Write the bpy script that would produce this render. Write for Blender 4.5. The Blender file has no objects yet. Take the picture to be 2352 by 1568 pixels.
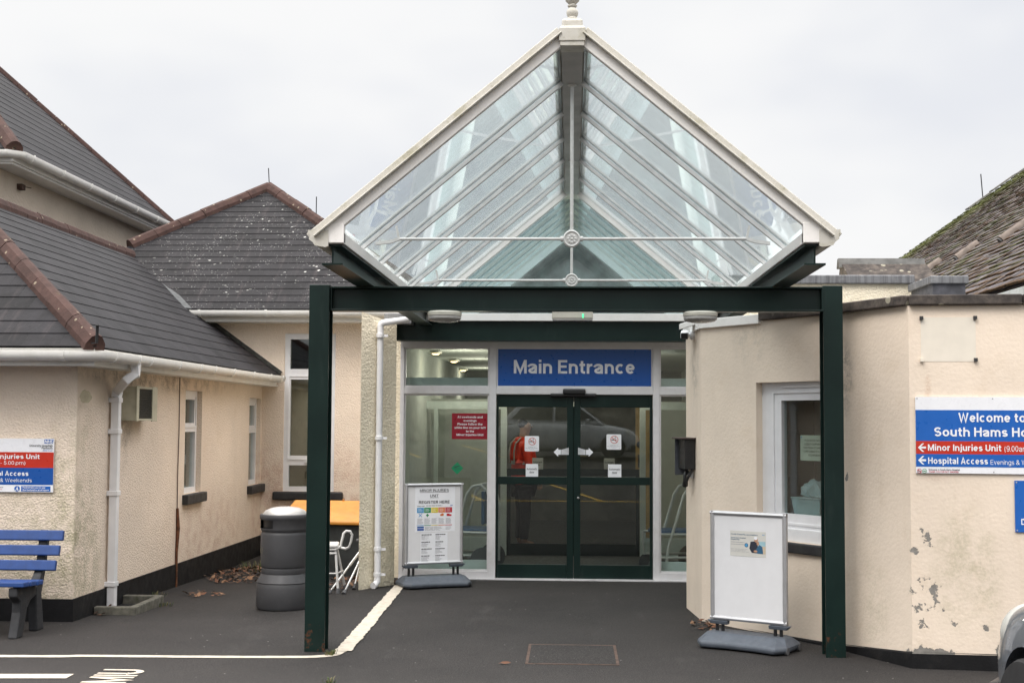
import bpy, bmesh, math, random
from mathutils import Vector, Matrix
random.seed(7)
R = math.radians
SC = bpy.context.scene
COL = SC.collection
V = Vector

# ------------------------------------------------------------------ camera
CAM_Z, F_PX = 1.75, 3000.0
YAW, PITCH, ROLL = 0.04554983, 0.05967881, 0.0055
fwd = V((-math.sin(YAW) * math.cos(PITCH), math.cos(YAW) * math.cos(PITCH), math.sin(PITCH)))
r0 = fwd.cross(V((0, 0, 1))).normalized()
u0 = r0.cross(fwd)
RGT = math.cos(ROLL) * r0 + math.sin(ROLL) * u0
UP = RGT.cross(fwd)
cam_data = bpy.data.cameras.new("camera")
cam = bpy.data.objects.new("camera", cam_data)
COL.objects.link(cam)
cam.matrix_world = Matrix(((RGT.x, UP.x, -fwd.x, 0), (RGT.y, UP.y, -fwd.y, 0), (RGT.z, UP.z, -fwd.z, CAM_Z), (0, 0, 0, 1)))
cam_data.sensor_width = 36
cam_data.lens = F_PX / 2352 * 36
cam_data.clip_end = 500
SC.camera = cam

# survey helpers: a sight line from the camera met with the plane the thing stands on
def ray(u, v):
    return fwd + RGT * ((u - 1176) / F_PX) - UP * ((v - 784) / F_PX)
def on_y(u, v, y):
    d = ray(u, v); return d * (y / d.y) + V((0, 0, CAM_Z))
def on_x(u, v, x):
    d = ray(u, v); return d * (x / d.x) + V((0, 0, CAM_Z))
def on_ground(u, v, z=0.0):
    d = ray(u, v); return d * ((z - CAM_Z) / d.z) + V((0, 0, CAM_Z))
def on_face(u, v, p0, p1):
    """distance along a vertical face from p0 towards p1, and height"""
    a, b = V((p0[0], p0[1], 0)), V((p1[0], p1[1], 0))
    ax = (b - a).normalized(); n = ax.cross(V((0, 0, 1)))
    d = ray(u, v); c = V((0, 0, CAM_Z))
    t = (a - c).dot(n) / d.dot(n); p = c + d * t
    return (p - a).dot(ax), p.z
def gz(x, y):
    """height of the ground"""
    z = 0.0
    if y < 5: z += 0.055 * min(5 - y, 20)
    k = max(0, min(1, (y - 11.2) / 5.0)) * max(0, min(1, (-2.3 - x) / 1.2))
    return z - 0.13 * k

# ------------------------------------------------------------------ mesh builder
class MB:
    def __init__(s, M=None):
        s.v, s.f, s.mi, s.uv = [], [], [], None
        s.M = M or Matrix.Identity(4)
    def add(s, vs, fs, mi=0):
        o = len(s.v)
        s.v += [s.M @ V(p) for p in vs]
        s.f += [tuple(i + o for i in f) for f in fs]
        s.mi += [mi] * len(fs)
    def poly(s, pts, mi=0):
        s.add(pts, [tuple(range(len(pts)))], mi)
    def box(s, x0, x1, y0, y1, z0, z1, mi=0):
        s.add([(x0, y0, z0), (x1, y0, z0), (x1, y1, z0), (x0, y1, z0), (x0, y0, z1), (x1, y0, z1), (x1, y1, z1), (x0, y1, z1)],
              [(0, 3, 2, 1), (4, 5, 6, 7), (0, 1, 5, 4), (1, 2, 6, 5), (2, 3, 7, 6), (3, 0, 4, 7)], mi)
    def rect(s, x0, x1, y0, y1, z, mi=0):
        s.add([(x0, y0, z), (x1, y0, z), (x1, y1, z), (x0, y1, z)], [(0, 1, 2, 3)], mi)
    def disc(s, cx, cy, rx, ry, z, mi=0, n=28):
        s.poly([(cx + rx * math.cos(2 * math.pi * i / n), cy + ry * math.sin(2 * math.pi * i / n), z) for i in range(n)], mi)
    def ring(s, cx, cy, r1, r2, z, mi=0, n=32):
        a = [(cx + r1 * math.cos(2 * math.pi * i / n), cy + r1 * math.sin(2 * math.pi * i / n), z) for i in range(n)]
        b = [(cx + r2 * math.cos(2 * math.pi * i / n), cy + r2 * math.sin(2 * math.pi * i / n), z) for i in range(n)]
        s.add(a + b, [(i, (i + 1) % n, n + (i + 1) % n, n + i) for i in range(n)], mi)
    def bar(s, p0, p1, w, h, up=(0, 0, 1), mi=0, off=(0, 0)):
        """rectangular bar from p0 to p1; w across, h along up"""
        p0, p1 = V(p0), V(p1); d = (p1 - p0).normalized(); up = V(up)
        x = d.cross(up).normalized(); z = x.cross(d)
        q = []
        for p in (p0, p1):
            for a, b in ((-.5, -.5), (.5, -.5), (.5, .5), (-.5, .5)):
                q.append(p + x * (a * w + off[0]) + z * (b * h + off[1]))
        s.add(q, [(0, 1, 2, 3), (7, 6, 5, 4), (0, 4, 5, 1), (1, 5, 6, 2), (2, 6, 7, 3), (3, 7, 4, 0)], mi)
    def sweep(s, pts, prof, up=(0, 0, 1), caps=True, mi=0, closed=True):
        """profile [(a,b)] swept along pts; a across, b along up"""
        pts = [V(p) for p in pts]; n = len(prof); vs = []
        for i, p in enumerate(pts):
            d = (pts[min(i + 1, len(pts) - 1)] - pts[max(i - 1, 0)]).normalized()
            x = d.cross(V(up)).normalized(); z = x.cross(d)
            vs += [p + x * a + z * b for a, b in prof]
        fs = []
        for i in range(len(pts) - 1):
            for j in range(n if closed else n - 1):
                k = (j + 1) % n
                fs.append((i * n + j, i * n + k, (i + 1) * n + k, (i + 1) * n + j))
        if caps and closed:
            fs.append(tuple(range(n))[::-1]); fs.append(tuple((len(pts) - 1) * n + j for j in range(n)))
        s.add(vs, fs, mi)
    def tube(s, pts, r, n=10, mi=0):
        pts = [V(p) for p in pts]; vs = []; m = len(pts)
        rs = r if isinstance(r, (list, tuple)) else [r] * m
        d = (pts[1] - pts[0]).normalized()
        ref = V((0, 0, 1)) if abs(d.z) < .9 else V((1, 0, 0))
        x = d.cross(ref).normalized()
        for i, p in enumerate(pts):
            d = (pts[min(i + 1, m - 1)] - pts[max(i - 1, 0)]).normalized()
            x = (x - d * x.dot(d)).normalized(); y = d.cross(x)
            vs += [p + (x * math.cos(2 * math.pi * j / n) + y * math.sin(2 * math.pi * j / n)) * rs[i] for j in range(n)]
        fs = [(i * n + j, i * n + (j + 1) % n, (i + 1) * n + (j + 1) % n, (i + 1) * n + j) for i in range(m - 1) for j in range(n)]
        fs += [tuple(range(n))[::-1], tuple((m - 1) * n + j for j in range(n))]
        s.add(vs, fs, mi)
    def lathe(s, prof, c=(0, 0, 0), n=32, mi=0, ax=None):
        c = V(c); X, Y, Z = V((1, 0, 0)), V((0, 1, 0)), V((0, 0, 1))
        if ax is not None:
            Z = V(ax).normalized(); X = Z.cross(V((0, 0, 1)) if abs(Z.z) < .9 else V((1, 0, 0))).normalized(); Y = Z.cross(X)
        vs = [c + (X * math.cos(2 * math.pi * j / n) + Y * math.sin(2 * math.pi * j / n)) * r + Z * z for r, z in prof for j in range(n)]
        fs = [(i * n + j, i * n + (j + 1) % n, (i + 1) * n + (j + 1) % n, (i + 1) * n + j) for i in range(len(prof) - 1) for j in range(n)]
        fs += [tuple(range(n))[::-1], tuple((len(prof) - 1) * n + j for j in range(n))]
        s.add(vs, fs, mi)
    def prism(s, pts, z0, z1, mi=0):
        n = len(pts)
        s.add([(x, y, z0) for x, y in pts] + [(x, y, z1) for x, y in pts],
              [tuple(range(n))[::-1], tuple(range(n, 2 * n))] + [(i, (i + 1) % n, n + (i + 1) % n, n + i) for i in range(n)], mi)
    def text(s, txt, x, y, h, mi, z=0.0, w=None, align='L', bold=0.0, shear=0.0, depth=0.0):
        """text lying in the local XY plane: cap height h, optional fitted width w"""
        cu = bpy.data.curves.new("lettering", 'FONT')
        cu.body = txt; cu.size = 1; cu.shear = shear; cu.resolution_u = 3
        ob = bpy.data.objects.new("lettering", cu)
        COL.objects.link(ob)
        dg = bpy.context.evaluated_depsgraph_get()
        me = bpy.data.meshes.new_from_object(ob.evaluated_get(dg))
        bpy.data.objects.remove(ob); bpy.data.curves.remove(cu)
        co = [v.co.copy() for v in me.vertices]
        if not co: return
        x0, x1 = min(c.x for c in co), max(c.x for c in co)
        k = h / 0.729
        kx = (w / (x1 - x0)) if w else k
        W = (x1 - x0) * kx
        ox = {'L': x, 'R': x - W, 'C': x - W / 2}[align]
        fs = [tuple(p.vertices) for p in me.polygons]
        e = bold * .9
        for i, (du, dv) in enumerate([(0, 0)] if not bold else [(0, 0), (e, 0), (-e, 0), (0, e * .7), (0, -e * .7)]):   # heavier strokes
            s.add([(ox + (c.x - x0 + du) * kx, y + (c.y + dv) * k, z + i * .0002) for c in co], fs, mi)
        bpy.data.meshes.remove(me)

XF = {}   # world matrix of every built object
def link(name, data, parent=None):
    o = bpy.data.objects.new(name, data); COL.objects.link(o)
    if parent is not None: o.parent = parent
    return o
def tag(o, label, cat, group=None):
    o["label"] = label; o["category"] = cat
    if group: o["group"] = group
    return o
def thing(name, label, cat, loc=(0, 0, 0), rz=0.0, group=None):
    o = link(name, None); o.empty_display_size = .1
    o.location = loc; o.rotation_euler = (0, 0, rz)
    XF[o.name] = Matrix.Translation(V(loc)) @ Matrix.Rotation(rz, 4, 'Z')
    return tag(o, label, cat, group)
def frame(o):
    return XF[o.name]
def build(name, mb, mats, parent=None, smooth=False, bevel=0.0, angle=35, origin=None, label=None):
    """one mesh object from world-space geometry"""
    P = XF[parent.name] if parent is not None else Matrix.Translation(V(origin) if origin else V((0, 0, 0)))
    Pi = P.inverted()
    me = bpy.data.meshes.new(name)
    me.from_pydata([Pi @ p for p in mb.v], [], mb.f)
    for m in (mats if isinstance(mats, (list, tuple)) else [mats]): me.materials.append(m)
    me.polygons.foreach_set("material_index", mb.mi)
    if mb.uv:
        uvl = me.uv_layers.new(name="UVMap")
        for p in me.polygons:
            for li, vi in zip(p.loop_indices, p.vertices): uvl.data[li].uv = mb.uv[vi]
    if smooth:
        me.polygons.foreach_set("use_smooth", [True] * len(me.polygons))
        me.set_sharp_from_angle(angle=R(angle))
    me.update()
    o = link(name, me, parent)
    if parent is None: o.matrix_world = P
    XF[o.name] = P
    if bevel:
        b = o.modifiers.new("bevel", 'BEVEL'); b.width = bevel; b.segments = 2; b.limit_method = 'ANGLE'; b.angle_limit = R(50)
    if label: o["label"] = label
    return o
def structure(name, mb, mats, **k):
    o = build(name, mb, mats, **k); o["kind"] = "structure"; return o
def copy_thing(root, loc, rz, label=None, group=None):
    c = root.copy(); COL.objects.link(c); c.location = loc; c.rotation_euler = (0, 0, rz)
    if label: c["label"] = label
    if group: c["group"] = group
    def kids(src, dst):
        for ch in list(src.children):
            d = ch.copy(); COL.objects.link(d); d.parent = dst; kids(ch, d)
    kids(root, c)
    return c
def face_matrix(p0, p1, z0=0.0, out=0.0):
    """local frame on a vertical face: x along p0->p1, y up, z outwards"""
    a, b = V((p0[0], p0[1], z0)), V((p1[0], p1[1], z0))
    x = (b - a).normalized(); y = V((0, 0, 1)); z = x.cross(y); a = a + z * out
    return Matrix(((x.x, y.x, z.x, a.x), (x.y, y.y, z.y, a.y), (x.z, y.z, z.z, a.z), (0, 0, 0, 1)))

# ------------------------------------------------------------------ materials
class NT:
    def __init__(s, name):
        s.m = bpy.data.materials.new(name); s.m.use_nodes = True
        s.t = s.m.node_tree; s.t.nodes.clear()
        s.out = s.n('ShaderNodeOutputMaterial')
    def n(s, kind, **k):
        nd = s.t.nodes.new(kind)
        for a, b in k.items(): setattr(nd, a, b)
        return nd
    def l(s, a, b): s.t.links.new(a, b)
    def val(s, sock, x):
        if hasattr(x, 'is_output') or hasattr(x, 'links'): s.l(x, sock)
        else:
            if isinstance(x, (tuple, list)) and len(x) == 3 and sock.type == 'RGBA': x = (*x, 1)
            sock.default_value = x
    def pos(s, kind='Position'):
        if kind == 'Position': return s.n('ShaderNodeNewGeometry').outputs['Position']
        return s.n('ShaderNodeTexCoord').outputs[kind]
    def mapping(s, vec, scale=(1, 1, 1), loc=(0, 0, 0), rot=(0, 0, 0)):
        m = s.n('ShaderNodeMapping'); s.l(vec, m.inputs['Vector'])
        m.inputs['Scale'].default_value = scale; m.inputs['Location'].default_value = loc; m.inputs['Rotation'].default_value = rot
        return m.outputs[0]
    def noise(s, vec, scale, detail=4, rough=.55, dist=0):
        n = s.n('ShaderNodeTexNoise'); s.l(vec, n.inputs['Vector'])
        n.inputs['Scale'].default_value = scale; n.inputs['Detail'].default_value = detail
        n.inputs['Roughness'].default_value = rough; n.inputs['Distortion'].default_value = dist
        return n.outputs['Fac']
    def voronoi(s, vec, scale, feature='F1', out='Distance', rnd=1):
        n = s.n('ShaderNodeTexVoronoi', feature=feature); s.l(vec, n.inputs['Vector'])
        n.inputs['Scale'].default_value = scale; n.inputs['Randomness'].default_value = rnd
        return n.outputs[out]
    def math(s, op, a, b=0.5, c=None, clamp=False):
        n = s.n('ShaderNodeMath', operation=op, use_clamp=clamp)
        s.val(n.inputs[0], a); s.val(n.inputs[1], b)
        if c is not None: s.val(n.inputs[2], c)
        return n.outputs[0]
    def step(s, x, a, b, lo=0.0, hi=1.0):
        n = s.n('ShaderNodeMapRange', interpolation_type='SMOOTHSTEP')
        s.val(n.inputs['Value'], x)
        for k, q in (('From Min', a), ('From Max', b), ('To Min', lo), ('To Max', hi)): n.inputs[k].default_value = q
        return n.outputs[0]
    def mix(s, fac, a, b, mode='MIX'):
        n = s.n('ShaderNodeMix', data_type='RGBA', blend_type=mode)
        s.val(n.inputs[0], fac); s.val(n.inputs[6], a); s.val(n.inputs[7], b)
        return n.outputs[2]
    def xyz(s, vec):
        n = s.n('ShaderNodeSeparateXYZ'); s.l(vec, n.inputs[0]); return n.outputs
    def ball(s, vec, c, r, soft, sc=(1, 1, 1)):
        """1 inside an ellipsoid round c, fading over soft"""
        sub = s.n('ShaderNodeVectorMath', operation='SUBTRACT'); s.l(vec, sub.inputs[0]); sub.inputs[1].default_value = c
        mul = s.n('ShaderNodeVectorMath', operation='MULTIPLY'); s.l(sub.outputs[0], mul.inputs[0]); mul.inputs[1].default_value = sc
        ln = s.n('ShaderNodeVectorMath', operation='LENGTH'); s.l(mul.outputs[0], ln.inputs[0])
        return s.step(ln.outputs['Value'], r, r + soft, 1.0, 0.0)
    def bump(s, h, strength=.3, dist=.01, normal=None):
        n = s.n('ShaderNodeBump'); s.val(n.inputs['Height'], h)
        n.inputs['Strength'].default_value = strength; n.inputs['Distance'].default_value = dist
        if normal is not None: s.l(normal, n.inputs['Normal'])
        return n.outputs[0]
    def surf(s, color, rough=.6, metal=0.0, normal=None, spec=.5, emit=None, coat=0.0):
        b = s.n('ShaderNodeBsdfPrincipled')
        s.val(b.inputs['Base Color'], color); s.val(b.inputs['Roughness'], rough); s.val(b.inputs['Metallic'], metal)
        b.inputs['Specular IOR Level'].default_value = spec; b.inputs['Coat Weight'].default_value = coat
        if normal is not None: s.l(normal, b.inputs['Normal'])
        if emit: b.inputs['Emission Color'].default_value = (*emit[0], 1); b.inputs['Emission Strength'].default_value = emit[1]
        s.l(b.outputs[0], s.out.inputs[0]); return s.m

def plain(name, c, rough=.5, metal=0.0, var=.06, scale=9, bump=0.0, spec=.5, coat=0.0, dirt=None, dirt_amt=.3):
    t = NT(name); p = t.pos('Object')
    n = t.noise(p, scale, 5)
    k = t.step(n, .3, .7, 1 - var, 1 + var)
    cc = t.n('ShaderNodeCombineColor'); t.l(k, cc.inputs[0]); t.l(k, cc.inputs[1]); t.l(k, cc.inputs[2])
    col = t.mix(1.0, (*c, 1), cc.outputs[0], 'MULTIPLY')
    if dirt:
        d = t.step(t.noise(p, scale * .7, 8, .7), .52, .78, 0, dirt_amt)
        col = t.mix(d, col, (*dirt, 1))
    r = t.step(t.noise(p, scale * 2.3, 4), .2, .8, max(.02, rough - .08), min(1, rough + .1))
    nm = t.bump(t.noise(p, scale * 14, 4), .25, bump) if bump else None
    return t.surf(col, r, metal, nm, spec, coat=coat)

def render_wall(name, base, grain, stains=(), bumpd=.012, peel=(), rust=()):
    t = NT(name); p = t.pos()
    big = t.noise(p, .9, 5, .6); mid = t.noise(p, 5, 5, .6)
    grn = t.noise(p, grain, 3, .7); vor = t.voronoi(p, grain * .9)
    col = t.mix(t.step(big, .3, .72), tuple(c * .93 for c in base), tuple(min(1, c * 1.06) for c in base))
    col = t.mix(t.step(mid, .5, .75, 0, .35), col, tuple(c * f for c, f in zip(base, (.86, .82, .76))))
    streak = t.noise(t.mapping(p, (7, 7, .5)), 1.6, 5, .65)
    col = t.mix(t.step(streak, .56, .8, 0, .28), col, tuple(c * f for c, f in zip(base, (.72, .68, .6))))
    pit = t.step(t.noise(p, grain * 2.2, 2), .62, .78, 0, .22)
    col = t.mix(pit, col, tuple(c * .55 for c in base))
    for c, r, soft, sc, tint, amt in stains:
        m = t.math('MULTIPLY', t.ball(p, c, r, soft, sc), t.step(t.noise(p, 6, 8, .75), .38, .66, 0, amt))
        m = t.math('MULTIPLY', m, t.step(t.noise(p, 55, 3, .6), .32, .6, .35, 1))
        col = t.mix(m, col, tint)
    h = t.math('ADD', t.math('MULTIPLY', grn, 1.0), t.math('MULTIPLY', vor, -.6))
    if peel:
        pm = None
        for c, r, soft, sc, thr in peel:
            q = t.math('MULTIPLY', t.ball(p, c, r, soft, sc), 1.0)
            nn = t.noise(p, 13, 8, .66)
            k = t.step(t.math('ADD', nn, t.math('MULTIPLY', q, .25)), thr, thr + .015)
            k = t.math('MULTIPLY', k, t.step(q, .02, .12))
            pm = k if pm is None else t.math('MAXIMUM', pm, k)
        under = t.mix(t.noise(p, 22, 5), (.12, .115, .105, 1), (.36, .34, .31, 1))
        col = t.mix(pm, col, under)
        h = t.math('SUBTRACT', h, t.math('MULTIPLY', pm, 1.6))
    return t.surf(col, .9, 0, t.bump(h, .75, bumpd), .2)

def slate(name, c1, c2, gauge, width, lichen=0.0, moss=0.0, wet=.45):
    t = NT(name); uv = t.pos('UV'); p = t.pos()
    br = t.n('ShaderNodeTexBrick'); t.l(uv, br.inputs['Vector'])
    br.inputs['Color1'].default_value = (*c1, 1); br.inputs['Color2'].default_value = (*c2, 1); br.inputs['Mortar'].default_value = (.012, .012, .013, 1)
    br.inputs['Scale'].default_value = 1; br.inputs['Mortar Size'].default_value = .0055; br.inputs['Mortar Smooth'].default_value = .2
    br.inputs['Bias'].default_value = 0; br.inputs['Brick Width'].default_value = width; br.inputs['Row Height'].default_value = gauge
    br.offset = .5; br.squash = 1
    n1 = t.noise(p, 3, 6, .65); n2 = t.noise(p, 40, 4, .6)
    col = t.mix(t.step(n1, .35, .7, 0, .55), br.outputs['Color'], tuple(c * 1.7 for c in c2))
    col = t.mix(t.step(n2, .4, .75, 0, .35), col, tuple(c * .5 for c in c1))
    st = t.noise(t.mapping(uv, (6, .8, 1)), 1.5, 6, .7)
    col = t.mix(t.step(st, .50, .78, 0, .6), col, (.065, .053, .054, 1))
    if lichen:
        cl = t.step(t.noise(p, 1.1, 3), .46, .68)
        v = t.voronoi(p, 11)
        rr = t.step(t.noise(p, 30, 4), .3, .7, .08, .30)
        sp = t.math('MULTIPLY', t.math('LESS_THAN', v, rr), t.math('MULTIPLY', cl, t.step(t.noise(p, 9, 2), .45, .6)))
        col = t.mix(t.math('MULTIPLY', sp, lichen), col, (.52, .52, .49, 1))
        v2 = t.math('LESS_THAN', t.voronoi(p, 23), .17)
        col = t.mix(t.math('MULTIPLY', v2, t.math('MULTIPLY', t.step(n1, .42, .6), .5 * lichen)), col, (.45, .45, .42, 1))
    h = t.math('ADD', t.math('MULTIPLY', br.outputs['Fac'], -1.0), t.math('MULTIPLY', n2, .35))
    if moss:
        ux = t.xyz(uv)
        row = t.math('FRACT', t.math('DIVIDE', ux[1], gauge))
        edge = t.step(t.math('ABSOLUTE', t.math('SUBTRACT', row, .04)), .0, .42, 1, 0)
        mm = t.math('ADD', t.noise(p, 3.2, 8, .78), t.math('MULTIPLY', edge, .17))
        mk = t.step(mm, .515, .60, 0, moss)
        g = t.mix(t.step(t.noise(p, 1.1, 4), .42, .62), (.10, .055, .028, 1), (.075, .082, .022, 1))
        g = t.mix(t.step(t.noise(p, 45, 3), .4, .7), g, (.03, .024, .012, 1))
        col = t.mix(mk, col, g)
        verge = t.xyz(p)[1]
        vm = t.math('MULTIPLY', t.step(verge, 29.8, 32.6), t.step(t.noise(p, 1.8, 7, .7), .33, .5))
        col = t.mix(vm, col, t.mix(t.noise(p, 12, 4), (.045, .055, .014, 1), (.13, .14, .03, 1)))
        h = t.math('ADD', h, t.math('MULTIPLY', t.math('MAXIMUM', mk, vm), 2.0))
        h = t.math('ADD', h, t.math('MULTIPLY', t.noise(p, 14, 5, .7), .6))
    return t.surf(col, wet + .12, 0, t.bump(h, .5, .012), .10)

def glass(name, tint=(.92, .95, .94), refl=1.0, rough=0.0, dirt=0.0, dirtcol=(.6, .62, .58), streak=(1, 1, 1), f0=.045):
    t = NT(name)
    tr = t.n('ShaderNodeBsdfTransparent'); tr.inputs[0].default_value = (*tint, 1)
    gl = t.n('ShaderNodeBsdfGlossy'); gl.inputs['Roughness'].default_value = rough; gl.inputs[0].default_value = (.95, .98, .98, 1)
    lw = t.n('ShaderNodeLayerWeight'); lw.inputs['Blend'].default_value = .5
    k = t.math('POWER', lw.outputs['Facing'], 5.0)
    k = t.math('ADD', t.math('MULTIPLY', k, (1 - f0) * refl), f0 * refl, clamp=True)
    mx = t.n('ShaderNodeMixShader'); t.l(k, mx.inputs[0]); t.l(tr.outputs[0], mx.inputs[1]); t.l(gl.outputs[0], mx.inputs[2])
    o = mx.outputs[0]
    if dirt:
        p = t.mapping(t.pos(), streak)
        d = t.step(t.noise(p, 2.2, 8, .7), .35, .8, dirt * .35, dirt)
        td = t.n('ShaderNodeBsdfTranslucent'); td.inputs[0].default_value = (*dirtcol, 1)
        df = t.n('ShaderNodeBsdfDiffuse'); df.inputs[0].default_value = (*dirtcol, 1)
        a = t.n('ShaderNodeMixShader'); a.inputs[0].default_value = .5; t.l(td.outputs[0], a.inputs[1]); t.l(df.outputs[0], a.inputs[2])
        b = t.n('ShaderNodeMixShader'); t.l(d, b.inputs[0]); t.l(o, b.inputs[1]); t.l(a.outputs[0], b.inputs[2]); o = b.outputs[0]
    t.l(o, t.out.inputs[0]); return t.m

def emitter(name, c, s):
    t = NT(name); e = t.n('ShaderNodeEmission'); e.inputs[0].default_value = (*c, 1); e.inputs[1].default_value = s
    t.l(e.outputs[0], t.out.inputs[0]); return t.m

def asphalt():
    t = NT("asphalt"); p = t.pos()
    n1 = t.noise(p, .7, 6, .6); n2 = t.noise(p, 62, 4, .75); n3 = t.noise(p, 120, 3, .7); n4 = t.noise(p, 3.5, 6, .65)
    col = t.mix(t.step(n1, .3, .7), (.0165, .0152, .0148, 1), (.028, .0252, .0242, 1))
    col = t.mix(t.step(n4, .45, .75, 0, .5), col, (.034, .030, .028, 1))
    col = t.mix(t.step(n2, .46, .62, 0, .85), col, (.008, .0075, .0075, 1))
    col = t.mix(t.step(n3, .54, .66, 0, .75), col, (.11, .102, .095, 1))
    wh = t.math('MULTIPLY', t.math('LESS_THAN', t.voronoi(p, 9), .055), t.step(t.noise(p, 1.3, 4), .48, .58))
    col = t.mix(wh, col, (.30, .29, .27, 1))
    col = t.mix(t.step(t.noise(t.mapping(p, (1.2, .35, 1), rot=(0, 0, .25)), 2.2, 6, .7), .56, .72, 0, .5), col, (.050, .047, .045, 1))
    col = t.mix(t.step(t.noise(p, 1.9, 5, .75), .60, .70, 0, .55), col, (.012, .0115, .0115, 1))
    x = t.xyz(p)
    front_tone = t.step(x[1], 9.6, 8.2, 0, .4)  # paler grey towards the viewer
    col = t.mix(front_tone, col, (.052, .048, .045, 1))
    corner_tone = t.math('MULTIPLY', t.ball(p, (-3.2, 14.5, 0), 1.2, 2.2), .45)  # darker tone round the back left corner
    col = t.mix(corner_tone, col, (.02, .019, .018, 1))
    h = t.math('ADD', n2, t.math('MULTIPLY', n3, .7))
    return t.surf(col, .85, 0, t.bump(h, .6, .006), .3)

def road_paint():
    t = NT("road_paint"); p = t.pos()
    n = t.noise(p, 14, 7, .7); n2 = t.noise(p, 120, 3, .7)
    col = t.mix(t.step(n, .4, .7), (.56, .51, .43, 1), (.42, .37, .30, 1))
    col = t.mix(t.step(n2, .55, .72, 0, .55), col, (.2, .18, .16, 1))
    col = t.mix(t.step(t.noise(p, 5, 8, .8), .63, .7, 0, .8), col, (.06, .056, .054, 1))
    return t.surf(col, .8, 0, t.bump(n2, .5, .004), .3)

def terracotta():
    t = NT("terracotta_tile"); p = t.pos()
    n = t.noise(p, 7, 7, .65); n2 = t.noise(p, 35, 4, .6)
    col = t.mix(t.step(n, .3, .7), (.044, .024, .020, 1), (.078, .042, .035, 1))
    col = t.mix(t.step(n2, .5, .75, 0, .7), col, (.055, .032, .026, 1))
    col = t.mix(t.step(t.noise(p, 4, 6, .7), .6, .72, 0, .6), col, (.07, .06, .03, 1))
    col = t.mix(t.math('LESS_THAN', t.voronoi(p, 8), .13), col, t.mix(.5, col, (.42, .36, .26, 1)))
    return t.surf(col, .85, 0, t.bump(n2, .6, .008), .3)

def green_steel(name="green_painted_steel", rust=1.0):
    t = NT(name); p = t.pos(); x = t.xyz(p)
    col = t.mix(t.step(t.noise(p, 3, 5), .3, .7), (.0050, .0150, .0130, 1), (.0075, .0205, .0175, 1))
    low = t.step(x[2], .02, .42, 1, 0)
    rn = t.noise(p, 16, 8, .75)
    m = t.math('MULTIPLY', t.step(t.math('ADD', rn, t.math('MULTIPLY', low, .16)), .69, .75), rust)
    col = t.mix(m, col, t.mix(t.noise(p, 60, 3), (.045, .018, .009, 1), (.10, .04, .018, 1)))
    col = t.mix(t.step(t.noise(t.mapping(p, (3, 3, .6)), 4, 5), .58, .8, 0, .25), col, (.035, .05, .046, 1))
    return t.surf(col, t.math('ADD', t.math('MULTIPLY', m, .4), .36), 0, t.bump(rn, .15, .003), .28)

def weathered_white(name, c=(.62, .61, .57), amt=.55, tint=(.30, .29, .2)):
    t = NT(name); p = t.pos()
    n = t.noise(p, 5, 8, .72); n2 = t.noise(p, 28, 5, .7)
    col = t.mix(t.step(n, .45, .72, 0, amt), c, tint)
    col = t.mix(t.step(n2, .52, .74, 0, amt * .8), col, tuple(a * .72 for a in tint))
    return t.surf(col, .5, 0, t.bump(n2, .2, .002), .4)

def lead():
    t = NT("lead_flashing"); p = t.pos()
    st = t.noise(t.mapping(p, (14, 14, .6)), 1.5, 5, .7)
    col = t.mix(t.step(st, .4, .7), (.20, .205, .215, 1), (.09, .092, .098, 1))
    col = t.mix(t.step(t.noise(p, 6, 5), .55, .75, 0, .5), col, (.33, .33, .33, 1))
    return t.surf(col, .6, .2, t.bump(t.noise(p, 12, 4), .3, .006), .5)

def coping_stone():
    t = NT("weathered_coping_stone"); p = t.pos()
    n = t.noise(p, 7, 7, .7)
    col = t.mix(t.step(n, .35, .7), (.045, .04, .038, 1), (.13, .11, .095, 1))
    col = t.mix(t.math('MULTIPLY', t.math('LESS_THAN', t.voronoi(p, 9), .27), t.step(t.noise(p, 4, 4), .45, .6)), col, (.30, .28, .22, 1))
    return t.surf(col, .9, 0, t.bump(n, .6, .01), .2)

ALGAE = (.23, .235, .10, 1); BROWN_TINT = (.20, .16, .12, 1); DARKG = (.13, .125, .11, 1); RUSTY = (.42, .2, .08, 1)
M = {}
M['asphalt'] = asphalt(); M['road_paint'] = road_paint(); M['terracotta'] = terracotta(); M['steel'] = green_steel(); M['door_green'] = green_steel("green_door_aluminium", 0.0); M['lead'] = lead(); M['coping'] = coping_stone()
M['render'] = render_wall("cream_roughcast", (.785, .668, .552), 64, stains=[
    ((-4.6, 11.1, .45), .25, .75, (1.0, 1, .8), ALGAE, .5), ((-4.28, 11.3, 1.2), .1, .45, (1, 1.3, .5), ALGAE, .4),
    ((-4.3, 11.3, .3), .2, .5, (1, .8, .9), (.34, .31, .2, 1), .7), ((-4.28, 12.35, 1.62), .05, .35, (1, 1, .8), BROWN_TINT, .7),  # last entry: brown patch below the extractor cowl
    ((-4.28, 13.6, 2.16), .05, .14, (1, .05, 1), BROWN_TINT, .8), ((-4.28, 15.5, .35), .2, .5, (1, .3, 1), (.5, .32, .24, 1), .6),  # first entry: long brown band at the wall top
    ((-3.6, 17.9, .6), .3, .6, (.4, 1, .8), (.52, .33, .25, 1), .7)])
M['pebble'] = render_wall("pebbledash", (.87, .79, .62), 44, stains=[((-2.0, 13.9, .25), .15, .7, (1, 1, .6), (.36, .31, .15, 1), .45), ((-1.96, 14.1, 1.6), .05, .35, (1.6, 1.0, .3), (.40, .30, .24, 1), .6)], bumpd=.017)
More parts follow.
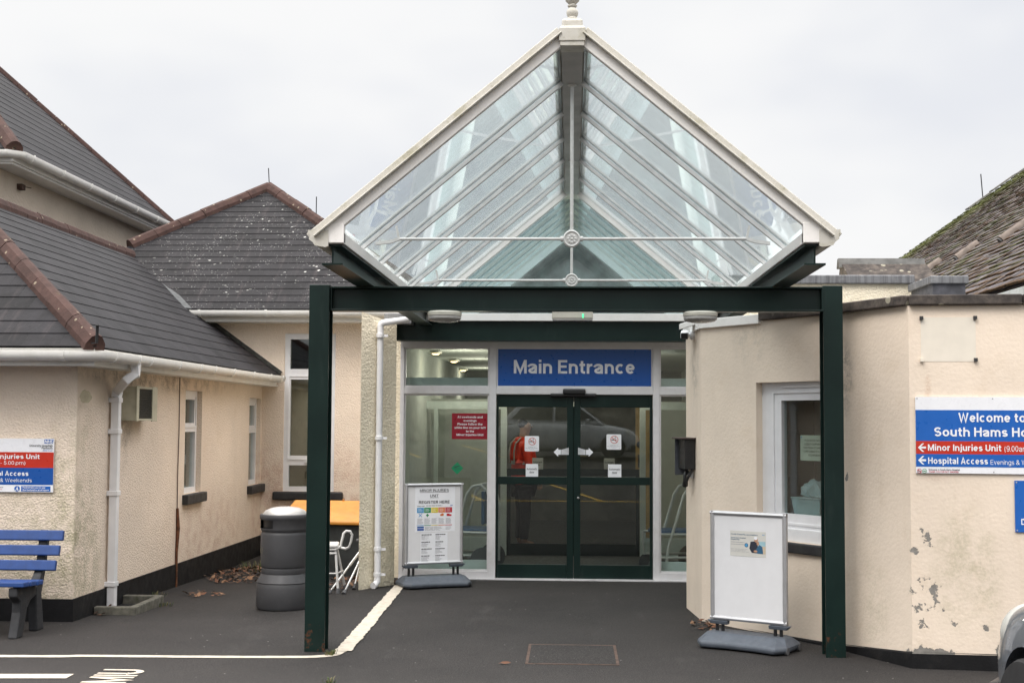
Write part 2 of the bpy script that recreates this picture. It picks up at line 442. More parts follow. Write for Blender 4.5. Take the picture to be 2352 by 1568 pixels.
BAYP = [((2.53, 9.52, .92), .02, .10, (1, 1, 1), .745), ((2.465, 9.53, .83), .015, .05, (1, 1, 1), .70), ((2.53, 9.53, .45), .08, .2, (1.2, 1, .7), .785),
        ((2.54, 9.52, .09), .06, .13, (.6, 1, 2.0), .66), ((2.93, 9.46, .30), .01, .06, (1, 1, 1), .72), ((2.72, 9.48, .33), .02, .06, (1, 1, 1), .75),
        ((2.12, 10.2, 1.32), .01, .04, (1, 1, .8), .70), ((3.05, 9.43, .1), .05, .08, (1, 1, 1), .68)]
M['smooth_render'] = render_wall("cream_smooth_render", (.79, .676, .556), 40, stains=[
    ((2.75, 9.5, .75), .1, .35, (1.6, 1, .7), ALGAE, .35), ((2.95, 9.45, .62), .05, .3, (2.4, 1, .7), ALGAE, .45), ((2.25, 9.95, .4), .05, .4, (2.2, 1, .9), ALGAE, .25),
    ((2.1, 10.2, 2.1), .03, .16, (1.2, 1.2, .45), DARKG, .7), ((2.05, 10.3, 1.2), .05, .3, (2, 2, .2), (.45, .42, .36, 1), .25), ((1.11, 11.95, 2.2), .02, .3, (1, 1, .6), DARKG, .5),
    ((1.5, 11.1, 2.5), .05, .3, (1, 1, .8), DARKG, .3), ((2.56, 9.52, 2.02), .01, .05, (1.6, 1, .35), RUSTY, .5), ((2.6, 9.5, 1.36), .04, .08, (.6, 1, 2.2), (.55, .42, .34, 1), .5)],
    bumpd=.0022, peel=BAYP)
M['plinth'] = plain("black_plinth_paint", (.010, .010, .011), .7, var=.3, scale=5, bump=.01, dirt=(.12, .105, .085), dirt_amt=.15, spec=.2)
M['slate_a'] = slate("slate_smooth", (.0068, .0068, .0082), (.0185, .0178, .0205), .205, .32)
M['slate_b'] = slate("slate_lichen", (.0068, .0066, .0078), (.0175, .0168, .019), .19, .34, lichen=1.0)
M['slate_m'] = slate("slate_mossy", (.045, .040, .042), (.12, .107, .11), .17, .3, lichen=.3, moss=1.0, wet=.6)
M['pvc'] = weathered_white("white_gutter_plastic", (.78, .77, .74), .2, (.42, .40, .32))
M['pvc_clean'] = plain("white_window_plastic", (.74, .74, .75), .35, var=.03, dirt=(.45, .42, .36), dirt_amt=.15)
M['alu'] = plain("white_painted_aluminium", (.66, .65, .66), .38, var=.04, dirt=(.36, .33, .28), dirt_amt=.3)
M['barge'] = weathered_white("weathered_barge_board", (.54, .52, .47), .6, (.30, .28, .17))
M['gab'] = weathered_white("white_gable_fascia", (.84, .82, .79), .12, (.4, .37, .28))
M['rafter'] = plain("pale_grey_glazing_bar", (.62, .61, .60), .45, var=.08, dirt=(.22, .21, .18), dirt_amt=.5)
M['soffit'] = plain("grey_soffit_paint", (.40, .385, .37), .55, var=.12, scale=4, dirt=(.18, .17, .16), dirt_amt=.4)
M['gasket'] = plain("dirty_gasket", (.05, .055, .05), .7, var=.3)
M['rod'] = plain("white_cast_iron", (.60, .59, .57), .45, var=.08, scale=20, dirt=(.25, .2, .15), dirt_amt=.4)
M['roof_glass'] = glass("roof_glass", (.915, .95, .965), .9, dirt=.15, dirtcol=(.74, .78, .75), streak=(1.5, 5, 1.5))
M['gable_glass'] = glass("gable_glass", (.74, .83, .83), 1.1, dirt=.10, dirtcol=(.52, .58, .58), streak=(2, 2, .7))
M['far_glass'] = glass("atrium_roof_glass", (.78, .85, .86), 1.0, dirt=.14, dirtcol=(.45, .52, .52))
M['pane'] = glass("window_glass", (.84, .88, .87), 1.35)
M['door_glass'] = glass("door_glass", (.80, .83, .81), 1.15)
M['black'] = plain("black_plastic", (.012, .012, .013), .4, var=.2)
M['rubber'] = plain("grey_rubber", (.10, .10, .105), .8)
M['bench_blue'] = plain("blue_bench_plastic", (.013, .05, .19), .5, var=.12, scale=14, bump=.003)
M['bench_leg'] = plain("charcoal_recycled_plastic", (.022, .023, .026), .7, var=.25, bump=.006)
M['bin'] = plain("grey_bin_plastic", (.045, .045, .048), .58, var=.1, scale=6, dirt=(.1, .095, .09), dirt_amt=.3)
M['steel_lid'] = plain("brushed_lid", (.44, .43, .41), .42, .35, var=.06)
M['orange_lid'] = plain("orange_yellow_lid", (.52, .22, .03), .5, var=.1, scale=5, dirt=(.3, .13, .02), dirt_amt=.3)
M['grit_body'] = plain("dark_grit_bin_body", (.030, .034, .034), .6, var=.2)
M['tube_white'] = plain("white_enamel_tube", (.68, .67, .65), .35)
M['chrome'] = plain("brushed_aluminium_tube", (.62, .62, .61), .28, .9, var=.06)
M['frame_alu'] = plain("satin_aluminium", (.46, .46, .47), .36, .55, var=.05)
M['board_white'] = plain("white_poster_sheet", (.70, .70, .71), .4, var=.02)
M['board_base'] = plain("slate_grey_base_plastic", (.075, .088, .108), .55, var=.12, scale=12, dirt=(.2, .19, .18), dirt_amt=.2)
M['concrete'] = plain("mossy_concrete", (.11, .105, .085), .9, var=.35, scale=14, bump=.015, dirt=(.05, .055, .02), dirt_amt=.6)
M['ac'] = plain("cream_metal_cowl", (.42, .40, .30), .5, var=.1, dirt=(.2, .15, .08), dirt_amt=.4)
M['sill'] = plain("black_sill_paint", (.020, .020, .022), .55, var=.25, dirt=(.04, .05, .02), dirt_amt=.4)
M['lamp_cream'] = plain("cream_lamp_body", (.52, .50, .43), .45, var=.06)
M['lamp_lens'] = plain("grey_ribbed_lens", (.40, .39, .37), .25, var=.08)
M['led'] = emitter("green_led", (.05, 1, .35), 2.5)
M['blind'] = plain("pale_blind", (.50, .46, .38), .8)
M['inside'] = plain("interior_plaster", (.50, .53, .49), .8, var=.05)
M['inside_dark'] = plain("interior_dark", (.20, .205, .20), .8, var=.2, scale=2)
M['inside_pale'] = plain("interior_pale_panel", (.70, .77, .74), .6, var=.05)
M['mat_floor'] = plain("entrance_mat", (.085, .088, .095), .95, var=.25, scale=20)
M['pine'] = plain("pine_door", (.50, .34, .15), .5, var=.12)
M['board_dark'] = plain("notice_board_felt", (.06, .065, .075), .8)
M['spot'] = emitter("warm_lamp", (1.0, .68, .30), 12)
# sign colours
M['s_white'] = plain("sign_white", (.80, .81, .84), .3, var=.02); M['s_blue'] = plain("sign_blue", (.008, .078, .33), .32, var=.01)
M['s_blue2'] = plain("sign_blue_bright", (.012, .11, .43), .32, var=.03); M['s_red'] = plain("sign_red", (.50, .030, .014), .32, var=.03)
M['s_crimson'] = plain("sign_crimson", (.27, .008, .022), .32, var=.03); M['s_black'] = plain("print_black", (.03, .03, .032), .5)
M['s_grey'] = plain("print_grey", (.33, .33, .35), .5); M['s_green'] = plain("sign_green", (.005, .23, .10), .4, var=.03)
M['p_blue'] = plain("print_light_blue", (.07, .30, .56), .5); M['p_green'] = plain("print_green", (.03, .25, .10), .5)
M['p_yellow'] = plain("print_yellow", (.68, .56, .03), .5); M['p_orange'] = plain("print_orange", (.68, .20, .06), .5)
M['p_red'] = plain("print_red", (.48, .02, .035), .5); M['p_paper'] = plain("printed_paper", (.58, .57, .53), .6, var=.02)
M['p_skin'] = plain("print_skin", (.48, .27, .17), .5); M['p_suit'] = plain("print_dark", (.02, .025, .04), .5); M['p_navy'] = plain("print_navy", (.03, .11, .2), .5)
M['p_sea'] = plain("print_sea", (.32, .50, .56), .5); M['p_sand'] = plain("print_sand", (.55, .45, .33), .5)
M['p_ring'] = plain("print_faded_red", (.60, .22, .20), .5); M['p_pale'] = plain("print_pale_paper", (.66, .66, .66), .5); M['paper_green'] = plain("pale_green_paper", (.50, .56, .46), .6)
M['plate'] = plain("pale_painted_plate", (.76, .70, .60), .5, var=.03)

# ------------------------------------------------------------------ drawn sans-serif lettering
def _arc(cx, cy, rx, ry, a0, a1, n=9):
    return [(cx + rx * math.cos(R(a0 + (a1 - a0) * i / n)), cy + ry * math.sin(R(a0 + (a1 - a0) * i / n))) for i in range(n + 1)]
def sans_glyph(c, w):
    """(advance width, centre-line strokes) of one letter; cap height 1, stroke width w"""
    l = w / 2; x = .735
    def el(W, h, y0=0): return _arc(W / 2, y0 + h / 2, W / 2 - l, h / 2 - l, 0, 360, 20)
    def S(W, h):
        ry = (h - w) / 4; rx = W / 2 - l
        return [_arc(W / 2, h - l - ry, rx, ry, 25, 270, 10) + _arc(W / 2, l + ry, rx, ry, 90, -155, 10)]
    def arch(x0, W, h=.30): return _arc(x0 + (W) / 2, x - h, W / 2, h - l, 180, 0, 9) + [(x0 + W, 0)]
    st = lambda X, a=0, b=1: [(X, a), (X, b)]
    hb = lambda y, a, b: [(a, y), (b, y)]
    G = {
     'A': (.74, [[(l * .9, 0), (.37, 1 - l * .2), (.74 - l * .9, 0)], hb(.31, .17, .57)]), 'B': (.70, [st(l), [(l, 1 - l), (.36, 1 - l)] + _arc(.38, .75, .24 - l * .3, .25 - l, 90, -90) + [(l, .5 + 0)], [(l, .53), (.40, .53)] + _arc(.40, .27 , .30 - l, .26 - l * .9, 90, -90) + [(l, l)]]),
     'C': (.76, [_arc(.39, .5, .39 - l, .5 - l, 48, 312, 16)]), 'D': (.74, [st(l), [(l, 1 - l), (.32, 1 - l)] + _arc(.32, .5, .42 - l, .5 - l, 90, -90, 12) + [(l, l)]]),
     'E': (.62, [st(l), hb(1 - l, l, .62), hb(.52, l, .58), hb(l, l, .62)]), 'F': (.58, [st(l), hb(1 - l, l, .58), hb(.50, l, .52)]),
     'G': (.80, [_arc(.40, .5, .40 - l, .5 - l, 45, 340, 16), [(.80 - l, .12), (.80 - l, .46), (.44, .46)]]), 'H': (.72, [st(l), st(.72 - l), hb(.53, l, .72 - l)]), 'I': (w, [st(l)]),
     'J': (.55, [[(.55 - l, 1), (.55 - l, .28)] + _arc(.275, .27, .275 - l, .27 - l, 0, -180)]), 'K': (.72, [st(l), [(l, .36), (.66, 1)], [(.30, .58), (.68, 0)]]), 'L': (.58, [st(l), hb(l, l, .58)]),
     'M': (.88, [[(l, 0), (l, 1)], [(l * 1.1, .97), (.44, .10), (.88 - l * 1.1, .97)], [(.88 - l, 0), (.88 - l, 1)]]), 'N': (.73, [st(l), [(l * 1.1, .96), (.73 - l * 1.1, .04)], st(.73 - l)]),
     'O': (.82, [el(.82, 1)]), 'P': (.66, [st(l), [(l, 1 - l), (.38, 1 - l)] + _arc(.38, .72, .28 - l, .28 - l, 90, -90) + [(l, .44 + l)]]), 'Q': (.82, [el(.82, 1), [(.5, .25), (.8, 0)]]),
     'R': (.70, [st(l), [(l, 1 - l), (.40, 1 - l)] + _arc(.40, .73, .27 - l, .27 - l, 90, -90) + [(l, .46 + l)], [(.40, .50), (.66 - l * .4, 0)]]), 'S': (.68, S(.68, 1)),
     'T': (.66, [st(.33), hb(1 - l, 0, .66)]), 'U': (.70, [[(l, 1), (l, .32)] + _arc(.35, .32, .35 - l, .32 - l, 180, 360, 10) + [(.70 - l, 1)]]), 'V': (.72, [[(l, 1), (.36, l * .2), (.72 - l, 1)]]),
     'W': (1.02, [[(l * .8, 1), (.29, l * .2), (.51, .92), (.73, l * .2), (1.02 - l * .8, 1)]]), 'X': (.70, [[(l, 0), (.70 - l, 1)], [(l, 1), (.70 - l, 0)]]), 'Y': (.70, [[(l, 1), (.35, .45), (.70 - l, 1)], st(.35, 0, .47)]), 'Z': (.64, [hb(1 - l, .02, .64), hb(l, 0, .64), [(l, w * .6), (.64 - l, 1 - w * .6)]]),
     'a': (.60, [[(l + .01, x - .21)] + _arc(.30 - l * .3, x - .23, .30 - l * .8, .23 - l, 160, 0, 8) + [(.60 - l - .02, 0)], [(.58 - l, .44), (.32, .415)] + _arc(.27, .21, .27 - l, .205 - l * .95, 90, 270, 8) + [(.36, l), (.58 - l, .17)]]),
     'b': (.64, [st(l), el(.64, x)]), 'c': (.58, [_arc(.31, x / 2, .31 - l, x / 2 - l, 48, 312, 14)]), 'd': (.64, [st(.64 - l), el(.64, x)]), 'e': (.61, [_arc(.305, x / 2, .305 - l, x / 2 - l, 0, 318, 16), hb(x / 2 - .0, l, .61 - l * .7)]),
     'f': (.40, [st(.17, 0, .8), _arc(.17 + .17, .80, .17, .2 - l, 180, 90, 6) + [(.40, 1 - l)], hb(x - l, 0, .38)]), 'g': (.64, [el(.64, x), [(.64 - l, x), (.64 - l, -.02)] + _arc(.31, -.02, .33 - l, .21 - l, 0, -150, 8)]),
     'h': (.62, [st(l), arch(l, .62 - w)]), 'i': (w, [st(l, 0, x), st(l, .85, 1.02)]), 'j': (w + .06, [[(l + .06, x), (l + .06, -.08), (l - .02, -.20 + l), (-.03, -.20 + l)], st(l + .06, .85, 1.02)]), 'k': (.60, [st(l), [(l, .25), (.54, x)], [(.26, .42), (.57, 0)]]), 'l': (w, [st(l)]),
     'm': (.95, [st(l, 0, x), arch(l, .475 - l), arch(.475, .475 - l)]), 'n': (.61, [st(l, 0, x), arch(l, .61 - w)]), 'o': (.64, [el(.64, x)]), 'p': (.64, [st(l, -.25, x), el(.64, x)]), 'q': (.64, [st(.64 - l, -.25, x), el(.64, x)]),
     'r': (.40, [st(l, 0, x), _arc(l + .27, x - .32, .27, .32 - l, 180, 85, 6)]), 's': (.55, S(.55, x)), 't': (.38, [[(.17, .93), (.17, .2)] + _arc(.17 + .15, .19, .15, .19 - l, 180, 270, 5) + [(.38, l)], hb(x - l, 0, .38)]),
     'u': (.61, [[(l, x), (l, .28)] + _arc(.305, .28, .305 - l, .28 - l, 180, 360, 9), st(.61 - l, 0, x)]), 'v': (.58, [[(l, x), (.29, l * .3), (.58 - l, x)]]), 'w': (.84, [[(l * .8, x), (.24, l * .3), (.42, x * .9), (.60, l * .3), (.84 - l * .8, x)]]), 'x': (.58, [[(l, 0), (.58 - l, x)], [(l, x), (.58 - l, 0)]]), 'y': (.58, [[(l, x), (.30, .04)], [(.58 - l, x), (.24, -.12), (.14, -.2), (.04, -.2)]]), 'z': (.52, [hb(x - l, 0, .52), hb(l, 0, .52), [(l, w * .6), (.52 - l, x - w * .6)]]),
     '0': (.60, [el(.60, 1)]), '1': (.40, [st(.28), [(.28, .97), (.06, .76)]]), '9': (.60, [_arc(.30, .66, .30 - l, .34 - l, 0, 360, 16), [(.60 - l, .66), (.60 - l, .4)] + _arc(.28, .36, .32 - l, .36 - l, 0, -140, 8)]), '5': (.60, [[(.54, 1 - l), (.14, 1 - l), (.10, .52)] + _arc(.29, .33, .31 - l, .33 - l, 130, -150, 12)]),
     '.': (w, [st(l, 0, w * 1.05)]), ',': (w, [[(l, w), (l * .6, -.1)]]), '-': (.36, [hb(.36, .02, .34)]), '(': (.30, [_arc(.46, .38, .38, .68, 130, 230, 8)]), ')': (.30, [_arc(-.16, .38, .38, .68, 50, -50, 8)]),
     '&': (.78, [_arc(.34, .77, .19 - l * .3, .23 - l, -60, 240, 12) + [(.72, 0)], [(.45, .60), (.20, .46)] + _arc(.29, .25, .29 - l, .25 - l, 115, 300, 8) + [(.60, .30), (.68, .48)]]),
    }
    return G.get(c)
def _ribbon(pts, w, cut=True):
    P = [V((a, b)) for a, b in pts]; out = []; n = len(P); loop = (P[0] - P[-1]).length < 1e-6
    for i in range(n):
        a = P[i - 1] if i else (P[-2] if loop else None); b = P[i + 1] if i < n - 1 else (P[1] if loop else None)
        d1 = (P[i] - a).normalized() if a is not None else None; d2 = (b - P[i]).normalized() if b is not None else None
        if d1 is None: d1 = d2
        if d2 is None: d2 = d1
        n1, n2 = V((-d1.y, d1.x)), V((-d2.y, d2.x)); m = n1 + n2
        m = n1 if m.length < .25 else m.normalized(); k = 1 / max(.45, m.dot(n1)); out.append((P[i] + m * w / 2 * k, P[i] - m * w / 2 * k))
    return out
def sans_text(mb, txt, x, y, h, mi, z=0.0, w=None, align='L', weight=.17, track=.115):
    """heavier or lighter sans lettering in the local XY plane"""
    items, pen = [], 0.0
    for c in txt:
        if c == ' ': pen += .30; continue
        g_ = sans_glyph(c, weight)
        for s_ in g_[1]: items.append([(a + pen, b) for a, b in s_])
        pen += g_[0] + (track if weight > .13 else track * 1.15)
    W0 = pen - track; kx = w / W0 if w else h; W = W0 * kx
    ox = {'L': x, 'R': x - W, 'C': x - W / 2}[align]
    for i, s_ in enumerate(items):
        rb = _ribbon(s_, weight); vs = [(ox + p.x * kx, y + p.y * h, z + (i % 3) * .00025) for pr_ in rb for p in pr_]
        mb.add(vs, [(2 * j + 1, 2 * j + 3, 2 * j + 2, 2 * j) for j in range(len(rb) - 1)], mi)
_plain_text = MB.text
def _text(s, txt, x, y, h, mi, z=0.0, w=None, align='L', bold=0.0, shear=0.0, depth=0.0):
    if shear or any(c != ' ' and sans_glyph(c, .15) is None for c in txt): return _plain_text(s, txt, x, y, h, mi, z, w, align, bold, shear, depth)
    sans_text(s, txt, x, y, h, mi, z, w, align, .175 if bold >= .02 else .145 if bold else .105)
MB.text = _text

# ------------------------------------------------------------------ sky and light
world = bpy.data.worlds.new("World"); SC.world = world; world.use_nodes = True
wt = world.node_tree; wt.nodes.clear()
SUN_EL, SUN_ROT = R(52), R(215)
def wn(k, **a):
    n = wt.nodes.new(k)
    for q, b in a.items(): setattr(n, q, b)
    return n
wo = wn('ShaderNodeOutputWorld'); ms = wn('ShaderNodeMixShader'); wt.links.new(ms.outputs[0], wo.inputs[0])
sky = wn('ShaderNodeTexSky', sky_type='NISHITA', sun_disc=False, sun_elevation=SUN_EL, sun_rotation=SUN_ROT, dust_density=4.0, air_density=1.0)
b1 = wn('ShaderNodeBackground'); b1.inputs[1].default_value = .1; wt.links.new(sky.outputs[0], b1.inputs[0])
b2 = wn('ShaderNodeBackground'); tc = wn('ShaderNodeTexCoord'); sp = wn('ShaderNodeSeparateXYZ'); wt.links.new(tc.outputs['Generated'], sp.inputs[0])
mr = wn('ShaderNodeMapRange', interpolation_type='SMOOTHSTEP'); wt.links.new(sp.outputs[2], mr.inputs['Value'])
for k, q in (('From Min', .31), ('From Max', .9), ('To Min', .95), ('To Max', 4.5)): mr.inputs[k].default_value = q
cl = wn('ShaderNodeTexNoise'); mp = wn('ShaderNodeMapping'); mp.inputs['Scale'].default_value = (1.6, 1.6, 3.2); mp.inputs['Location'].default_value = (.35, .2, .1)
wt.links.new(tc.outputs['Generated'], mp.inputs[0]); wt.links.new(mp.outputs[0], cl.inputs['Vector']); cl.inputs['Scale'].default_value = 1.3; cl.inputs['Detail'].default_value = 4
cr = wn('ShaderNodeMix', data_type='RGBA'); cr.inputs[6].default_value = (.87, .89, .94, 1); cr.inputs[7].default_value = (1.03, 1.03, 1.03, 1)
cm = wn('ShaderNodeMapRange', interpolation_type='SMOOTHSTEP'); cm.inputs['From Min'].default_value = .40; cm.inputs['From Max'].default_value = .60
wt.links.new(cl.outputs['Fac'], cm.inputs['Value']); wt.links.new(cm.outputs[0], cr.inputs[0])
hi = wn('ShaderNodeMapRange', interpolation_type='SMOOTHSTEP'); hi.inputs['From Min'].default_value = .34; hi.inputs['From Max'].default_value = .7; wt.links.new(sp.outputs[2], hi.inputs['Value'])
wc = wn('ShaderNodeMix', data_type='RGBA', blend_type='MULTIPLY'); wt.links.new(hi.outputs[0], wc.inputs[0]); wt.links.new(cr.outputs[2], wc.inputs[6]); wc.inputs[7].default_value = (1.035, .99, .945, 1)
wt.links.new(wc.outputs[2], b2.inputs[0]); wt.links.new(mr.outputs[0], b2.inputs[1])
ms.inputs[0].default_value = .96; wt.links.new(b1.outputs[0], ms.inputs[1]); wt.links.new(b2.outputs[0], ms.inputs[2])
sl = bpy.data.lights.new("sun", 'SUN'); sl.energy = 1.4; sl.angle = R(25); sl.color = (1, .965, .92)
so = bpy.data.objects.new("sun", sl); COL.objects.link(so)
so.rotation_euler = (R(90) - SUN_EL, 0, math.pi - SUN_ROT + math.pi)
sd = V((math.sin(SUN_ROT) * math.cos(SUN_EL), math.cos(SUN_ROT) * math.cos(SUN_EL), math.sin(SUN_EL)))
so.rotation_euler = sd.to_track_quat('Z', 'Y').to_euler(); so.location = sd * 40
SC.view_settings.view_transform = 'Standard'; SC.view_settings.look = 'None'; SC.view_settings.gamma = 1; SC.view_settings.exposure = 0.0
SC.cycles.max_bounces = 10; SC.cycles.transparent_max_bounces = 24; SC.cycles.caustics_reflective = False; SC.cycles.caustics_refractive = False
SC.cycles.sample_clamp_indirect = 4

# ------------------------------------------------------------------ ground
g = MB()
xs = [-90, -40, -20, -12, -8] + [-6 + .5 * i for i in range(19)] + [5, 8, 14, 25, 60, 90]
ys = [-60, -40, -25, -15, -10, -5, 0, 2, 4, 5, 6, 8] + [9 + .5 * i for i in range(24)] + [22, 26, 34, 50, 90, 160]
nx = len(xs)
g.add([(x, y, gz(x, y)) for y in ys for x in xs],
      [(j * nx + i, j * nx + i + 1, (j + 1) * nx + i + 1, (j + 1) * nx + i) for j in range(len(ys) - 1) for i in range(nx - 1)])
structure("ground", g, M['asphalt'], smooth=True)

rp = MB()
def ribbon(pts, ws, z=.004, jit=0.0, mi=0):
    """painted stripe along a centre line; jit roughens its edges"""
    fine, wf = [], []
    for i in range(len(pts) - 1):
        a, b = V(pts[i]), V(pts[i + 1]); n = max(1, int((b - a).length / .06)) if jit else 1
        for k in range(n):
            t = k / n; fine.append(a.lerp(b, t)); wf.append(ws[i] * (1 - t) + ws[i + 1] * t)
    fine.append(V(pts[-1])); wf.append(ws[-1]); vs = []
    for i, p in enumerate(fine):
        d = (fine[min(i + 1, len(fine) - 1)] - fine[max(i - 1, 0)]).normalized(); nn = V((-d.y, d.x))
        for sgn in (1, -1):
            q = p + nn * sgn * (wf[i] / 2 + random.uniform(-jit, jit)); vs.append((q.x, q.y, z + gz(q.x, q.y)))
    rp.add(vs, [(2 * i, 2 * i + 1, 2 * i + 3, 2 * i + 2) for i in range(len(fine) - 1)], mi)
def curve_pts(pts, n=8):
    out = []
    for i in range(len(pts) - 1):
        p0, p1, p2, p3 = [V(pts[max(0, min(len(pts) - 1, i + k))]) for k in (-1, 0, 1, 2)]
        for j in range(n):
            t = j / n
            out.append(.5 * ((2 * p1) + (p2 - p0) * t + (2 * p0 - 5 * p1 + 4 * p2 - p3) * t * t + (3 * p1 - p0 - 3 * p2 + p3) * t ** 3))
    out.append(V(pts[-1])); return out
G2 = lambda u, v: on_ground(u, v).xy
edge = [V((-11, 9.35)), V((-7.5, 9.42)), G2(0, 1506.5), G2(200, 1506), G2(400, 1507.5), G2(560, 1508.5), G2(690, 1508.5), G2(735, 1507), G2(765, 1503.5), G2(785, 1494)]
ribbon(curve_pts(edge, 5), [.085] * (5 * (len(edge) - 1) + 1), jit=.004)
ribbon([G2(788, 1496), G2(850, 1425), G2(918, 1345)], [.125, .13, .115], z=.009, jit=.008)
structure("footpath_marking", rp, M['road_paint'])
rp = MB()
a, b, c, d = G2(170, 1548), G2(152, 1558), G2(-160, 1558), G2(-160, 1548)
rp.poly([(d.x, d.y, .005), (c.x, c.y, .005), (b.x, b.y, .005), (a.x, a.y, .005)])
structure("lane_marking", rp, M['road_paint'])
# painted letters, read from the footpath side: letter tops point towards -x
q = MB(Matrix(((0, -1, 0, -2.935), (1, 0, 0, 8.60), (0, 0, 1, .005), (0, 0, 0, 1))))
q.text("MIU", 0, 0, .30, 0, w=.47, bold=.02)
structure("painted_letters", q, M['road_paint'])
# yellow bay lines of the car park behind the viewer (mirrored in the doors)
rp = MB()
for i in range(9):
    x = -9 + i * 2.4
    ribbon([V((x - 1.6, -2.0)), V((x, 2.6))], [.1, .1])
    ribbon([V((x - 1.6, -12.0)), V((x, -7.4))], [.1, .1])
ribbon([V((-14, 2.7)), V((14, 2.7))], [.1, .1])
structure("bay_marking", rp, plain("yellow_road_paint", (.55, .34, .04), .7, var=.25, scale=20))

# ------------------------------------------------------------------ roof helpers
def clip(poly, axis_i, lim, keep_above):
    out = []
    for i in range(len(poly)):
        a, b = poly[i], poly[(i + 1) % len(poly)]
        ia, ib = (a[axis_i] >= lim) == keep_above, (b[axis_i] >= lim) == keep_above
        if ia: out.append(a)
        if ia != ib:
            t = (lim - a[axis_i]) / (b[axis_i] - a[axis_i]); out.append((a[0] + (b[0] - a[0]) * t, a[1] + (b[1] - a[1]) * t))
    return out
def slate_slope(mb, pts, gauge, lift=.006, rough=0.0, thick=.0):
    """overlapping slate courses covering a planar polygon (counter-clockwise from above)"""
    P = [V(p) for p in pts]
    n = (P[1] - P[0]).cross(P[2] - P[0]).normalized()
    if n.z < 0: n = -n
    h = V((0, 0, 1)).cross(n).normalized(); s = n.cross(h)
    o = P[0]
    q = [((p - o).dot(h), (p - o).dot(s)) for p in P]
    b0 = min(x[1] for x in q); b1 = max(x[1] for x in q)
    if mb.uv is None: mb.uv = []
    k = 0
    while b0 + k * gauge < b1:
        lo, hi = b0 + k * gauge, b0 + (k + 1) * gauge + .02
        c = clip(clip(q, 1, lo, True), 1, hi, False)
        if len(c) >= 3:
            def up(a, b, l): return o + h * a + s * b + n * l
            L = lambda b: lift * (1 - (b - lo) / (hi - lo)) + .002
            if rough:
                xs0, xs1 = min(x[0] for x in c), max(x[0] for x in c)
                cut = [xs0]
                while cut[-1] < xs1: cut.append(cut[-1] + random.uniform(.25, .33))
                pieces = []
                for i in range(len(cut) - 1):
                    pc = clip(clip(c, 0, cut[i], True), 0, cut[i + 1] - .006, False)
                    if len(pc) >= 3: pieces.append(pc)
            else: pieces = [c]
            for pc in pieces:
                dz = random.uniform(0, rough); db = random.uniform(-rough, rough)
                tilt = random.uniform(-rough, rough) * 2
                vs = [up(a, b + (db if b < lo + 1e-6 else 0), L(b) + dz + tilt * (a - pc[0][0])) for a, b in pc]
                m = len(mb.v); mb.v += vs; mb.f.append(tuple(range(m, m + len(vs)))); mb.mi.append(0); mb.uv += [(a, b - b0) for a, b in pc]
                low = [x for x in pc if x[1] < lo + 1e-6]
                if len(low) >= 2:
                    low = sorted(low); e0, e1 = low[0], low[-1]
                    m = len(mb.v)
                    mb.v += [up(e0[0], e0[1] + db, -thick), up(e1[0], e1[1] + db, -thick), up(e1[0], e1[1] + db, lift + dz + .002 + tilt * (e1[0] - pc[0][0])), up(e0[0], e0[1] + db, lift + dz + .002 + tilt * (e0[0] - pc[0][0]))]
                    mb.f.append((m, m + 1, m + 2, m + 3)); mb.mi.append(0); mb.uv += [(e0[0], .001), (e1[0], .001), (e1[0], .002), (e0[0], .002)]
        k += 1
    m = len(mb.v); mb.v += [p - n * .03 for p in P]; mb.f.append(tuple(range(m, m + len(P)))); mb.mi.append(0); mb.uv += [(.1, .1)] * len(P)
def tile_run(mb, p0, p1, r=.10, step=.42):
    p0, p1 = V(p0), V(p1); L = (p1 - p0).length; n = max(1, round(L / step)); d = (p1 - p0) / n
    for i in range(n):
        a, b = p0 + d * i, p0 + d * (i + 1) * 1.0
        j = V((0, 0, random.uniform(-.006, .006)))
        prof = [(-r, -.07), (-r * .95, -.01), (-r * .5, .055), (0, .075), (r * .5, .055), (r * .95, -.01), (r, -.07)]
        mb.sweep([a + j, b + j - d.normalized() * .008], prof)
def gutter_run(mb, pts, r=.062):
    prof = [(r * math.cos(R(a)), r * math.sin(R(a)) - .005) for a in range(180, 361, 20)]
    prof = [(-r, .012)] + prof + [(r, .012), (r - .012, .012)] + [((r - .012) * math.cos(R(a)), (r - .012) * math.sin(R(a))) for a in range(340, 199, -20)] + [(-r + .012, .012)]
    mb.sweep(pts, prof)
def gutter_clip(parent, p, d, mat, r=.07):
    mb = MB(); p, d = V(p), V(d).normalized()
    prof = [(r * math.cos(R(a)), r * math.sin(R(a)) - .005) for a in range(180, 361, 20)]
    prof = [(-r, .02)] + prof + [(r, .02), (r - .01, .02)] + [((r - .01) * math.cos(R(a)), (r - .01) * math.sin(R(a)) - .005) for a in range(340, 199, -20)] + [(-r + .01, .02)]
    mb.sweep([p - d * .016, p + d * .016], prof)
    build("gutter_bracket", mb, mat, parent)
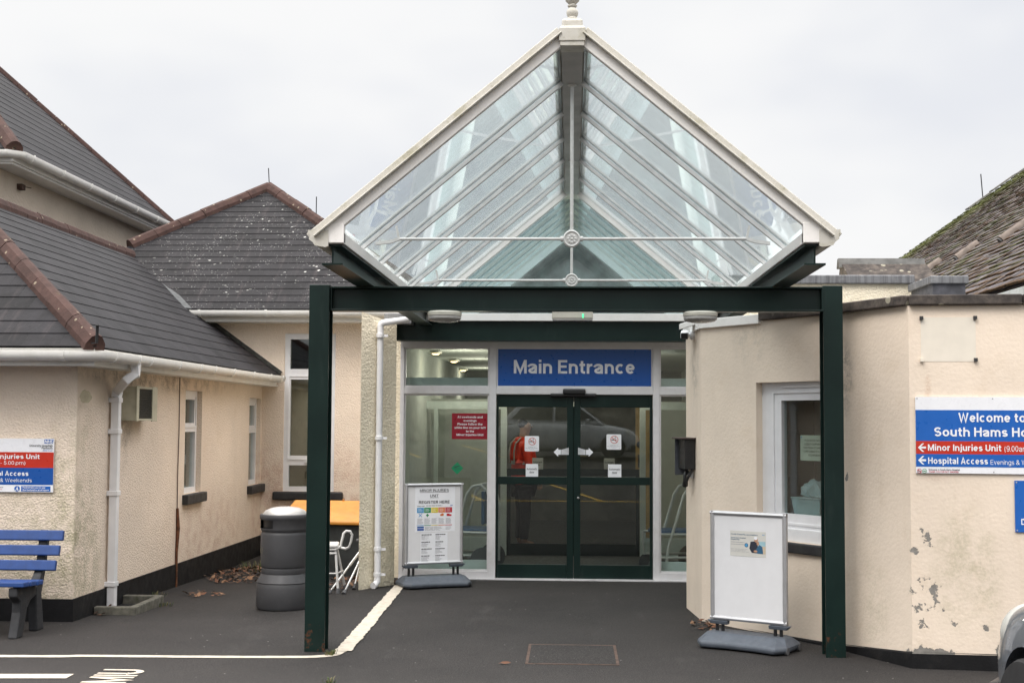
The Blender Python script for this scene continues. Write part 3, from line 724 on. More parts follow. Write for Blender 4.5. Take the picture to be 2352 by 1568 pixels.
def wall_panel(mb, p0, p1, z0, z1, openings=(), depth=.14, mi=0):
    """outer wall face from p0 to p1 (left to right seen from outside) with reveals round its openings"""
    mb.M = face_matrix(p0, p1); W = (V((p1[0], p1[1])) - V((p0[0], p0[1]))).length
    xs = sorted({0, W, *[o[0] for o in openings], *[o[1] for o in openings]}); zs = sorted({z0, z1, *[o[2] for o in openings], *[o[3] for o in openings]})
    for i in range(len(xs) - 1):
        for j in range(len(zs) - 1):
            cx, cz = (xs[i] + xs[i + 1]) / 2, (zs[j] + zs[j + 1]) / 2
            if any(o[0] < cx < o[1] and o[2] < cz < o[3] for o in openings): continue
            mb.poly([(xs[i], zs[j], 0), (xs[i + 1], zs[j], 0), (xs[i + 1], zs[j + 1], 0), (xs[i], zs[j + 1], 0)], mi)
    for a, b, c, d in openings:
        mb.add([(a, c, 0), (b, c, 0), (b, d, 0), (a, d, 0), (a, c, -depth), (b, c, -depth), (b, d, -depth), (a, d, -depth)],
               [(0, 1, 5, 4), (1, 2, 6, 5), (2, 3, 7, 6), (3, 0, 4, 7)], mi)
    mb.M = Matrix.Identity(4)
def fbox(mb, x0, x1, y0, y1, z0, z1, mi=0): mb.box(x0, x1, y0, y1, z0, z1, mi)
def window(parent, p0, p1, s0, s1, z0, z1, depth, panes, fw=.055, glass_mat=None, sash=()):
    """frame with glass panes in a wall opening; panes = [(x0,x1,z0,z1)] in opening coordinates"""
    Mx = face_matrix(p0, p1, out=-depth) @ Matrix.Translation((s0, z0, 0))
    W, H = s1 - s0, z1 - z0
    mb = MB(Mx)
    xs = sorted({0, W, *[p[0] for p in panes], *[p[1] for p in panes]}); zs = sorted({0, H, *[p[2] for p in panes], *[p[3] for p in panes]})
    for i in range(len(xs) - 1):
        for j in range(len(zs) - 1):
            cx, cz = (xs[i] + xs[i + 1]) / 2, (zs[j] + zs[j + 1]) / 2
            if any(p[0] < cx < p[1] and p[2] < cz < p[3] for p in panes): continue
            mb.box(xs[i], xs[i + 1], zs[j], zs[j + 1], -.03, .03)
    for a, b, c, d in sash:      # raised sash edges
        for q in ((a, b, c, c + .018), (a, b, d - .018, d), (a, a + .018, c + .018, d - .018), (b - .018, b, c + .018, d - .018)):
            mb.box(*q, .03, .042)
    w = build("window", mb, M['pvc_clean'], parent)
    for p in panes:
        pb = MB(Mx); pb.box(p[0] - .005, p[1] + .005, p[2] - .005, p[3] + .005, -.008, .002)
        build("pane", pb, glass_mat or M['pane'], w)
    return w, Mx

# ------------------------------------------------------------------ low wing with hipped slate roof
LX, LY, BY = -4.284, 11.165, 17.95      # right-hand wall, front wall, wall of the wing behind
wing = thing("hospital_wing", "low cream roughcast wing with hipped slate roof and two narrow windows near the bin", "building", (LX, LY, 0))
def X(u, v): return on_x(u, v, LX)
w1a, w1b = X(422, 1140).y, X(463, 1000).y
w1z0, w1z1 = X(440, 1132).z, X(445, 897).z
w2a, w2b = X(572, 1000).y, X(598, 1000).y
w2z0, w2z1 = X(585, 1112).z, X(585, 914).z
wl = MB()
WT = 2.19
wall_panel(wl, (LX, LY), (LX, BY + .02), -.25, WT, [(w1a - LY, w1b - LY, w1z0, w1z1), (w2a - LY, w2b - LY, w2z0, w2z1)], .12)
wall_panel(wl, (-9.2, LY), (LX, LY), -.25, WT)
wall_panel(wl, (-9.2, BY), (-9.2, LY), -.25, WT)
build("wall", wl, M['render'], wing)
pl = MB()
def plinth_z(y): return .19 + (y - LY) * -.007
pl.add([(LX + .015, LY - .015, -.25), (LX + .015, BY, -.25), (LX + .015, BY, plinth_z(BY)), (LX + .015, LY - .015, plinth_z(LY)), (LX, BY, plinth_z(BY)), (LX, LY, plinth_z(LY)), (-9.2, LY - .015, -.25), (-9.2, LY - .015, .19), (-9.2, LY, .19)],
       [(0, 1, 2, 3), (3, 2, 4, 5), (6, 0, 3, 7), (7, 3, 5, 8)])
build("plinth", pl, M['plinth'], wing)
for a, b, z0, z1 in ((w1a, w1b, w1z0, w1z1), (w2a, w2b, w2z0, w2z1)):
    W, H = b - a, z1 - z0
    tz = .36 * H
    w, Mx = window(wing, (LX, LY), (LX, BY), a - LY, b - LY, z0, z1, .09, [(.06, W - .06, .06, H - tz - .05), (.10, W - .10, H - tz + .05, H - .10)], sash=[(.05, W - .05, H - tz, H - .05)])
    sb = MB(Mx); sb.box(-.06, W + .06, -.11, -.002, -.05, .155); build("sill", sb, M['sill'], w, bevel=.01)
    bb = MB(Mx); bb.box(.02, W - .02, .02, H - .02, -.12, -.10); build("blind", bb, M['blind'], w)
RZ, RX, EXR, EYF, EZ = 4.14, -6.50, -4.02, 10.86, 2.345     # ridge, eaves
HY = EYF + (EXR - RX)                                          # hip meets ridge
rs = MB()
YV = BY + .0
def zr(x): return EZ + (EXR - x) * (RZ - EZ) / (EXR - RX)
slate_slope(rs, [(EXR, EYF, EZ), (EXR, BY - .02, EZ), (-5.28, BY - .02, zr(-5.28)), (RX, 19.15, RZ), (RX, HY, RZ)], .205)
slate_slope(rs, [(2 * RX - EXR, EYF, EZ), (EXR, EYF, EZ), (RX, HY, RZ)], .205)
slate_slope(rs, [(2 * RX - EXR, EYF, EZ), (RX, HY, RZ), (RX, 19.15, RZ), (2 * RX - EXR, 19.15, EZ)], .205)
build("roof", rs, M['slate_a'], wing)
hp = MB()
tile_run(hp, (EXR + .0, EYF + .0, EZ + .03), (RX, HY, RZ + .02), .092)
build("hip_tiles", hp, M['terracotta'], wing)
hp = MB(); tile_run(hp, (RX, HY, RZ + .02), (RX, 18.95, RZ + .01), .07); build("ridge_tiles", hp, M['terracotta'], wing)
hk = MB(); hk.sweep([(EXR - .02, EYF - .03, EZ + .03), (EXR + .03, EYF - .06, EZ + .03), (EXR + .035, EYF - .065, EZ + .17), (EXR + .045, EYF - .09, EZ + .18)], [(-.012, -.006), (.012, -.006), (.012, .006), (-.012, .006)])
build("hip_iron", hk, M['black'], wing)
gt = MB()
GZ = EZ - .055
gpts = [(-9.0, EYF - .045, GZ), (EXR - .09, EYF - .045, GZ), (EXR - .02, EYF - .03, GZ), (EXR + .03, EYF + .02, GZ), (EXR + .045, EYF + .09, GZ), (EXR + .045, BY - .16, GZ + .02)]
gutter_run(gt, gpts)
gutter = build("gutter", gt, M['pvc'], wing, smooth=True)
for x in (-4.27, -5.1, -5.9): gutter_clip(gutter, (x, EYF - .045, GZ), (1, 0, 0), M['pvc'])
for y in (11.1, 11.72, 12.05, 12.95, 13.7, 14.25, 15.05, 16.0, 16.9, 17.6): gutter_clip(gutter, (EXR + .045, y, GZ + .02 * (y - EYF) / 7), (0, 1, 0), M['pvc'])
fs = MB()
fs.box(-9.1, EXR - .015, EYF + .02, EYF + .045, EZ - .16, EZ - .01); fs.box(EXR - .04, EXR - .015, EYF + .045, BY - .2, EZ - .16, EZ - .01)
fs.box(-9.1, LX + .22, EYF + .045, LY + .1, WT - .0, WT + .015); fs.box(LX - .05, EXR - .04, LY + .1, BY - .02, WT - .0, WT + .015)
build("fascia", fs, M['pvc'], wing)
for y in (12.4, 13.2, 14.0, 14.9, 15.9, 16.8):
    rb = MB(); rb.bar((EXR - .02, y, EZ - .10), (EXR - .2, y, EZ - .13), .05, .05); build("rafter_foot", rb, M['pvc'], wing)
dp = MB()
dy = on_x(260, 1250, LX + .06).y + .01
dp.box(LX + .02, LX + .095, dy - .045, dy + .03, -.02, 1.93)
oy = on_x(312, 835, EXR + .045).y
dpo = build("downpipe", dp, M['pvc_clean'], wing, bevel=.008)
sw = MB(); sw.sweep([(LX + .058, dy - .008, 1.93), (LX + .065, dy, 2.0), (EXR - .01, oy - .05, 2.10), (EXR + .045, oy, 2.14), (EXR + .045, oy, GZ - .05)], [(-.04, -.04), (.04, -.04), (.04, .04), (-.04, .04)], up=(0, 1, .3))
build("swan_neck", sw, M['pvc_clean'], dpo, bevel=.008)
for z in (.22, 1.05, 1.62, 1.91):
    cb = MB(); cb.box(LX + .0, LX + .102, dy - .058, dy + .043, z - .022, z + .022); build("pipe_collar", cb, M['pvc_clean'], dpo, bevel=.004)
sh = MB(); sh.tube([(LX + .058, dy - .008, -.02), (LX + .10, dy - .05, -.05)], .036); build("pipe_shoe", sh, M['pvc_clean'], dpo, smooth=True)
# cable down the wall, rusty towards its foot
cb = MB(); yc = X(408, 1000).y
cb.tube([(LX + .012, yc, WT), (LX + .012, yc + .01, 1.6), (LX + .012, yc - .01, 1.1), (LX + .012, yc, .75)], .006, 6)
build("cable", cb, plain("brown_cable", (.12, .08, .06), .7), wing)
cb = MB(); cb.tube([(LX + .015, yc, .77), (LX + .02, yc + .02, .55), (LX + .015, yc, .3), (LX + .022, yc - .01, -.12)], [.014, .022, .015, .012], 6)
build("rusty_conduit", cb, plain("rust", (.14, .055, .025), .9, var=.5, scale=25, bump=.01), wing)
# patch of bare filler on the front wall
pa = MB(); c = on_y(197, 911, LY)
pa.M = Matrix.Translation((c.x - .06, LY - .004, c.z))
pa.M = face_matrix((c.x, LY), (c.x + 1, LY), c.z, .004)
pa.poly([(.055 * math.cos(a) * random.uniform(.85, 1.1), .058 * math.sin(a) * random.uniform(.85, 1.1), 0) for a in [i * .35 for i in range(18)]])
build("filler_patch", pa, plain("bare_filler", (.40, .35, .24), .9, var=.15, scale=20, bump=.01), wing)

# ------------------------------------------------------------------ hip-ended wing behind
bw = thing("hospital_wing", "cream wing with lichen-spotted hipped slate roof and tall white window behind the bin", "building", (-5, BY, 0))
BE = 17.62; BEZ = 3.235; AX, AY, AZ = -4.92, BE + 3.24, 5.49; BX0, BX1 = AX - 3.24, AX + 3.24
def B(u, v): return on_y(u, v, BY)
t0, t1 = B(651, 1000).x, B(768, 1000).x; tz0, tz1 = B(700, 1128).z, B(700, 766).z
wb = MB()
wall_panel(wb, (-8.0, BY), (-1.9, BY), -.3, 3.12, [(t0 + 8.0, t1 + 8.0, tz0, tz1)], .12)
wall_panel(wb, (-1.9, BY), (-1.9, BY + 13), -.3, 3.12); wall_panel(wb, (-8.0, BY + 13), (-8.0, BY), -.3, 3.12); wall_panel(wb, (-1.9, BY + 13), (-8.0, BY + 13), -.3, 3.12)
wb.poly([(-7.9, BY + .5, 3.1), (-2, BY + .5, 3.1), (-2, BY + 13, 3.1), (-7.9, BY + 13, 3.1)])
build("wall", wb, M['render'], bw)
pb = MB(); pb.box(LX - .2, -1.88, BY - .015, BY + .02, -.3, -.05); build("plinth", pb, M['plinth'], bw)
W, H = t1 - t0, tz1 - tz0
def fz(v): return (B(700, v).z - tz0)
w, Mx = window(bw, (-8.0, BY), (-1.9, BY), t0 + 8.0, t1 + 8.0, tz0, tz1, .05,
    [(.075, W - .075, fz(1117), fz(1068)), (.085, W - .085, fz(1046), fz(871)), (.075, W - .075, fz(847), fz(779))], sash=[(.05, W - .05, fz(1056), fz(862))])
sb = MB(Mx); sb.box(-.13, W + .13, -.12, -.002, -.05, .12); build("sill", sb, M['sill'], w, bevel=.02)
bb = MB(Mx); bb.box(.02, W - .02, .02, H * .74, -.16, -.14); build("blind", bb, plain("brown_blind", (.30, .24, .17), .8), w)
hn = MB(Mx); hn.box(W * .42, W * .58, fz(1062), fz(1058), .03, .06); build("handle", hn, M['pvc_clean'], w)
rb = MB()
slate_slope(rb, [(BX0, BE, BEZ), (BX1, BE, BEZ), (AX, AY, AZ)], .19)
slate_slope(rb, [(BX1, BE, BEZ), (BX1, BE + 14, BEZ), (AX, BE + 14, AZ), (AX, AY, AZ)], .19)
slate_slope(rb, [(BX0, BE, BEZ), (AX, AY, AZ), (AX, BE + 14, AZ), (BX0, BE + 14, BEZ)], .19)
build("roof", rb, M['slate_b'], bw)
hp = MB(); tile_run(hp, (-6.62, BE + (BX0 + 6.62) * -1, BEZ + (-6.62 - BX0) * (AZ - BEZ) / 3.24 + .03), (AX, AY, AZ + .02), .10)
build("hip_tiles", hp, M['terracotta'], bw)
hp = MB(); tile_run(hp, (BX1, BE, BEZ + .03), (AX, AY, AZ + .02), .10); build("hip_tiles", hp, M['terracotta'], bw)
sp = MB(); sp.tube([(AX, AY, AZ + .08), (AX - .015, AY, AZ + .32)], .008, 6); build("bird_spike", sp, M['black'], bw)
q = V((BX1, BE, BEZ)).lerp(V((AX, AY, AZ)), .70); sp = MB(); sp.tube([q, q + V((0, 0, .36))], .008, 6); build("bird_spike", sp, M['black'], bw)
gb = MB(); gx0 = on_y(437, 720, BE).x
gutter_run(gb, [(gx0, BE - .05, BEZ - .035), (BX1 + .05, BE - .05, BEZ - .035)], .07)
gg = build("gutter", gb, M['pvc'], bw, smooth=True)
for u in (463, 615, 762): gutter_clip(gg, (on_y(u, 715, BE).x, BE - .05, BEZ - .035), (1, 0, 0), M['pvc'], .078)
fb = MB(); fb.box(gx0 + .12, BX1, BE + .03, BE + .055, BEZ - .17, BEZ - .04); fb.box(gx0 + .12, BX1, BE + .055, BY, BEZ - .17, BEZ - .15); build("fascia", fb, M['pvc'], bw)
vl = MB()
vl.bar(V((-5.22, BE - .1, zr(-5.22) + .02)), V((-6.52, BE + 1.62, zr(-6.52) + .05)), .10, .02, up=(.4, -.5, .75))
build("valley_lead", vl, plain("dull_valley_lead", (.055, .06, .062), .7, var=.3), bw)
vg = MB(); vg.bar((EXR + .0, BY - .025, EZ + .03), (-5.3, BY - .025, zr(-5.3) + .03), .05, .05, up=(.55, 0, .83)); build("abutment_mortar", vg, plain("dark_mortar", (.04, .04, .035), .9, var=.4, scale=20), wing)
# small fern in the abutment
fn = thing("fern", "small green fern rooted where the slate verge meets the cream wall", "plant", tuple(B(497, 775)))
fm = MB()
c = B(500, 776) + V((0, -.05, 0))
for k in range(9):
    a = R(15 + 150 * k / 8); L = random.uniform(.10, .2); dx = math.cos(a)
    for j in range(7):
        t = j / 7; p = c + V((dx * L * t, -.03 * t - .02 * (k % 3), math.sin(a) * L * t * .75 - .06 * t * t)); s = .035 * (1 - t * .75)
        for sg in (-1, 1):
            e = p + V((-math.sin(a) * s * sg + dx * .015, .01 * sg, math.cos(a) * s * sg + .012)); f = V((dx * .012, 0, .010))
            fm.poly([p, p + f, e + f, e])
build("fronds", fm, plain("fern_green", (.035, .075, .018), .6, var=.3), fn)

# ------------------------------------------------------------------ taller block behind
TX, TY0, TY1, TZ = -7.5, 17.1, 24.25, 5.36
tb = thing("hospital_block", "tall cream block with steep slate roof rising behind the low wing", "building", (TX, TY0, 0))
wt_ = MB(); wall_panel(wt_, (TX - .36, TY0 + .36), (TX - .36, TY1 - .3), 0, TZ - .2); wall_panel(wt_, (TX - 8, TY0 + .36), (TX - .36, TY0 + .36), 0, TZ - .2); wall_panel(wt_, (TX - .36, TY1 - .3), (TX - 8, TY1 - .3), 0, TZ - .2)
build("wall", wt_, render_wall("grey_cream_render", (.56, .485, .40), 24), tb)
rt = MB(); s45 = 3.4; th = .98
slate_slope(rt, [(TX, TY0, TZ), (TX, TY1, TZ), (TX - s45, TY1 - s45, TZ + s45 * th), (TX - s45, TY0 + s45, TZ + s45 * th)], .24)
slate_slope(rt, [(TX - 2 * s45, TY0, TZ), (TX, TY0, TZ), (TX - s45, TY0 + s45, TZ + s45 * th)], .24)
slate_slope(rt, [(TX, TY1, TZ), (TX - 2 * s45, TY1, TZ), (TX - s45, TY1 - s45, TZ + s45 * th)], .24)
build("roof", rt, M['slate_a'], tb)
hp = MB(); tile_run(hp, (TX, TY0, TZ + .03), (TX - s45, TY0 + s45, TZ + s45 * th + .03), .12); build("hip_tiles", hp, M['terracotta'], tb)
hp = MB(); tile_run(hp, (TX, TY1, TZ + .01), (TX - s45, TY1 - s45, TZ + s45 * th + .0), .05); build("hip_tiles", hp, M['terracotta'], tb)
gt = MB(); gutter_run(gt, [(TX - 5, TY0 - .05, TZ - .05), (TX - .05, TY0 - .05, TZ - .05), (TX + .05, TY0 + .06, TZ - .05), (TX + .05, TY1, TZ - .03)], .075)
tg = build("gutter", gt, M['pvc'], tb, smooth=True)
for k in range(7): gutter_clip(tg, (TX + .05, TY0 + .35 + k * 1.08, TZ - .048), (0, 1, 0), M['pvc'], .085)
ft = MB(); ft.box(TX - .06, TX - .03, TY0 - .0, TY1, TZ - .17, TZ - .03); ft.box(TX - .36, TX - .06, TY0 + .05, TY1, TZ - .2, TZ - .17); ft.box(TX - 6, TX - .06, TY0 + .02, TY0 + .05, TZ - .17, TZ - .03)
build("fascia", ft, M['pvc'], tb)
for k in range(6):
    rb = MB(); y = TY0 + .8 + k * 1.08; rb.bar((TX - .03, y, TZ - .12), (TX - .3, y, TZ - .16), .06, .06); build("rafter_foot", rb, M['pvc'], tb)
for (u, v) in ((52, 394), (47, 430)):
    p = on_x(u, v, TX - .33); ib = MB(); ib.box(p.x - .03, p.x + .05, p.y - .06, p.y + .06, p.z - .04, p.z + .04); ib.tube([p + V((.03, -.1, .0)), p + V((.05, .25, .03))], .008, 6)
    build("rusty_bracket", ib, plain("rusty_iron", (.07, .04, .03), .9, var=.4, scale=20), tb, bevel=.008)

# ------------------------------------------------------------------ mossy-roofed building on the right
mb_ = thing("slate_roofed_hall", "large building with a mossy slate roof rising behind the right-hand parapet", "building", (4.6, 20, 0))
MX, MY, MZ, MT = 4.57, 34.0, 3.17, .715; MR = 8.2
rm = MB()
slate_slope(rm, [(MX, 10.2, MZ), (MX, MY, MZ), (MX + MR, MY, MZ + MR * MT), (MX + MR, 10.2, MZ + MR * MT)], .17, lift=.014, rough=.013)
build("roof", rm, M['slate_m'], mb_)
rm2 = MB(); slate_slope(rm2, [(MX + 2 * MR, MY, MZ), (MX + 2 * MR, 10.2, MZ), (MX + MR, 10.2, MZ + MR * MT), (MX + MR, MY, MZ + MR * MT)], .4); build("roof", rm2, M['slate_m'], mb_)
wm = MB(); wall_panel(wm, (MX + .4, MY - .3), (MX + .4, 10.4), 0, MZ - .1); wall_panel(wm, (MX + .4, 10.5), (MX + 2 * MR - .4, 10.5), 0, MZ)
wm.poly([(MX + .2, MY - .2, MZ), (MX + 2 * MR - .2, MY - .2, MZ), (MX + MR, MY - .2, MZ + MR * MT - .1)])
wm.poly([(MX + .42, 10.5, MZ - .02), (MX + 2 * MR - .4, 10.5, MZ - .02), (MX + 2 * MR - .4, 10.5, MZ + .25), (MX + MR, 10.5, MZ + MR * MT - .06), (MX + .42, 10.5, MZ + .25)])
build("wall", wm, M['render'], mb_)
bm = MB(); bm.box(MX - .02, MX + .05, 10.2, MY, MZ - .34, MZ - .05); build("fascia", bm, weathered_white("mouldy_white_fascia", (.55, .57, .55), .5, (.2, .22, .17)), mb_)
vt = MB()
for (u, v, L) in ((2118, 633, .42), (2200, 597, .42), (2302, 556, .48)):
    d = ray(u, v); a = (MZ - MX * MT - CAM_Z) / (d.z - d.x * MT); p = d * a + V((0, 0, CAM_Z))
    e = p + V((1, 0, MT)).normalized() * L; n = V((-MT, 0, 1)).normalized()
    vb = MB(); vb.sweep([p + n * .05, e + n * .05], [(.085 * math.cos(R(x)), .10 * math.sin(R(x)) - .05) for x in range(0, 181, 20)], up=n)
    vv = build("roof_vent", vb, plain("clay_vent_tile", (.16, .13, .11), .85, var=.25, bump=.01), mb_, smooth=True)
    vk = MB(); vk.sweep([p + n * .05 - V((.022, 0, .016)), p + n * .05 - V((.006, 0, .004))], [(.065 * math.cos(R(x)), .08 * math.sin(R(x)) - .05) for x in range(0, 181, 20)], up=n); build("vent_mouth", vk, M['black'], vv)
d = ray(2256, 437); t = (MY - .1) / d.y; p = d * t + V((0, 0, CAM_Z)); sp = MB(); sp.tube([V((p.x + .02, p.y, MZ + (p.x - MX) * MT - .05)), p + V((-.03, 0, .42))], .014, 6); build("bird_spike", sp, M['black'], mb_)
for i in range(4):
    x0_ = (on_y(2212, 0, MY).x + i * .62); vt = MB(); z0 = MZ + (x0_ - MX) * MT + .045 + .02 * (i % 2)
    vt.bar((x0_, MY - .06, z0), (x0_ + .58, MY - .06, z0 + .58 * MT), .3, .04, up=(-MT, 0, 1)); build("verge_slate", vt, plain("pale_slate", (.17, .165, .16), .7, var=.2), mb_)
# flat-roofed store with lead parapet
PY = 15.2
fp = thing("flat_roof_block", "cream block topped by a lead-capped parapet and dark ridged rooflight behind the bay", "building", (3, PY, 0))
px0, px1 = 1.95, on_y(2100, 640, PY).x
pz1, pz2, pz0 = on_y(2000, 632, PY).z, on_y(2000, 650, PY).z, 0
fw = MB(); fw.box(px0 - .02, px1 - .03, PY + .02, PY + 8, 0, pz2); build("wall", fw, M['pebble'], fp)
fl = MB(); fl.box(px0 - .3, px1, PY - .03, PY + .3, pz2 - .01, pz1); fl.box(px1 - .3, px1, PY + .3, PY + 8, pz2 - .01, pz1); build("lead_cap", fl, M['lead'], fp, bevel=.012)
ry = PY + 1.3; ra, rb_ = on_y(1930, 600, ry), on_y(2122, 600, ry)
rr = MB(); rr.add([(ra.x, ry, ra.z), (rb_.x, ry, ra.z), (rb_.x + .1, ry - .5, ra.z - .36), (ra.x + .06, ry - .5, ra.z - .36), (rb_.x + .1, ry + .5, ra.z - .36), (ra.x + .06, ry + .5, ra.z - .36)], [(0, 1, 2, 3), (1, 0, 5, 4), (0, 3, 5), (1, 4, 2)])
rro = build("ridged_rooflight", rr, M['coping'], fp)
rc = MB(); rc.bar((ra.x - .03, ry - .04, ra.z - .03), (rb_.x, ry - .04, ra.z - .03), .025, .13, up=(0, .45, 1)); rc.bar((ra.x - .03, ry + .05, ra.z - .03), (rb_.x, ry + .05, ra.z - .03), .025, .13, up=(0, -.45, 1)); build("ridge_cap", rc, plain("grey_ridge_cap", (.12, .12, .115), .8, var=.25, dirt=(.04, .04, .03)), rro)
by = 14.2
ba, bb_ = on_y(2137, 633, by), on_y(2226, 670, by)
bx = MB(); bx.box(ba.x + .03, bb_.x - .03, by + .03, by + .9, bb_.z - .3, ba.z - .08); b_ = build("roof_vent_box", bx, plain("dark_lead_box", (.07, .072, .085), .6, var=.3), fp)
bx = MB(); bx.box(ba.x, bb_.x, by, by + .95, ba.z - .085, ba.z); build("vent_box_cap", bx, M['lead'], b_, bevel=.01)

# ------------------------------------------------------------------ entrance hall: pier, glazed screen, sliding doors, lobby
FY = 14.45
eh = thing("entrance_hall", "glazed white-framed entrance screen with dark green sliding doors and a pebbledashed side pier", "building", (0, FY, 0))
def E(u, v, y=FY): return on_y(u, v, y)
pp0, pp1 = on_ground(823, 1354).xy, on_ground(905, 1342).xy
pb = MB(); ptop = 2.86
pb.add([(pp0.x, pp0.y, -.2), (pp1.x, pp1.y, -.2), (pp1.x, pp1.y, ptop - .1), (pp0.x, pp0.y, ptop), (pp0.x - .02, pp0.y + .16, -.2), (pp1.x - .06, pp1.y + .4, -.2), (pp1.x - .06, pp1.y + .4, ptop - .1), (pp0.x - .02, pp0.y + .16, ptop)],
       [(0, 1, 2, 3), (1, 5, 6, 2), (5, 4, 7, 6), (4, 0, 3, 7), (3, 2, 6, 7)])
build("pier", pb, M['pebble'], eh)
sp = MB(); sp.box(-2.02, -1.90, FY + .05, FY + 8, -.2, 2.78); build("wall", sp, M['pebble'], eh)
sp = MB(); sp.box(1.97, 2.07, FY + .05, FY + 8, -.2, 2.78); build("wall", sp, M['pebble'], eh)
lf = MB(); c0, c1 = on_y(886, 728, 14.0), on_y(946, 742, 14.0)
lf.box(-2.02, c1.x, 13.98, 14.35, c1.z - .01, c0.z + .04); build("lead_flashing", lf, M['lead'], eh, bevel=.008)
# white aluminium screen
xs_ = [E(918, 1000).x, E(927, 1000).x, E(1123, 1000).x, E(1139, 1000).x, E(1500, 1000).x, E(1515, 1000).x, 1.86, 1.96]
zt, zt2 = E(1312, 785).z, E(1312, 798).z
tr1, tr0 = E(1312, 890).z, E(1312, 905.5).z
sl0 = .085
sc = MB()
for a, b in ((xs_[0], xs_[1]), (xs_[2], xs_[3]), (xs_[4], xs_[5]), (xs_[6], xs_[7])): sc.box(a, b, FY, FY + .1, 0, zt2)
sc.box(xs_[0], xs_[7], FY - .003, FY + .1, zt2, zt)
for a, b in ((xs_[1], xs_[2]), (xs_[3], xs_[4]), (xs_[5], xs_[6])):
    sc.box(a, b, FY + .002, FY + .098, tr0, tr1)
for a, b in ((xs_[1], xs_[2]), (xs_[5], xs_[6])): sc.box(a, b, FY + .002, FY + .098, 0, sl0)
# glazing beads
for a, b in ((xs_[1], xs_[2]), (xs_[3], xs_[4]), (xs_[5], xs_[6])):
    for z0, z1 in ((tr1, zt2), (sl0, tr0)):
        if a == xs_[3] and z0 == sl0: continue
        for q in ((a, b, z0, z0 + .018), (a, b, z1 - .018, z1), (a, a + .018, z0 + .018, z1 - .018), (b - .018, b, z0 + .018, z1 - .018)):
            sc.box(q[0], q[1], FY + .018, FY + .07, q[2], q[3])
build("screen_frame", sc, M['alu'], eh, bevel=.003)
for a, b in ((xs_[1], xs_[2]), (xs_[5], xs_[6])):
    for z0, z1 in ((tr1, zt2), (sl0, tr0)):
        q = MB(); q.box(a + .01, b - .01, FY + .04, FY + .05, z0 + .01, z1 - .01); build("pane", q, M['pane'], eh)
th = MB(); th.box(-1.9, 1.96, FY - .06, FY + .12, -.1, .012); build("threshold", th, M['alu'], eh)
# sliding doors
dx0, dxm, dx1 = xs_[3] + .004, E(1317.5, 1100).x, xs_[4] - .004
dz = [.014, E(1312, 1297).z, E(1312, 1113).z, E(1312, 1095).z, E(1312, 935).z, tr0 - .004]
def sliding_door(x0, x1, s0, s1, y, parent, mat, name="sliding_door"):
    m = MB()
    m.box(x0, x0 + s0, y, y + .045, dz[0], dz[5]); m.box(x1 - s1, x1, y, y + .045, dz[0], dz[5])
    for a, b in ((dz[0], dz[1]), (dz[2], dz[3]), (dz[4], dz[5])): m.box(x0 + s0, x1 - s1, y + .001, y + .044, a, b)
    d = build(name, m, mat, parent, bevel=.004)
    for a, b in ((dz[1], dz[2]), (dz[3], dz[4])):
        g_ = MB(); g_.box(x0 + s0 - .005, x1 - s1 + .005, y + .018, y + .026, a - .005, b + .005); build("pane", g_, M['door_glass'], d)
    return d
st = E(1317, 1100).x - E(1302, 1100).x
dl = sliding_door(dx0, dxm - .003, .022, st, FY + .03, eh, M['door_green'])
dr = sliding_door(dxm + .003, dx1, st, .03, FY + .03, eh, M['door_green'])
lk = MB(); p = E(1328, 1143); lk.lathe([(.0, 0), (.012, 0), (.012, .012), (.004, .014)], (p.x, FY + .03, p.z), 12, ax=(0, -1, 0)); build("lock", lk, M['chrome'], dr)
hd = MB(); a, b = E(1264, 908), E(1370, 900); hd.box(a.x, b.x, FY - .02, FY + .02, tr0 - .03, tr0 + .012); a, b = E(1293, 905), E(1345, 893)
hd.box(a.x, b.x, FY - .055, FY - .004, a.z, b.z); build("door_sensor", hd, M['black'], eh, bevel=.014)
# inner lobby
IY = 16.8
ib = MB()
ib.box(-1.895, 1.965, FY + .12, 23, -.02, .006); build("lobby_floor", ib, M['mat_floor'], eh)
ib = MB(); ib.box(-1.9, -1.86, FY + .15, 23, 0, 2.7); build("lobby_wall", ib, M['inside'], eh)
ib = MB(); ib.box(1.92, 1.968, FY + .15, 23, 0, 2.7); build("lobby_wall", ib, M['inside'], eh)
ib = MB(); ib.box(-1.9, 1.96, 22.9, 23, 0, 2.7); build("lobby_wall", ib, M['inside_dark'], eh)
ib = MB(); ib.box(-1.9, 1.96, FY + .18, 23, 2.60, 2.64); build("lobby_ceiling", ib, M['inside'], eh)
ib = MB()
for a, b in ((xs_[1], xs_[2]), (xs_[5], xs_[6])):
    zz = E(1000, 866).z; ib.box(a, b, FY + .13, FY + .16, tr1, zz)
    ib.box(a, b, FY + .13, FY + .16, sl0, sl0 + .11)
build("frosted_strip", ib, M['inside_pale'], eh)
def I(u, v): return on_y(u, v, IY)
ja, jb, jc, jd = I(1150, 1000).x, I(1164, 1000).x, I(1470, 1000).x, I(1483, 1000).x
jt = I(1312, 933).z; jm = .02
ij = MB(); ij.box(ja, jb, IY, IY + .08, jm, jt); ij.box(jc, jd, IY, IY + .08, jm, jt)
ij.box(-1.86, ja, IY, IY + .08, jt - .04, jt); ij.box(jd, 1.92, IY, IY + .08, jt - .04, jt); ij.box(-1.86, ja, IY + .01, IY + .07, jm, .25); ij.box(jd, 1.92, IY + .01, IY + .07, jm, .25)
for u in (933, 972, 1000): ij.box(I(u, 1000).x - .02, I(u, 1000).x + .03, IY + .005, IY + .075, .25, jt - .04)
ij.box(-1.86, 1.92, IY + .002, IY + .078, jt, jt + .06)
build("inner_screen", ij, M['inside_pale'], eh)
il = MB()
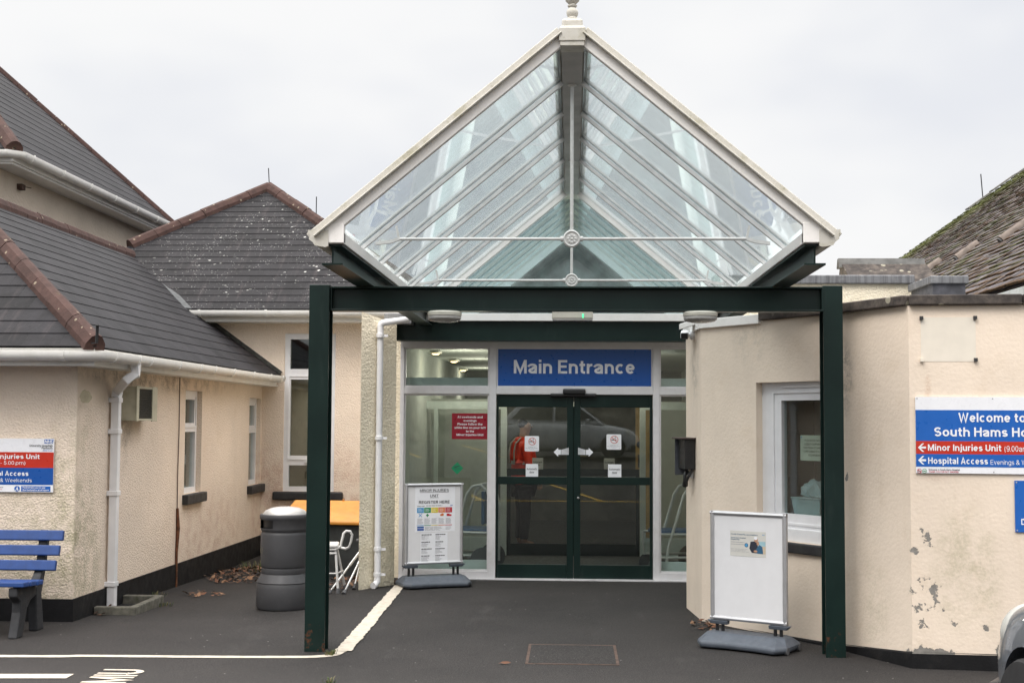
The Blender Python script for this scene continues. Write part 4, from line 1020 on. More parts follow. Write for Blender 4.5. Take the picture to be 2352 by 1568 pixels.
il.box(jb, jc, IY + .1, IY + .14, I(1300, 1277).z, I(1300, 1250).z); il.box(jb, jc, IY + .1, IY + .14, I(1300, 1093).z, I(1300, 1077).z)
il.box(jb, jb + .05, IY + .1, IY + .14, I(1300, 1250).z, I(1300, 1093).z); il.box(jc - .05, jc, IY + .1, IY + .14, I(1300, 1250).z, I(1300, 1093).z)
il.box(.0, .06, IY + .1, IY + .14, I(1300, 1250).z, jt)
ind = build("inner_door", il, M['door_green'], eh)
# things seen through the glass: pine door, notice felt, pale corridor wall
pd = MB(); a, b = on_y(1460, 1000, 18.6), on_y(1500, 1000, 18.6)
pd.box(a.x, b.x, 18.6, 18.65, 0, 2.0); po = build("pine_door", pd, M['pine'], eh)
pd = MB(); p = on_y(1470, 1021, 18.6); pd.lathe([(0, 0), (.05, 0), (.05, .01), (0, .012)], (p.x, 18.6, p.z), 16, ax=(0, -1, 0)); pd.box(p.x - .03, p.x + .03, 18.57, 18.6, p.z - .32, p.z - .14); build("door_plate", pd, M['board_dark'], po)
nb = MB()
for (u0, v0, u1, v1) in ((936, 940, 972, 1050), (936, 1063, 970, 1140)):
    a, b = on_y(u0, v0, IY + .5), on_y(u1, v1, IY + .5); nb.box(a.x, b.x, IY + .5, IY + .53, b.z, a.z)
build("notice_felt", nb, M['board_dark'], eh)
cw = MB(); cw.box(-1.86, -1.0, IY + .53, IY + .6, 0, 2.02); build("corridor_wall", cw, M['inside'], eh)
cw = MB(); cw.box(.95, 1.92, IY + 1.9, IY + 1.97, 0, 2.02); build("corridor_wall", cw, M['inside'], eh)

# ceiling lamps inside the lobby; the last two are added unseen to brighten it
for (u, v, lab) in ((1001, 806, "nearest lit"), (1043, 825, "middle lit"), (1064, 846, "farthest lit"), (1215, 812, ""), (1420, 812, "")):
    d = ray(u, v); p = d * ((2.592 - CAM_Z) / d.z) + V((0, 0, CAM_Z))
    s_ = thing("ceiling_spotlight", lab + " ceiling lamp glowing warm behind the upper left glass of the entrance" if lab else "added unseen lamp brightening the lobby from behind the blue entrance panel", "ceiling lamp", tuple(p), group="lit ceiling lamps in the lobby")
    q = MB(); q.lathe([(.075, 0), (.085, -.012), (.075, -.03), (.06, -.034), (.06, -.02)], p, 20); build("trim", q, M['lamp_cream'], s_, smooth=True)
    q = MB(); q.lathe([(.0, -.046), (.03, -.044), (.045, -.036), (.045, -.03), (0, -.03)], p, 20); build("bulb", q, M['spot'], s_)
    ld = bpy.data.lights.new("lobby_lamp", 'POINT'); ld.energy = 13; ld.color = (1, .90, .74); ld.shadow_soft_size = .06
    lo = bpy.data.objects.new("lobby_lamp", ld); COL.objects.link(lo); lo.parent = s_; lo.location = (.35 if lab else 0, 0, -.3)

# ------------------------------------------------------------------ bay with smooth render and a window
P0, P1 = on_ground(1577, 1395).xy, on_ground(1612, 1425).xy
PM, P2 = V((2.00, 10.42)), V((2.435, 9.545))
P3 = V((4.6, 9.30)); P4 = V((4.6, 15.1)); PB = V((1.99, 12.60)); PC = V((1.99, 15.1))
bay = thing("entrance_bay", "cream rendered angular bay with flat coping and peeling paint low on its corner", "building", (2.2, 10.4, 0))
bwm = MB(); BT = 2.588
wd = lambda u, v: on_face(u, v, P1, PM)
s0 = wd(1737, 1000)[0]; s1 = (PM - P1).length - .02; s1 = min(wd(1925, 1000)[0], s1)
zb, ztp = wd(1800, 1242)[1], wd(1760, 878)[1]
# faces; the wall between face and corner is rounded at the post
wall_panel(bwm, PB, P0, -.2, BT); wall_panel(bwm, P0, P1, -.2, BT)
wall_panel(bwm, P1, PM, -.2, BT, [(s0, s1, zb, ztp)], .16)
mid = [PM, PM + V((.035, -.058)), PM + V((.064, -.117)), P2]
for a, b in zip(mid[:-1], mid[1:]): wall_panel(bwm, a, b, -.2, BT)
wall_panel(bwm, P2, P3, -.2, BT); wall_panel(bwm, P3, P4, -.2, BT); wall_panel(bwm, P4, PC, -.2, BT); wall_panel(bwm, PC, PB, -.2, BT)
build("wall", bwm, M['smooth_render'], bay)
br_ = MB(); br_.poly([(p.x, p.y, BT - .01) for p in (PB, P0, P1, PM, P2, P3, P4, PC)]); build("flat_roof", br_, M['lead'], bay)
rim = [PB, P0, P1, PM, P2, P3]
def offset_pts(pts, d):
    out = []
    for i, p in enumerate(pts):
        n = V((0, 0))
        for a, b in ((i - 1, i), (i, i + 1)):
            if 0 <= a and b < len(pts): e = (pts[b] - pts[a]).normalized(); n += V((e.y, -e.x))
        n.normalize(); out.append(p + n * d)
    return out
def coping(mb, pts, z0, z1, o=.045, w=.22):
    a, b = offset_pts(pts, o), offset_pts(pts, -w)
    for i in range(len(pts) - 1):
        vs = [(a[i].x, a[i].y), (a[i + 1].x, a[i + 1].y), (b[i + 1].x, b[i + 1].y), (b[i].x, b[i].y)]
        mb.prism(vs, z0, z1)
cp = MB(); cpp = [P1.lerp(PM, .52), PM, P2, P2.lerp(P3, .36), P2.lerp(P3, .62), P3]
zc = .0
def seg_coping(mb, pts, z0, z1):
    for i in range(len(pts) - 1):
        d = (pts[i + 1] - pts[i]).normalized(); g_ = .003
        coping(mb, [pts[i] + d * g_, pts[i + 1] - d * g_], z0, z1)
seg_coping(cp, cpp, BT + .001, BT + .075); build("coping", cp, M['coping'], bay, bevel=.01)
cp2 = MB(); coping(cp2, [P0, P1], BT - .03, BT + .055, .03); coping(cp2, [P1, P1.lerp(PM, .515)], BT - .025, BT + .055, .03); build("timber_capping", cp2, M['gab'], bay, bevel=.006)
pl = MB()
base = [P1.lerp(PM, .35), PM, P2, P3]
o1 = offset_pts(base, .014)
hz = [.0, .02, .105, .115]
for i in range(3):
    a, b = o1[i], o1[i + 1]; a2, b2 = base[i], base[i + 1]
    pl.add([(a.x, a.y, -.1), (b.x, b.y, -.1), (b.x, b.y, hz[i + 1]), (a.x, a.y, hz[i]), (b2.x, b2.y, hz[i + 1] + .01), (a2.x, a2.y, hz[i] + .01)], [(0, 1, 2, 3), (3, 2, 5, 4)])
build("plinth", pl, M['plinth'], bay)
W, H = s1 - s0, ztp - zb
fx = lambda u: wd(u, 1050)[0] - s0
fzz = lambda v: wd(1800, v)[1] - zb
w, Mx = window(bay, P1, PM, s0, s1, zb, ztp, .10, [(fx(1781), W - .09, fzz(1180), fzz(919))], sash=[(fx(1762), W - .03, fzz(1205), fzz(897))])
q = MB(Mx); q.box(-.0, W, 0, fzz(1212), .03, .075); build("sill_board", q, M['pvc_clean'], w, bevel=.006)
q = MB(Mx); q.box(fx(1785), W * .9, fzz(890), fzz(885), .03, .048); build("trickle_vent", q, M['pvc_clean'], w, bevel=.003)
q = MB(Mx); q.box(fx(1752), W + .04, -.085, -.002, -.04, .135); build("sill", q, M['sill'], w, bevel=.01)
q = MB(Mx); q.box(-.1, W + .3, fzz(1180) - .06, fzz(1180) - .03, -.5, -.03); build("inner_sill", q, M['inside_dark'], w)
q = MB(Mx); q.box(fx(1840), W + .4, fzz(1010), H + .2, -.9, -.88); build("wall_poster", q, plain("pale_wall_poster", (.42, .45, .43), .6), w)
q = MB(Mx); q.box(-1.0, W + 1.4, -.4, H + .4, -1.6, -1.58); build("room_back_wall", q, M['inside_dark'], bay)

# ------------------------------------------------------------------ steel and glass canopy
cn = thing("glass_canopy", "white-framed pitched glass canopy on dark green steel posts and beams over the entrance", "canopy", (0, 9.9, 0))
CX, RX0 = 1.55, .067
ZE, ZR = 2.985, 4.218
FR = 8.5
def sl_z(x): return ZE + (CX - abs(x)) * (ZR - ZE) / (CX - RX0)
BEAM_T, BEAM_B = 2.762, 2.574
def h_post(x0, x1, y0, y1, z1):
    q = MB(); q.box(x0, x1, y0, y0 + .014, -.05, z1); q.box(x0, x1, y1 - .014, y1, -.05, z1); q.box((x0 + x1) / 2 - .006, (x0 + x1) / 2 + .006, y0 + .014, y1 - .014, -.05, z1)
    q.box(x0 + .001, x1 - .001, y0 + .002, y1 - .002, z1 - .012, z1 + .002)
    return q
for x0, x1, yy in ((-2.003, -1.849, 9.87), (1.897, 2.043, 9.92)):
    build("post", h_post(x0, x1, yy, yy + .16, BEAM_T + .008), M['steel'], cn, bevel=.002)
xb = MB(); xb.box(-1.843, 1.892, 9.90, 10.03, BEAM_T - .014, BEAM_T); xb.box(-1.843, 1.892, 9.90, 10.03, BEAM_B, BEAM_B + .014); xb.box(-1.843, 1.892, 9.955, 9.967, BEAM_B + .014, BEAM_T - .014)
xb.box(-1.849, -1.835, 9.905, 10.025, BEAM_B + .005, BEAM_T - .005); xb.box(1.883, 1.897, 9.905, 10.025, BEAM_B + .005, BEAM_T - .005)
build("cross_beam", xb, M['steel'], cn, bevel=.002)
bb_ = MB(); bb_.box(-1.93, 1.98, 14.18, 14.40, 2.606, 2.815); build("rear_beam", bb_, M['steel'], cn)
for sg in (-1, 1):
    q = MB(); xc = sg * 1.585
    q.box(xc - .07, xc + .07, FR + .05, 14.3, BEAM_T + .004, BEAM_T + .016); q.box(xc - .07, xc + .07, FR + .03, 14.3, 2.888, 2.900); q.box(xc - .006, xc + .006, FR + .06, 14.3, BEAM_T + .016, 2.888)
    build("eave_beam", q, M['steel'], cn)
    # white eave plate, gutter
    q = MB(); q.box(min(sg * 1.50, sg * 1.63), max(sg * 1.50, sg * 1.63), FR + .0, 17.4, 2.902, 2.975); build("eave_plate", q, M['gab'], cn, bevel=.004)
    q = MB()
    prof = [(0, 0), (.155, 0), (.155, -.012), (.140, -.03), (.146, -.055), (.115, -.075), (.10, -.095), (.02, -.105), (0, -.1)]
    prof = [(sg * (1.605 + a * .83), 2.985 + b) for a, b in prof]
    m_ = [(x, FR - .02, z) for x, z in prof]; n_ = [(x, 14.2, z) for x, z in prof]; k = len(prof)
    q.add(m_ + n_, [tuple(range(k)), tuple(range(k, 2 * k))] + [(i, (i + 1) % k, k + (i + 1) % k, k + i) for i in range(k)])
    build("gutter", q, M['barge'], cn, bevel=.004)
# ridge
q = MB(); q.box(-.072, .072, FR + .03, 14.2, ZR - .005, ZR + .05); build("ridge_beam", q, M['soffit'], cn, bevel=.004)
q = MB(); q.sweep([(0, FR + .05, ZR + .07), (0, 17.4, ZR + .07)], [(-.13, -.035), (-.10, .0), (0, .05), (.10, .0), (.13, -.035), (0, .02)]); build("ridge_cap", q, M['barge'], cn)
# barge boards with weathered capping
sl_n = V((0, 0))
for sg in (-1, 1):
    a, b = V((sg * .03, FR, sl_z(.03))), V((sg * 1.64, FR, sl_z(1.64)))
    d = (b - a).normalized(); n = V((0, 1, 0)).cross(d) * (1 if d.x > 0 else -1)
    if n.z < 0: n = -n
    q = MB(); q.bar(a + n * .028 + V((0, .02, 0)), b + n * .028 + V((0, .02, 0)), .05, .062, up=n); build("barge_fascia", q, M['gab'], cn, bevel=.005)
    q = MB(); q.bar(a + n * .062 + V((0, .0, 0)), b + n * .062 + V((0, .0, 0)) + d * .02, .10, .012, up=n); q.bar(a + n * .088 + V((0, .02, 0)), b + n * .088 + d * .05 + V((0, .02, 0)), .075, .046, up=n)
    build("barge_capping", q, M['barge'], cn, bevel=.008)
    q = MB(); q.box(min(sg * 1.50, sg * 1.655), max(sg * 1.50, sg * 1.655), FR - .012, FR + .05, 2.905, 3.035); build("barge_foot", q, M['gab'], cn, bevel=.004)
# finial at the gable apex
q = MB(); zf = ZR + .075
def sq(r, z): return [(-r, FR - .02 - 0 + .07 - r, z), (r, FR + .05 - r, z), (r, FR + .05 + r, z), (-r, FR + .05 + r, z)]
lev = [(.080, ZR - .012), (.080, ZR + .018), (.087, ZR + .020), (.087, ZR + .105), (.070, ZR + .125), (.068, ZR + .160), (.056, ZR + .178), (.0, ZR + .180)]
vs, fs_ = [], []
for i, (r, z) in enumerate(lev): vs += sq(r, z)
for i in range(len(lev) - 1): fs_ += [(i * 4 + j, i * 4 + (j + 1) % 4, i * 4 + 4 + (j + 1) % 4, i * 4 + 4 + j) for j in range(4)]
fs_.append((3, 2, 1, 0)); q.add(vs, fs_)
fin = build("finial", q, M['barge'], cn, bevel=.006)
q = MB(); prof = [(.036, .178), (.038, .19), (.028, .200), (.036, .213), (.040, .230), (.036, .247), (.026, .258), (.022, .266), (.030, .272), (.032, .28), (.022, .288), (.045, .31), (.055, .35), (.045, .40), (.02, .45), (.0, .50)]
q.lathe([(r, z + ZR) for r, z in prof], (0, FR + .05, 0), 24); build("urn", q, M['barge'], fin, smooth=True)
# rafters and panes
RY = [FR + .05, 9.5, 10.45, 11.4, 12.35, 13.3, 14.22]
for sg in (-1, 1):
    a0, b0 = V((sg * RX0, 0, ZR)), V((sg * 1.56, 0, sl_z(1.56))); d = (b0 - a0).normalized(); n = V((0, 0, 1)) - d * d.z; n.normalize()
    for i, y in enumerate(RY[1:]):
        yv = V((0, y, 0))
        q = MB(); wv = .032 if i < 5 else .08
        q.bar(a0 + yv + n * .008, b0 + yv + n * .008, wv, .030 if i < 5 else .06, up=n); r_ = build("rafter", q, M['rafter'] if i < 5 else M['gab'], cn, bevel=.004)
        q = MB(); q.bar(a0 + yv + n * .038, b0 + yv + n * .038, wv + .012, .006, up=n); build("gasket", q, M['gasket'], r_)
        q = MB(); q.bar(a0 + yv + n * .046, b0 + yv + n * .046, wv + .01, .010, up=n); build("rafter_cap", q, M['rafter'], r_)
    for i in range(len(RY) - 1):
        q = MB(); c = (RY[i] + RY[i + 1]) / 2; L = RY[i + 1] - RY[i] - .012
        q.bar(a0 + V((0, c, 0)) + n * .03, b0 + V((0, c, 0)) + n * .03 + d * .04, L, .008, up=n); build("pane", q, M['roof_glass'], cn)
    # the roof carried on over the hall
    for i, y in enumerate((14.75, 15.25, 15.75, 16.25, 16.75, 17.3)):
        q = MB(); yv = V((0, y, 0)); last = i == 5
        q.bar(a0 + yv + n * -.012 - d * .05, b0 + yv + n * -.012, .13 if last else .03, .10 if last else .03, up=n); build("rafter", q, M['pvc_clean'] if last else M['rafter'], cn)
    q = MB(); q.bar(a0 + V((0, 15.82, 0)) + n * .03, b0 + V((0, 15.82, 0)) + n * .03, 3.1, .008, up=n); build("pane", q, M['far_glass'], cn)
# inner gable: frame and glass above the hall, with the end wall behind
q = MB(); GY = 14.24; zb0 = 2.905
q.poly([(-1.54, GY, zb0), (1.54, GY, zb0), (1.54, GY, sl_z(1.54) - .05), (RX0, GY, ZR - .05), (-RX0, GY, ZR - .05), (-1.54, GY, sl_z(1.54) - .05)])
build("gable_pane", q, M['gable_glass'], cn)
q = MB(); q.box(-1.60, 1.60, 14.12, 14.3, 2.818, 2.900); build("gable_sill", q, M['gab'], cn, bevel=.004)
q = MB(); GY2 = 17.45
q.poly([(-1.6, GY2, 2.75), (1.6, GY2, 2.75), (1.6, GY2, 3.0), (0, GY2, ZR + .05), (-1.6, GY2, 3.0)]); build("end_gable_wall", q, plain("grey_end_gable", (.16, .175, .175), .7, var=.5, scale=3), cn)
# tie rods with rose medallions
for y, zt_ in ((9.5, 3.07), (12.35, 3.07)):
    q = MB(); L = 1.27
    q.tube([(-L, y, zt_), (L, y, zt_)], .0115, 8); q.tube([(0, y, ZR), (0, y, zt_)], .0125, 8)
    q.lathe([(.035, ZR - .006), (.035, ZR - .014), (.02, ZR - .02)], (0, y, 0), 16)
    for sg in (-1, 1):
        e = V((sg * 1.44, y, sl_z(1.44) - .04)); f = V((sg * 1.37, y, sl_z(1.37) - .045))
        q.sweep([(sg * (L - .0), y, zt_), (sg * (L + .06), y, zt_ - .02), e], [(-.012, -.012), (.012, -.012), (.012, .012), (-.012, .012)], up=(0, 1, 0))
        q.sweep([(sg * (L - .0), y, zt_), (sg * (L + .02), y, sl_z(L + .02) - .035)], [(-.008, -.008), (.008, -.008), (.008, .008), (-.008, .008)], up=(0, 1, 0))
    rod = build("tie_rod", q, M['rod'], cn, smooth=True)
    q = MB(); c = (0, y - .0, zt_)
    q.lathe([(.0, -.018), (.062, -.018), (.064, .012), (.055, .02), (.048, .016), (.046, .012), (.0, .012)], c, 32, ax=(0, -1, 0))
    for k in range(8):
        a = k * math.pi / 4; q.lathe([(.0115, .010), (.012, .017), (.0, .021)], (math.cos(a) * .026, y, zt_ + math.sin(a) * .026), 10, ax=(0, -1, 0))
    q.lathe([(.011, .01), (.011, .02), (0, .024)], c, 12, ax=(0, -1, 0)); q.tube([(-.082, y, zt_), (-.06, y, zt_)], .02); q.tube([(.06, y, zt_), (.082, y, zt_)], .02)
    build("rose_medallion", q, M['rod'], rod, smooth=True)
# rainwater pipe on the pier
dn = MB(); n_ = V((pp1.y - pp0.y, -(pp1.x - pp0.x))).normalized()
pt = pp0.lerp(pp1, .42); x_, y_ = pt.x + n_.x * .05, pt.y + n_.y * .05
ztop = 2.76
arc = [V((x_ + .045 - .045 * math.cos(a), y_ + .02, ztop - .045 + .045 * math.sin(a))) for a in [k * math.pi / 2 / 5 for k in range(6)]]
dn.tube([V((x_, y_, .10))] + arc + [V((x_ + .30, y_ + .02, ztop + .035))], .034, 14)
po_ = build("downpipe", dn, M['pvc_clean'], eh, smooth=True)
sh = MB(); sh.tube([(x_, y_, .13), (x_ - .0, y_ - .005, .07), (x_ - .02, y_ - .03, .035), (x_ - .035, y_ - .06, .03)], .036, 14); build("pipe_shoe", sh, M['pvc_clean'], po_, smooth=True)
for z in (.14, .40, 1.55, 2.62):
    q = MB(); q.lathe([(.036, z - .02), (.041, z - .018), (.041, z + .018), (.036, z + .02)], (x_, y_, 0), 16); q.box(x_ + .03, x_ + .085, y_ - .004, y_ + .004, z - .012, z + .012); build("pipe_clip", q, M['pvc_clean'], po_, smooth=True)

# ------------------------------------------------------------------ lamps, camera and boxes
for (u, lab) in ((1021.5, "round cream bulkhead lamp under the green beam above the red notice"), (1608.5, "round cream bulkhead lamp under the green beam above the security camera")):
    p = on_y(u, 716, 9.93); p.z = BEAM_B
    s_ = thing("bulkhead_light", lab, "lamp", tuple(p), group="round lamps under the canopy beam")
    q = MB(); q.lathe([(0, -.002), (.120, -.002), (.130, -.012), (.130, -.034), (.124, -.040)], p, 36); build("body", q, M['lamp_cream'], s_, smooth=True)
    q = MB(); q.lathe([(.126, -.038), (.126, -.058), (.110, -.074), (.06, -.084), (0, -.087)], p, 36); build("lens", q, M['lamp_lens'], s_, smooth=True)
a, b = on_y(1268, 719, 9.93), on_y(1362, 738, 9.93)
s_ = thing("emergency_light", "long cream emergency light box with green indicator under the middle of the beam", "lamp", ((a.x + b.x) / 2, 9.93, BEAM_B))
q = MB(); q.box(a.x, b.x, 9.905, 10.02, BEAM_B - .055, BEAM_B - .002); build("body", q, M['lamp_cream'], s_, bevel=.006)
q = MB(); q.box(a.x + .004, b.x - .004, 9.91, 10.015, BEAM_B - .07, BEAM_B - .0545); build("diffuser", q, M['lamp_lens'], s_, bevel=.004)
p = on_y(1339, 733, 9.9); q = MB(); q.box(p.x - .004, p.x + .004, 9.90, 9.906, BEAM_B - .05, BEAM_B - .02); build("indicator", q, M['led'], s_)

fd = (P1 - P0).normalized(); fn_ = V((fd.y, -fd.x))       # outward normal of the bay's short face
if fn_.x > 0: fn_ = -fn_
def on_short(u, v):
    a, b = (P0, P1)
    s_, z = on_face(u, v, a, b); p = a + fd * s_; return V((p.x, p.y, z))
p = on_short(1594, 768)
cc = thing("security_camera", "white security camera with black lens on the corner of the bay", "camera", tuple(p))
n3 = V((fn_.x, fn_.y, 0)); f3 = V((fd.x, fd.y, 0))
q = MB(); q.lathe([(0, 0), (.05, 0), (.05, .02), (.04, .035), (.018, .04), (.016, .075)], p, 20, ax=n3); build("mount", q, M['pvc_clean'], cc, smooth=True)
hp_ = p + n3 * .085; dv = (V((-.12, -1, -.22))).normalized()
q = MB(); q.bar(hp_ - dv * .06, hp_ + dv * .10, .072, .066, mi=0); build("housing", q, M['pvc_clean'], cc, bevel=.016)
q = MB(); q.bar(hp_ + dv * .098, hp_ + dv * .112, .064, .058); build("lens", q, M['black'], cc, bevel=.012)
q = MB(); t_ = on_short(1600, 745); vs = [t_ - f3 * .06, t_ + f3 * .1, t_ + f3 * .08 + n3 * .16 - V((0, 0, .05)), t_ + n3 * .16 - f3 * .0 - V((0, 0, .05))]
q.add([v for v in vs] + [v + V((0, 0, .05)) for v in vs], [(0, 1, 2, 3), (7, 6, 5, 4), (0, 4, 5, 1), (1, 5, 6, 2), (2, 6, 7, 3), (3, 7, 4, 0)]); build("hood", q, M['gab'], cc, bevel=.005)
p = on_short(1591, 1042)
ic = thing("wall_phone_box", "black hooded box with a hanging black handset on the short side of the bay", "phone box", tuple(p))
q = MB(); Mq = Matrix(((f3.x, n3.x, 0, p.x), (f3.y, n3.y, 0, p.y), (f3.z, n3.z, 1, p.z), (0, 0, 0, 1))); q.M = Mq
q.box(-.20, .16, .004, .10, -.135, .135); build("box", q, M['black'], ic, bevel=.006)
q = MB(Mq); q.box(-.24, .19, 0.002, .155, .137, .15); build("hood", q, plain("brown_black_hood", (.06, .04, .035), .5, var=.2), ic, bevel=.003)
q = MB(Mq); q.box(-.22, -.205, .004, .13, -.2, .135); build("door", q, M['board_dark'], ic, bevel=.003)
q = MB(Mq); q.tube([(.0, .05, -.165), (.025, .075, -.19), (.03, .08, -.25), (.0, .07, -.285)], [.026, .016, .016, .028], 10); build("handset", q, M['black'], ic, smooth=True)
q = MB(Mq); q.tube([(.13, .02, -.135), (.12, .06, -.2), (.06, .07, -.25), (.02, .06, -.27)], .014, 8); build("cord", q, M['black'], ic, smooth=True)
q = MB(Mq); q.box(-.02, .06, .002, .02, -.22, -.14); build("cradle", q, M['pvc_clean'], ic, bevel=.004)

# ------------------------------------------------------------------ signs
def sign(name, label, cat, Mx, group=None):
    """returns a builder in the sign's own plane; close with finish()"""
    mb = MB(Mx); mb.names = []
    def fin():
        o = build(name, mb, [M[k] for k in mb.names] or [M['s_white']], origin=Mx.translation); tag(o, label, cat, group); return o
    mb.fin = fin
    def k(n):
        if n not in mb.names: mb.names.append(n)
        return mb.names.index(n)
    mb.k = k; return mb
def yplane(y, x, z): return Matrix(((1, 0, 0, x), (0, 0, -1, y), (0, 1, 0, z), (0, 0, 0, 1)))
def filler_lines(mb, x0, x1, y0, y1, n, mat, z, h=.5, ragged=.35):
    dy = (y1 - y0) / n
    for i in range(n):
        L = (x1 - x0) * random.uniform(1 - ragged, 1); yy = y1 - dy * (i + .5)
        x = x0
        while x < x0 + L:          # words
            w = min(random.uniform(.10, .28) * (x1 - x0), x0 + L - x); mb.rect(x, x + w * .86, yy - dy * h / 2, yy + dy * h / 2, z, mb.k(mat)); x += w

# main entrance panel
a, b = on_y(1143, 888, FY - .0), on_y(1496, 800, FY)
s = sign("entrance_sign", "blue panel reading Main Entrance in white letters above the sliding doors", "sign", yplane(FY + .02, a.x, a.z))
W, H = b.x - a.x, b.z - a.z
s.box(0, W, 0, H, -.01, 0, s.k('s_blue'))
t0, t1 = on_y(1180, 857, FY), on_y(1458, 827, FY)
s.text("Main Entrance", t0.x - a.x, t0.z - a.z, t1.z - t0.z, s.k('s_white'), z=.002, w=t1.x - t0.x, bold=.028)
for x in (.02, W / 2, W - .02):
    for y in (.015, H - .015): s.disc(x, y, .005, .005, .002, s.k('s_black'), 8)
s.fin()
# crimson weekend notice
a, b = on_y(1037, 1008, FY), on_y(1121, 949, FY)
s = sign("weekend_notice", "crimson notice with white lettering on the glass left of the doors", "notice", yplane(FY + .035, a.x, a.z)); W, H = b.x - a.x, b.z - a.z
s.box(0, W, 0, H, -.004, 0, s.k('s_crimson'))
for i, (t, f) in enumerate((("At weekends and", .69), ("evenings", .36), ("Please follow the", .69), ("white line on your left", .86), ("to the", .22), ("Minor Injuries Unit", .74))):
    s.text(t, W / 2, H * (.815 - i * .137), H * .085, s.k('s_white'), z=.002, w=W * f, align='C', bold=.03)
s.fin()
# green diamond
c = on_y(1049.5, 1075, FY)
s = sign("diamond_label", "small green diamond warning label on the glass left of the doors", "label", yplane(FY + .036, c.x, c.z))
r = .068; s.poly([(-r, 0, 0), (0, -r, 0), (r, 0, 0), (0, r, 0)], s.k('s_green'))
s.poly([(-.033, .016, .001), (.024, .030, .001), (.028, .022, .001), (-.03, .005, .001)], s.k('s_black')); s.text("COMPRESSED GAS", 0, -.010, .010, s.k('s_black'), z=.001, w=.08, align='C', bold=.02)
s.fin()
# no smoking labels
def no_smoking(u0, v0, u1, v1, lab):
    a, b = on_y(u0, v1, FY + .04), on_y(u1, v0, FY + .04)
    s = sign("no_smoking_label", lab, "label", yplane(FY + .044, a.x, a.z), "no smoking labels on the doors"); W, H = b.x - a.x, b.z - a.z
    r_ = .012; pts = []
    for cx, cy, a0 in ((W - r_, r_, -90), (W - r_, H - r_, 0), (r_, H - r_, 90), (r_, r_, 180)):
        pts += [(cx + r_ * math.cos(R(a0 + k * 30)), cy + r_ * math.sin(R(a0 + k * 30)), 0) for k in range(4)]
    s.poly(pts, s.k('s_white')); cx, cy = W * .53, H * .65
    s.rect(cx - .032, cx + .026, cy - .007, cy + .003, .001, s.k('s_black')); s.rect(cx + .018, cx + .026, cy - .007, cy + .003, .0015, s.k('p_ring'))
    for k in range(5): s.rect(cx - .002 + k * .004, cx + .002 + k * .004, cy + .010 + abs(k - 2) * .004, cy + .020 + k * .003, .001, s.k('s_grey'))
    s.ring(cx, cy, W * .225, W * .27, .002, s.k('p_ring')); d = W * .16
    s.poly([(cx - d - .003, cy + d - .003, .002), (cx + d - .003, cy - d - .003, .002), (cx + d + .003, cy - d + .003, .002), (cx - d + .003, cy + d + .003, .002)], s.k('p_ring'))
    for i, (t, f) in enumerate((("Smoking is not", .5), ("permitted in NHS buildings", .86), ("or grounds", .34))): s.text(t, W / 2, H * (.265 - i * .075), H * .04, s.k('s_black'), z=.001, w=W * f, align='C')
    s.text("NHS", W * .93, H * .06, H * .035, s.k('s_black'), z=.001, align='R'); s.fin()
no_smoking(1205, 1001, 1238, 1036, "white square no smoking label on the left sliding door leaf")
no_smoking(1393, 997, 1427, 1032, "white square no smoking label on the right sliding door leaf")
def auto_door(u0, v0, u1, v1, y, lab, mat='s_white'):
    a, b = on_y(u0, v1, y), on_y(u1, v0, y)
    s = sign("automatic_door_label", lab, "label", yplane(y, a.x, a.z), "automatic door labels"); W, H = b.x - a.x, b.z - a.z
    s.box(0, W, 0, H, -.002, 0, s.k(mat)); s.text("Automatic", W / 2, H * .55, H * .15, s.k('s_black'), z=.001, w=W * .86, align='C', bold=.015); s.text("door", W / 2, H * .30, H * .16, s.k('s_black'), z=.001, w=W * .40, align='C', bold=.015); s.fin()
auto_door(1207.5, 1065, 1236, 1095, FY + .042, "white Automatic door label low on the left sliding door leaf"); auto_door(1396.5, 1066, 1427, 1096, FY + .042, "white Automatic door label low on the right sliding door leaf")
auto_door(1222.5, 1051, 1247.5, 1077, IY + .09, "dim Automatic door label on the inner door behind the left leaf", 'p_pale'); auto_door(1387, 1052, 1412, 1077, IY + .09, "dim Automatic door label on the inner door behind the right leaf", 'p_pale')
def arrow(u, v, sg, y, k_, lab, mat):
    c = on_y(u, v, y); s = sign("door_arrow_label", lab, "label", yplane(y, c.x, c.z), "sliding door arrow labels")
    m = s.k(mat); f = lambda x: x * sg * k_
    s.poly([(f(.165), 0, 0), (f(.115), -.05 * k_, 0), (f(.115), -.028 * k_, 0), (f(.085), -.028 * k_, 0), (f(.085), .028 * k_, 0), (f(.115), .028 * k_, 0), (f(.115), .05 * k_, 0)], m)
    for i in range(8):
        x0 = .079 - i * .0105; w_ = .0075 - i * .0003
        s.poly([(f(x0), -.028 * k_, 0), (f(x0), (.028 + i * .003) * k_, 0), (f(x0 - w_), (.028 + i * .0035) * k_, 0), (f(x0 - w_), -.028 * k_, 0)], m)
    s.fin()
arrow(1306, 1038, -1, FY + .026, 1.0, "white striped arrow pointing left on the left door leaf", 's_white'); arrow(1328, 1038, 1, FY + .026, 1.0, "white striped arrow pointing right on the right door leaf", 's_white')
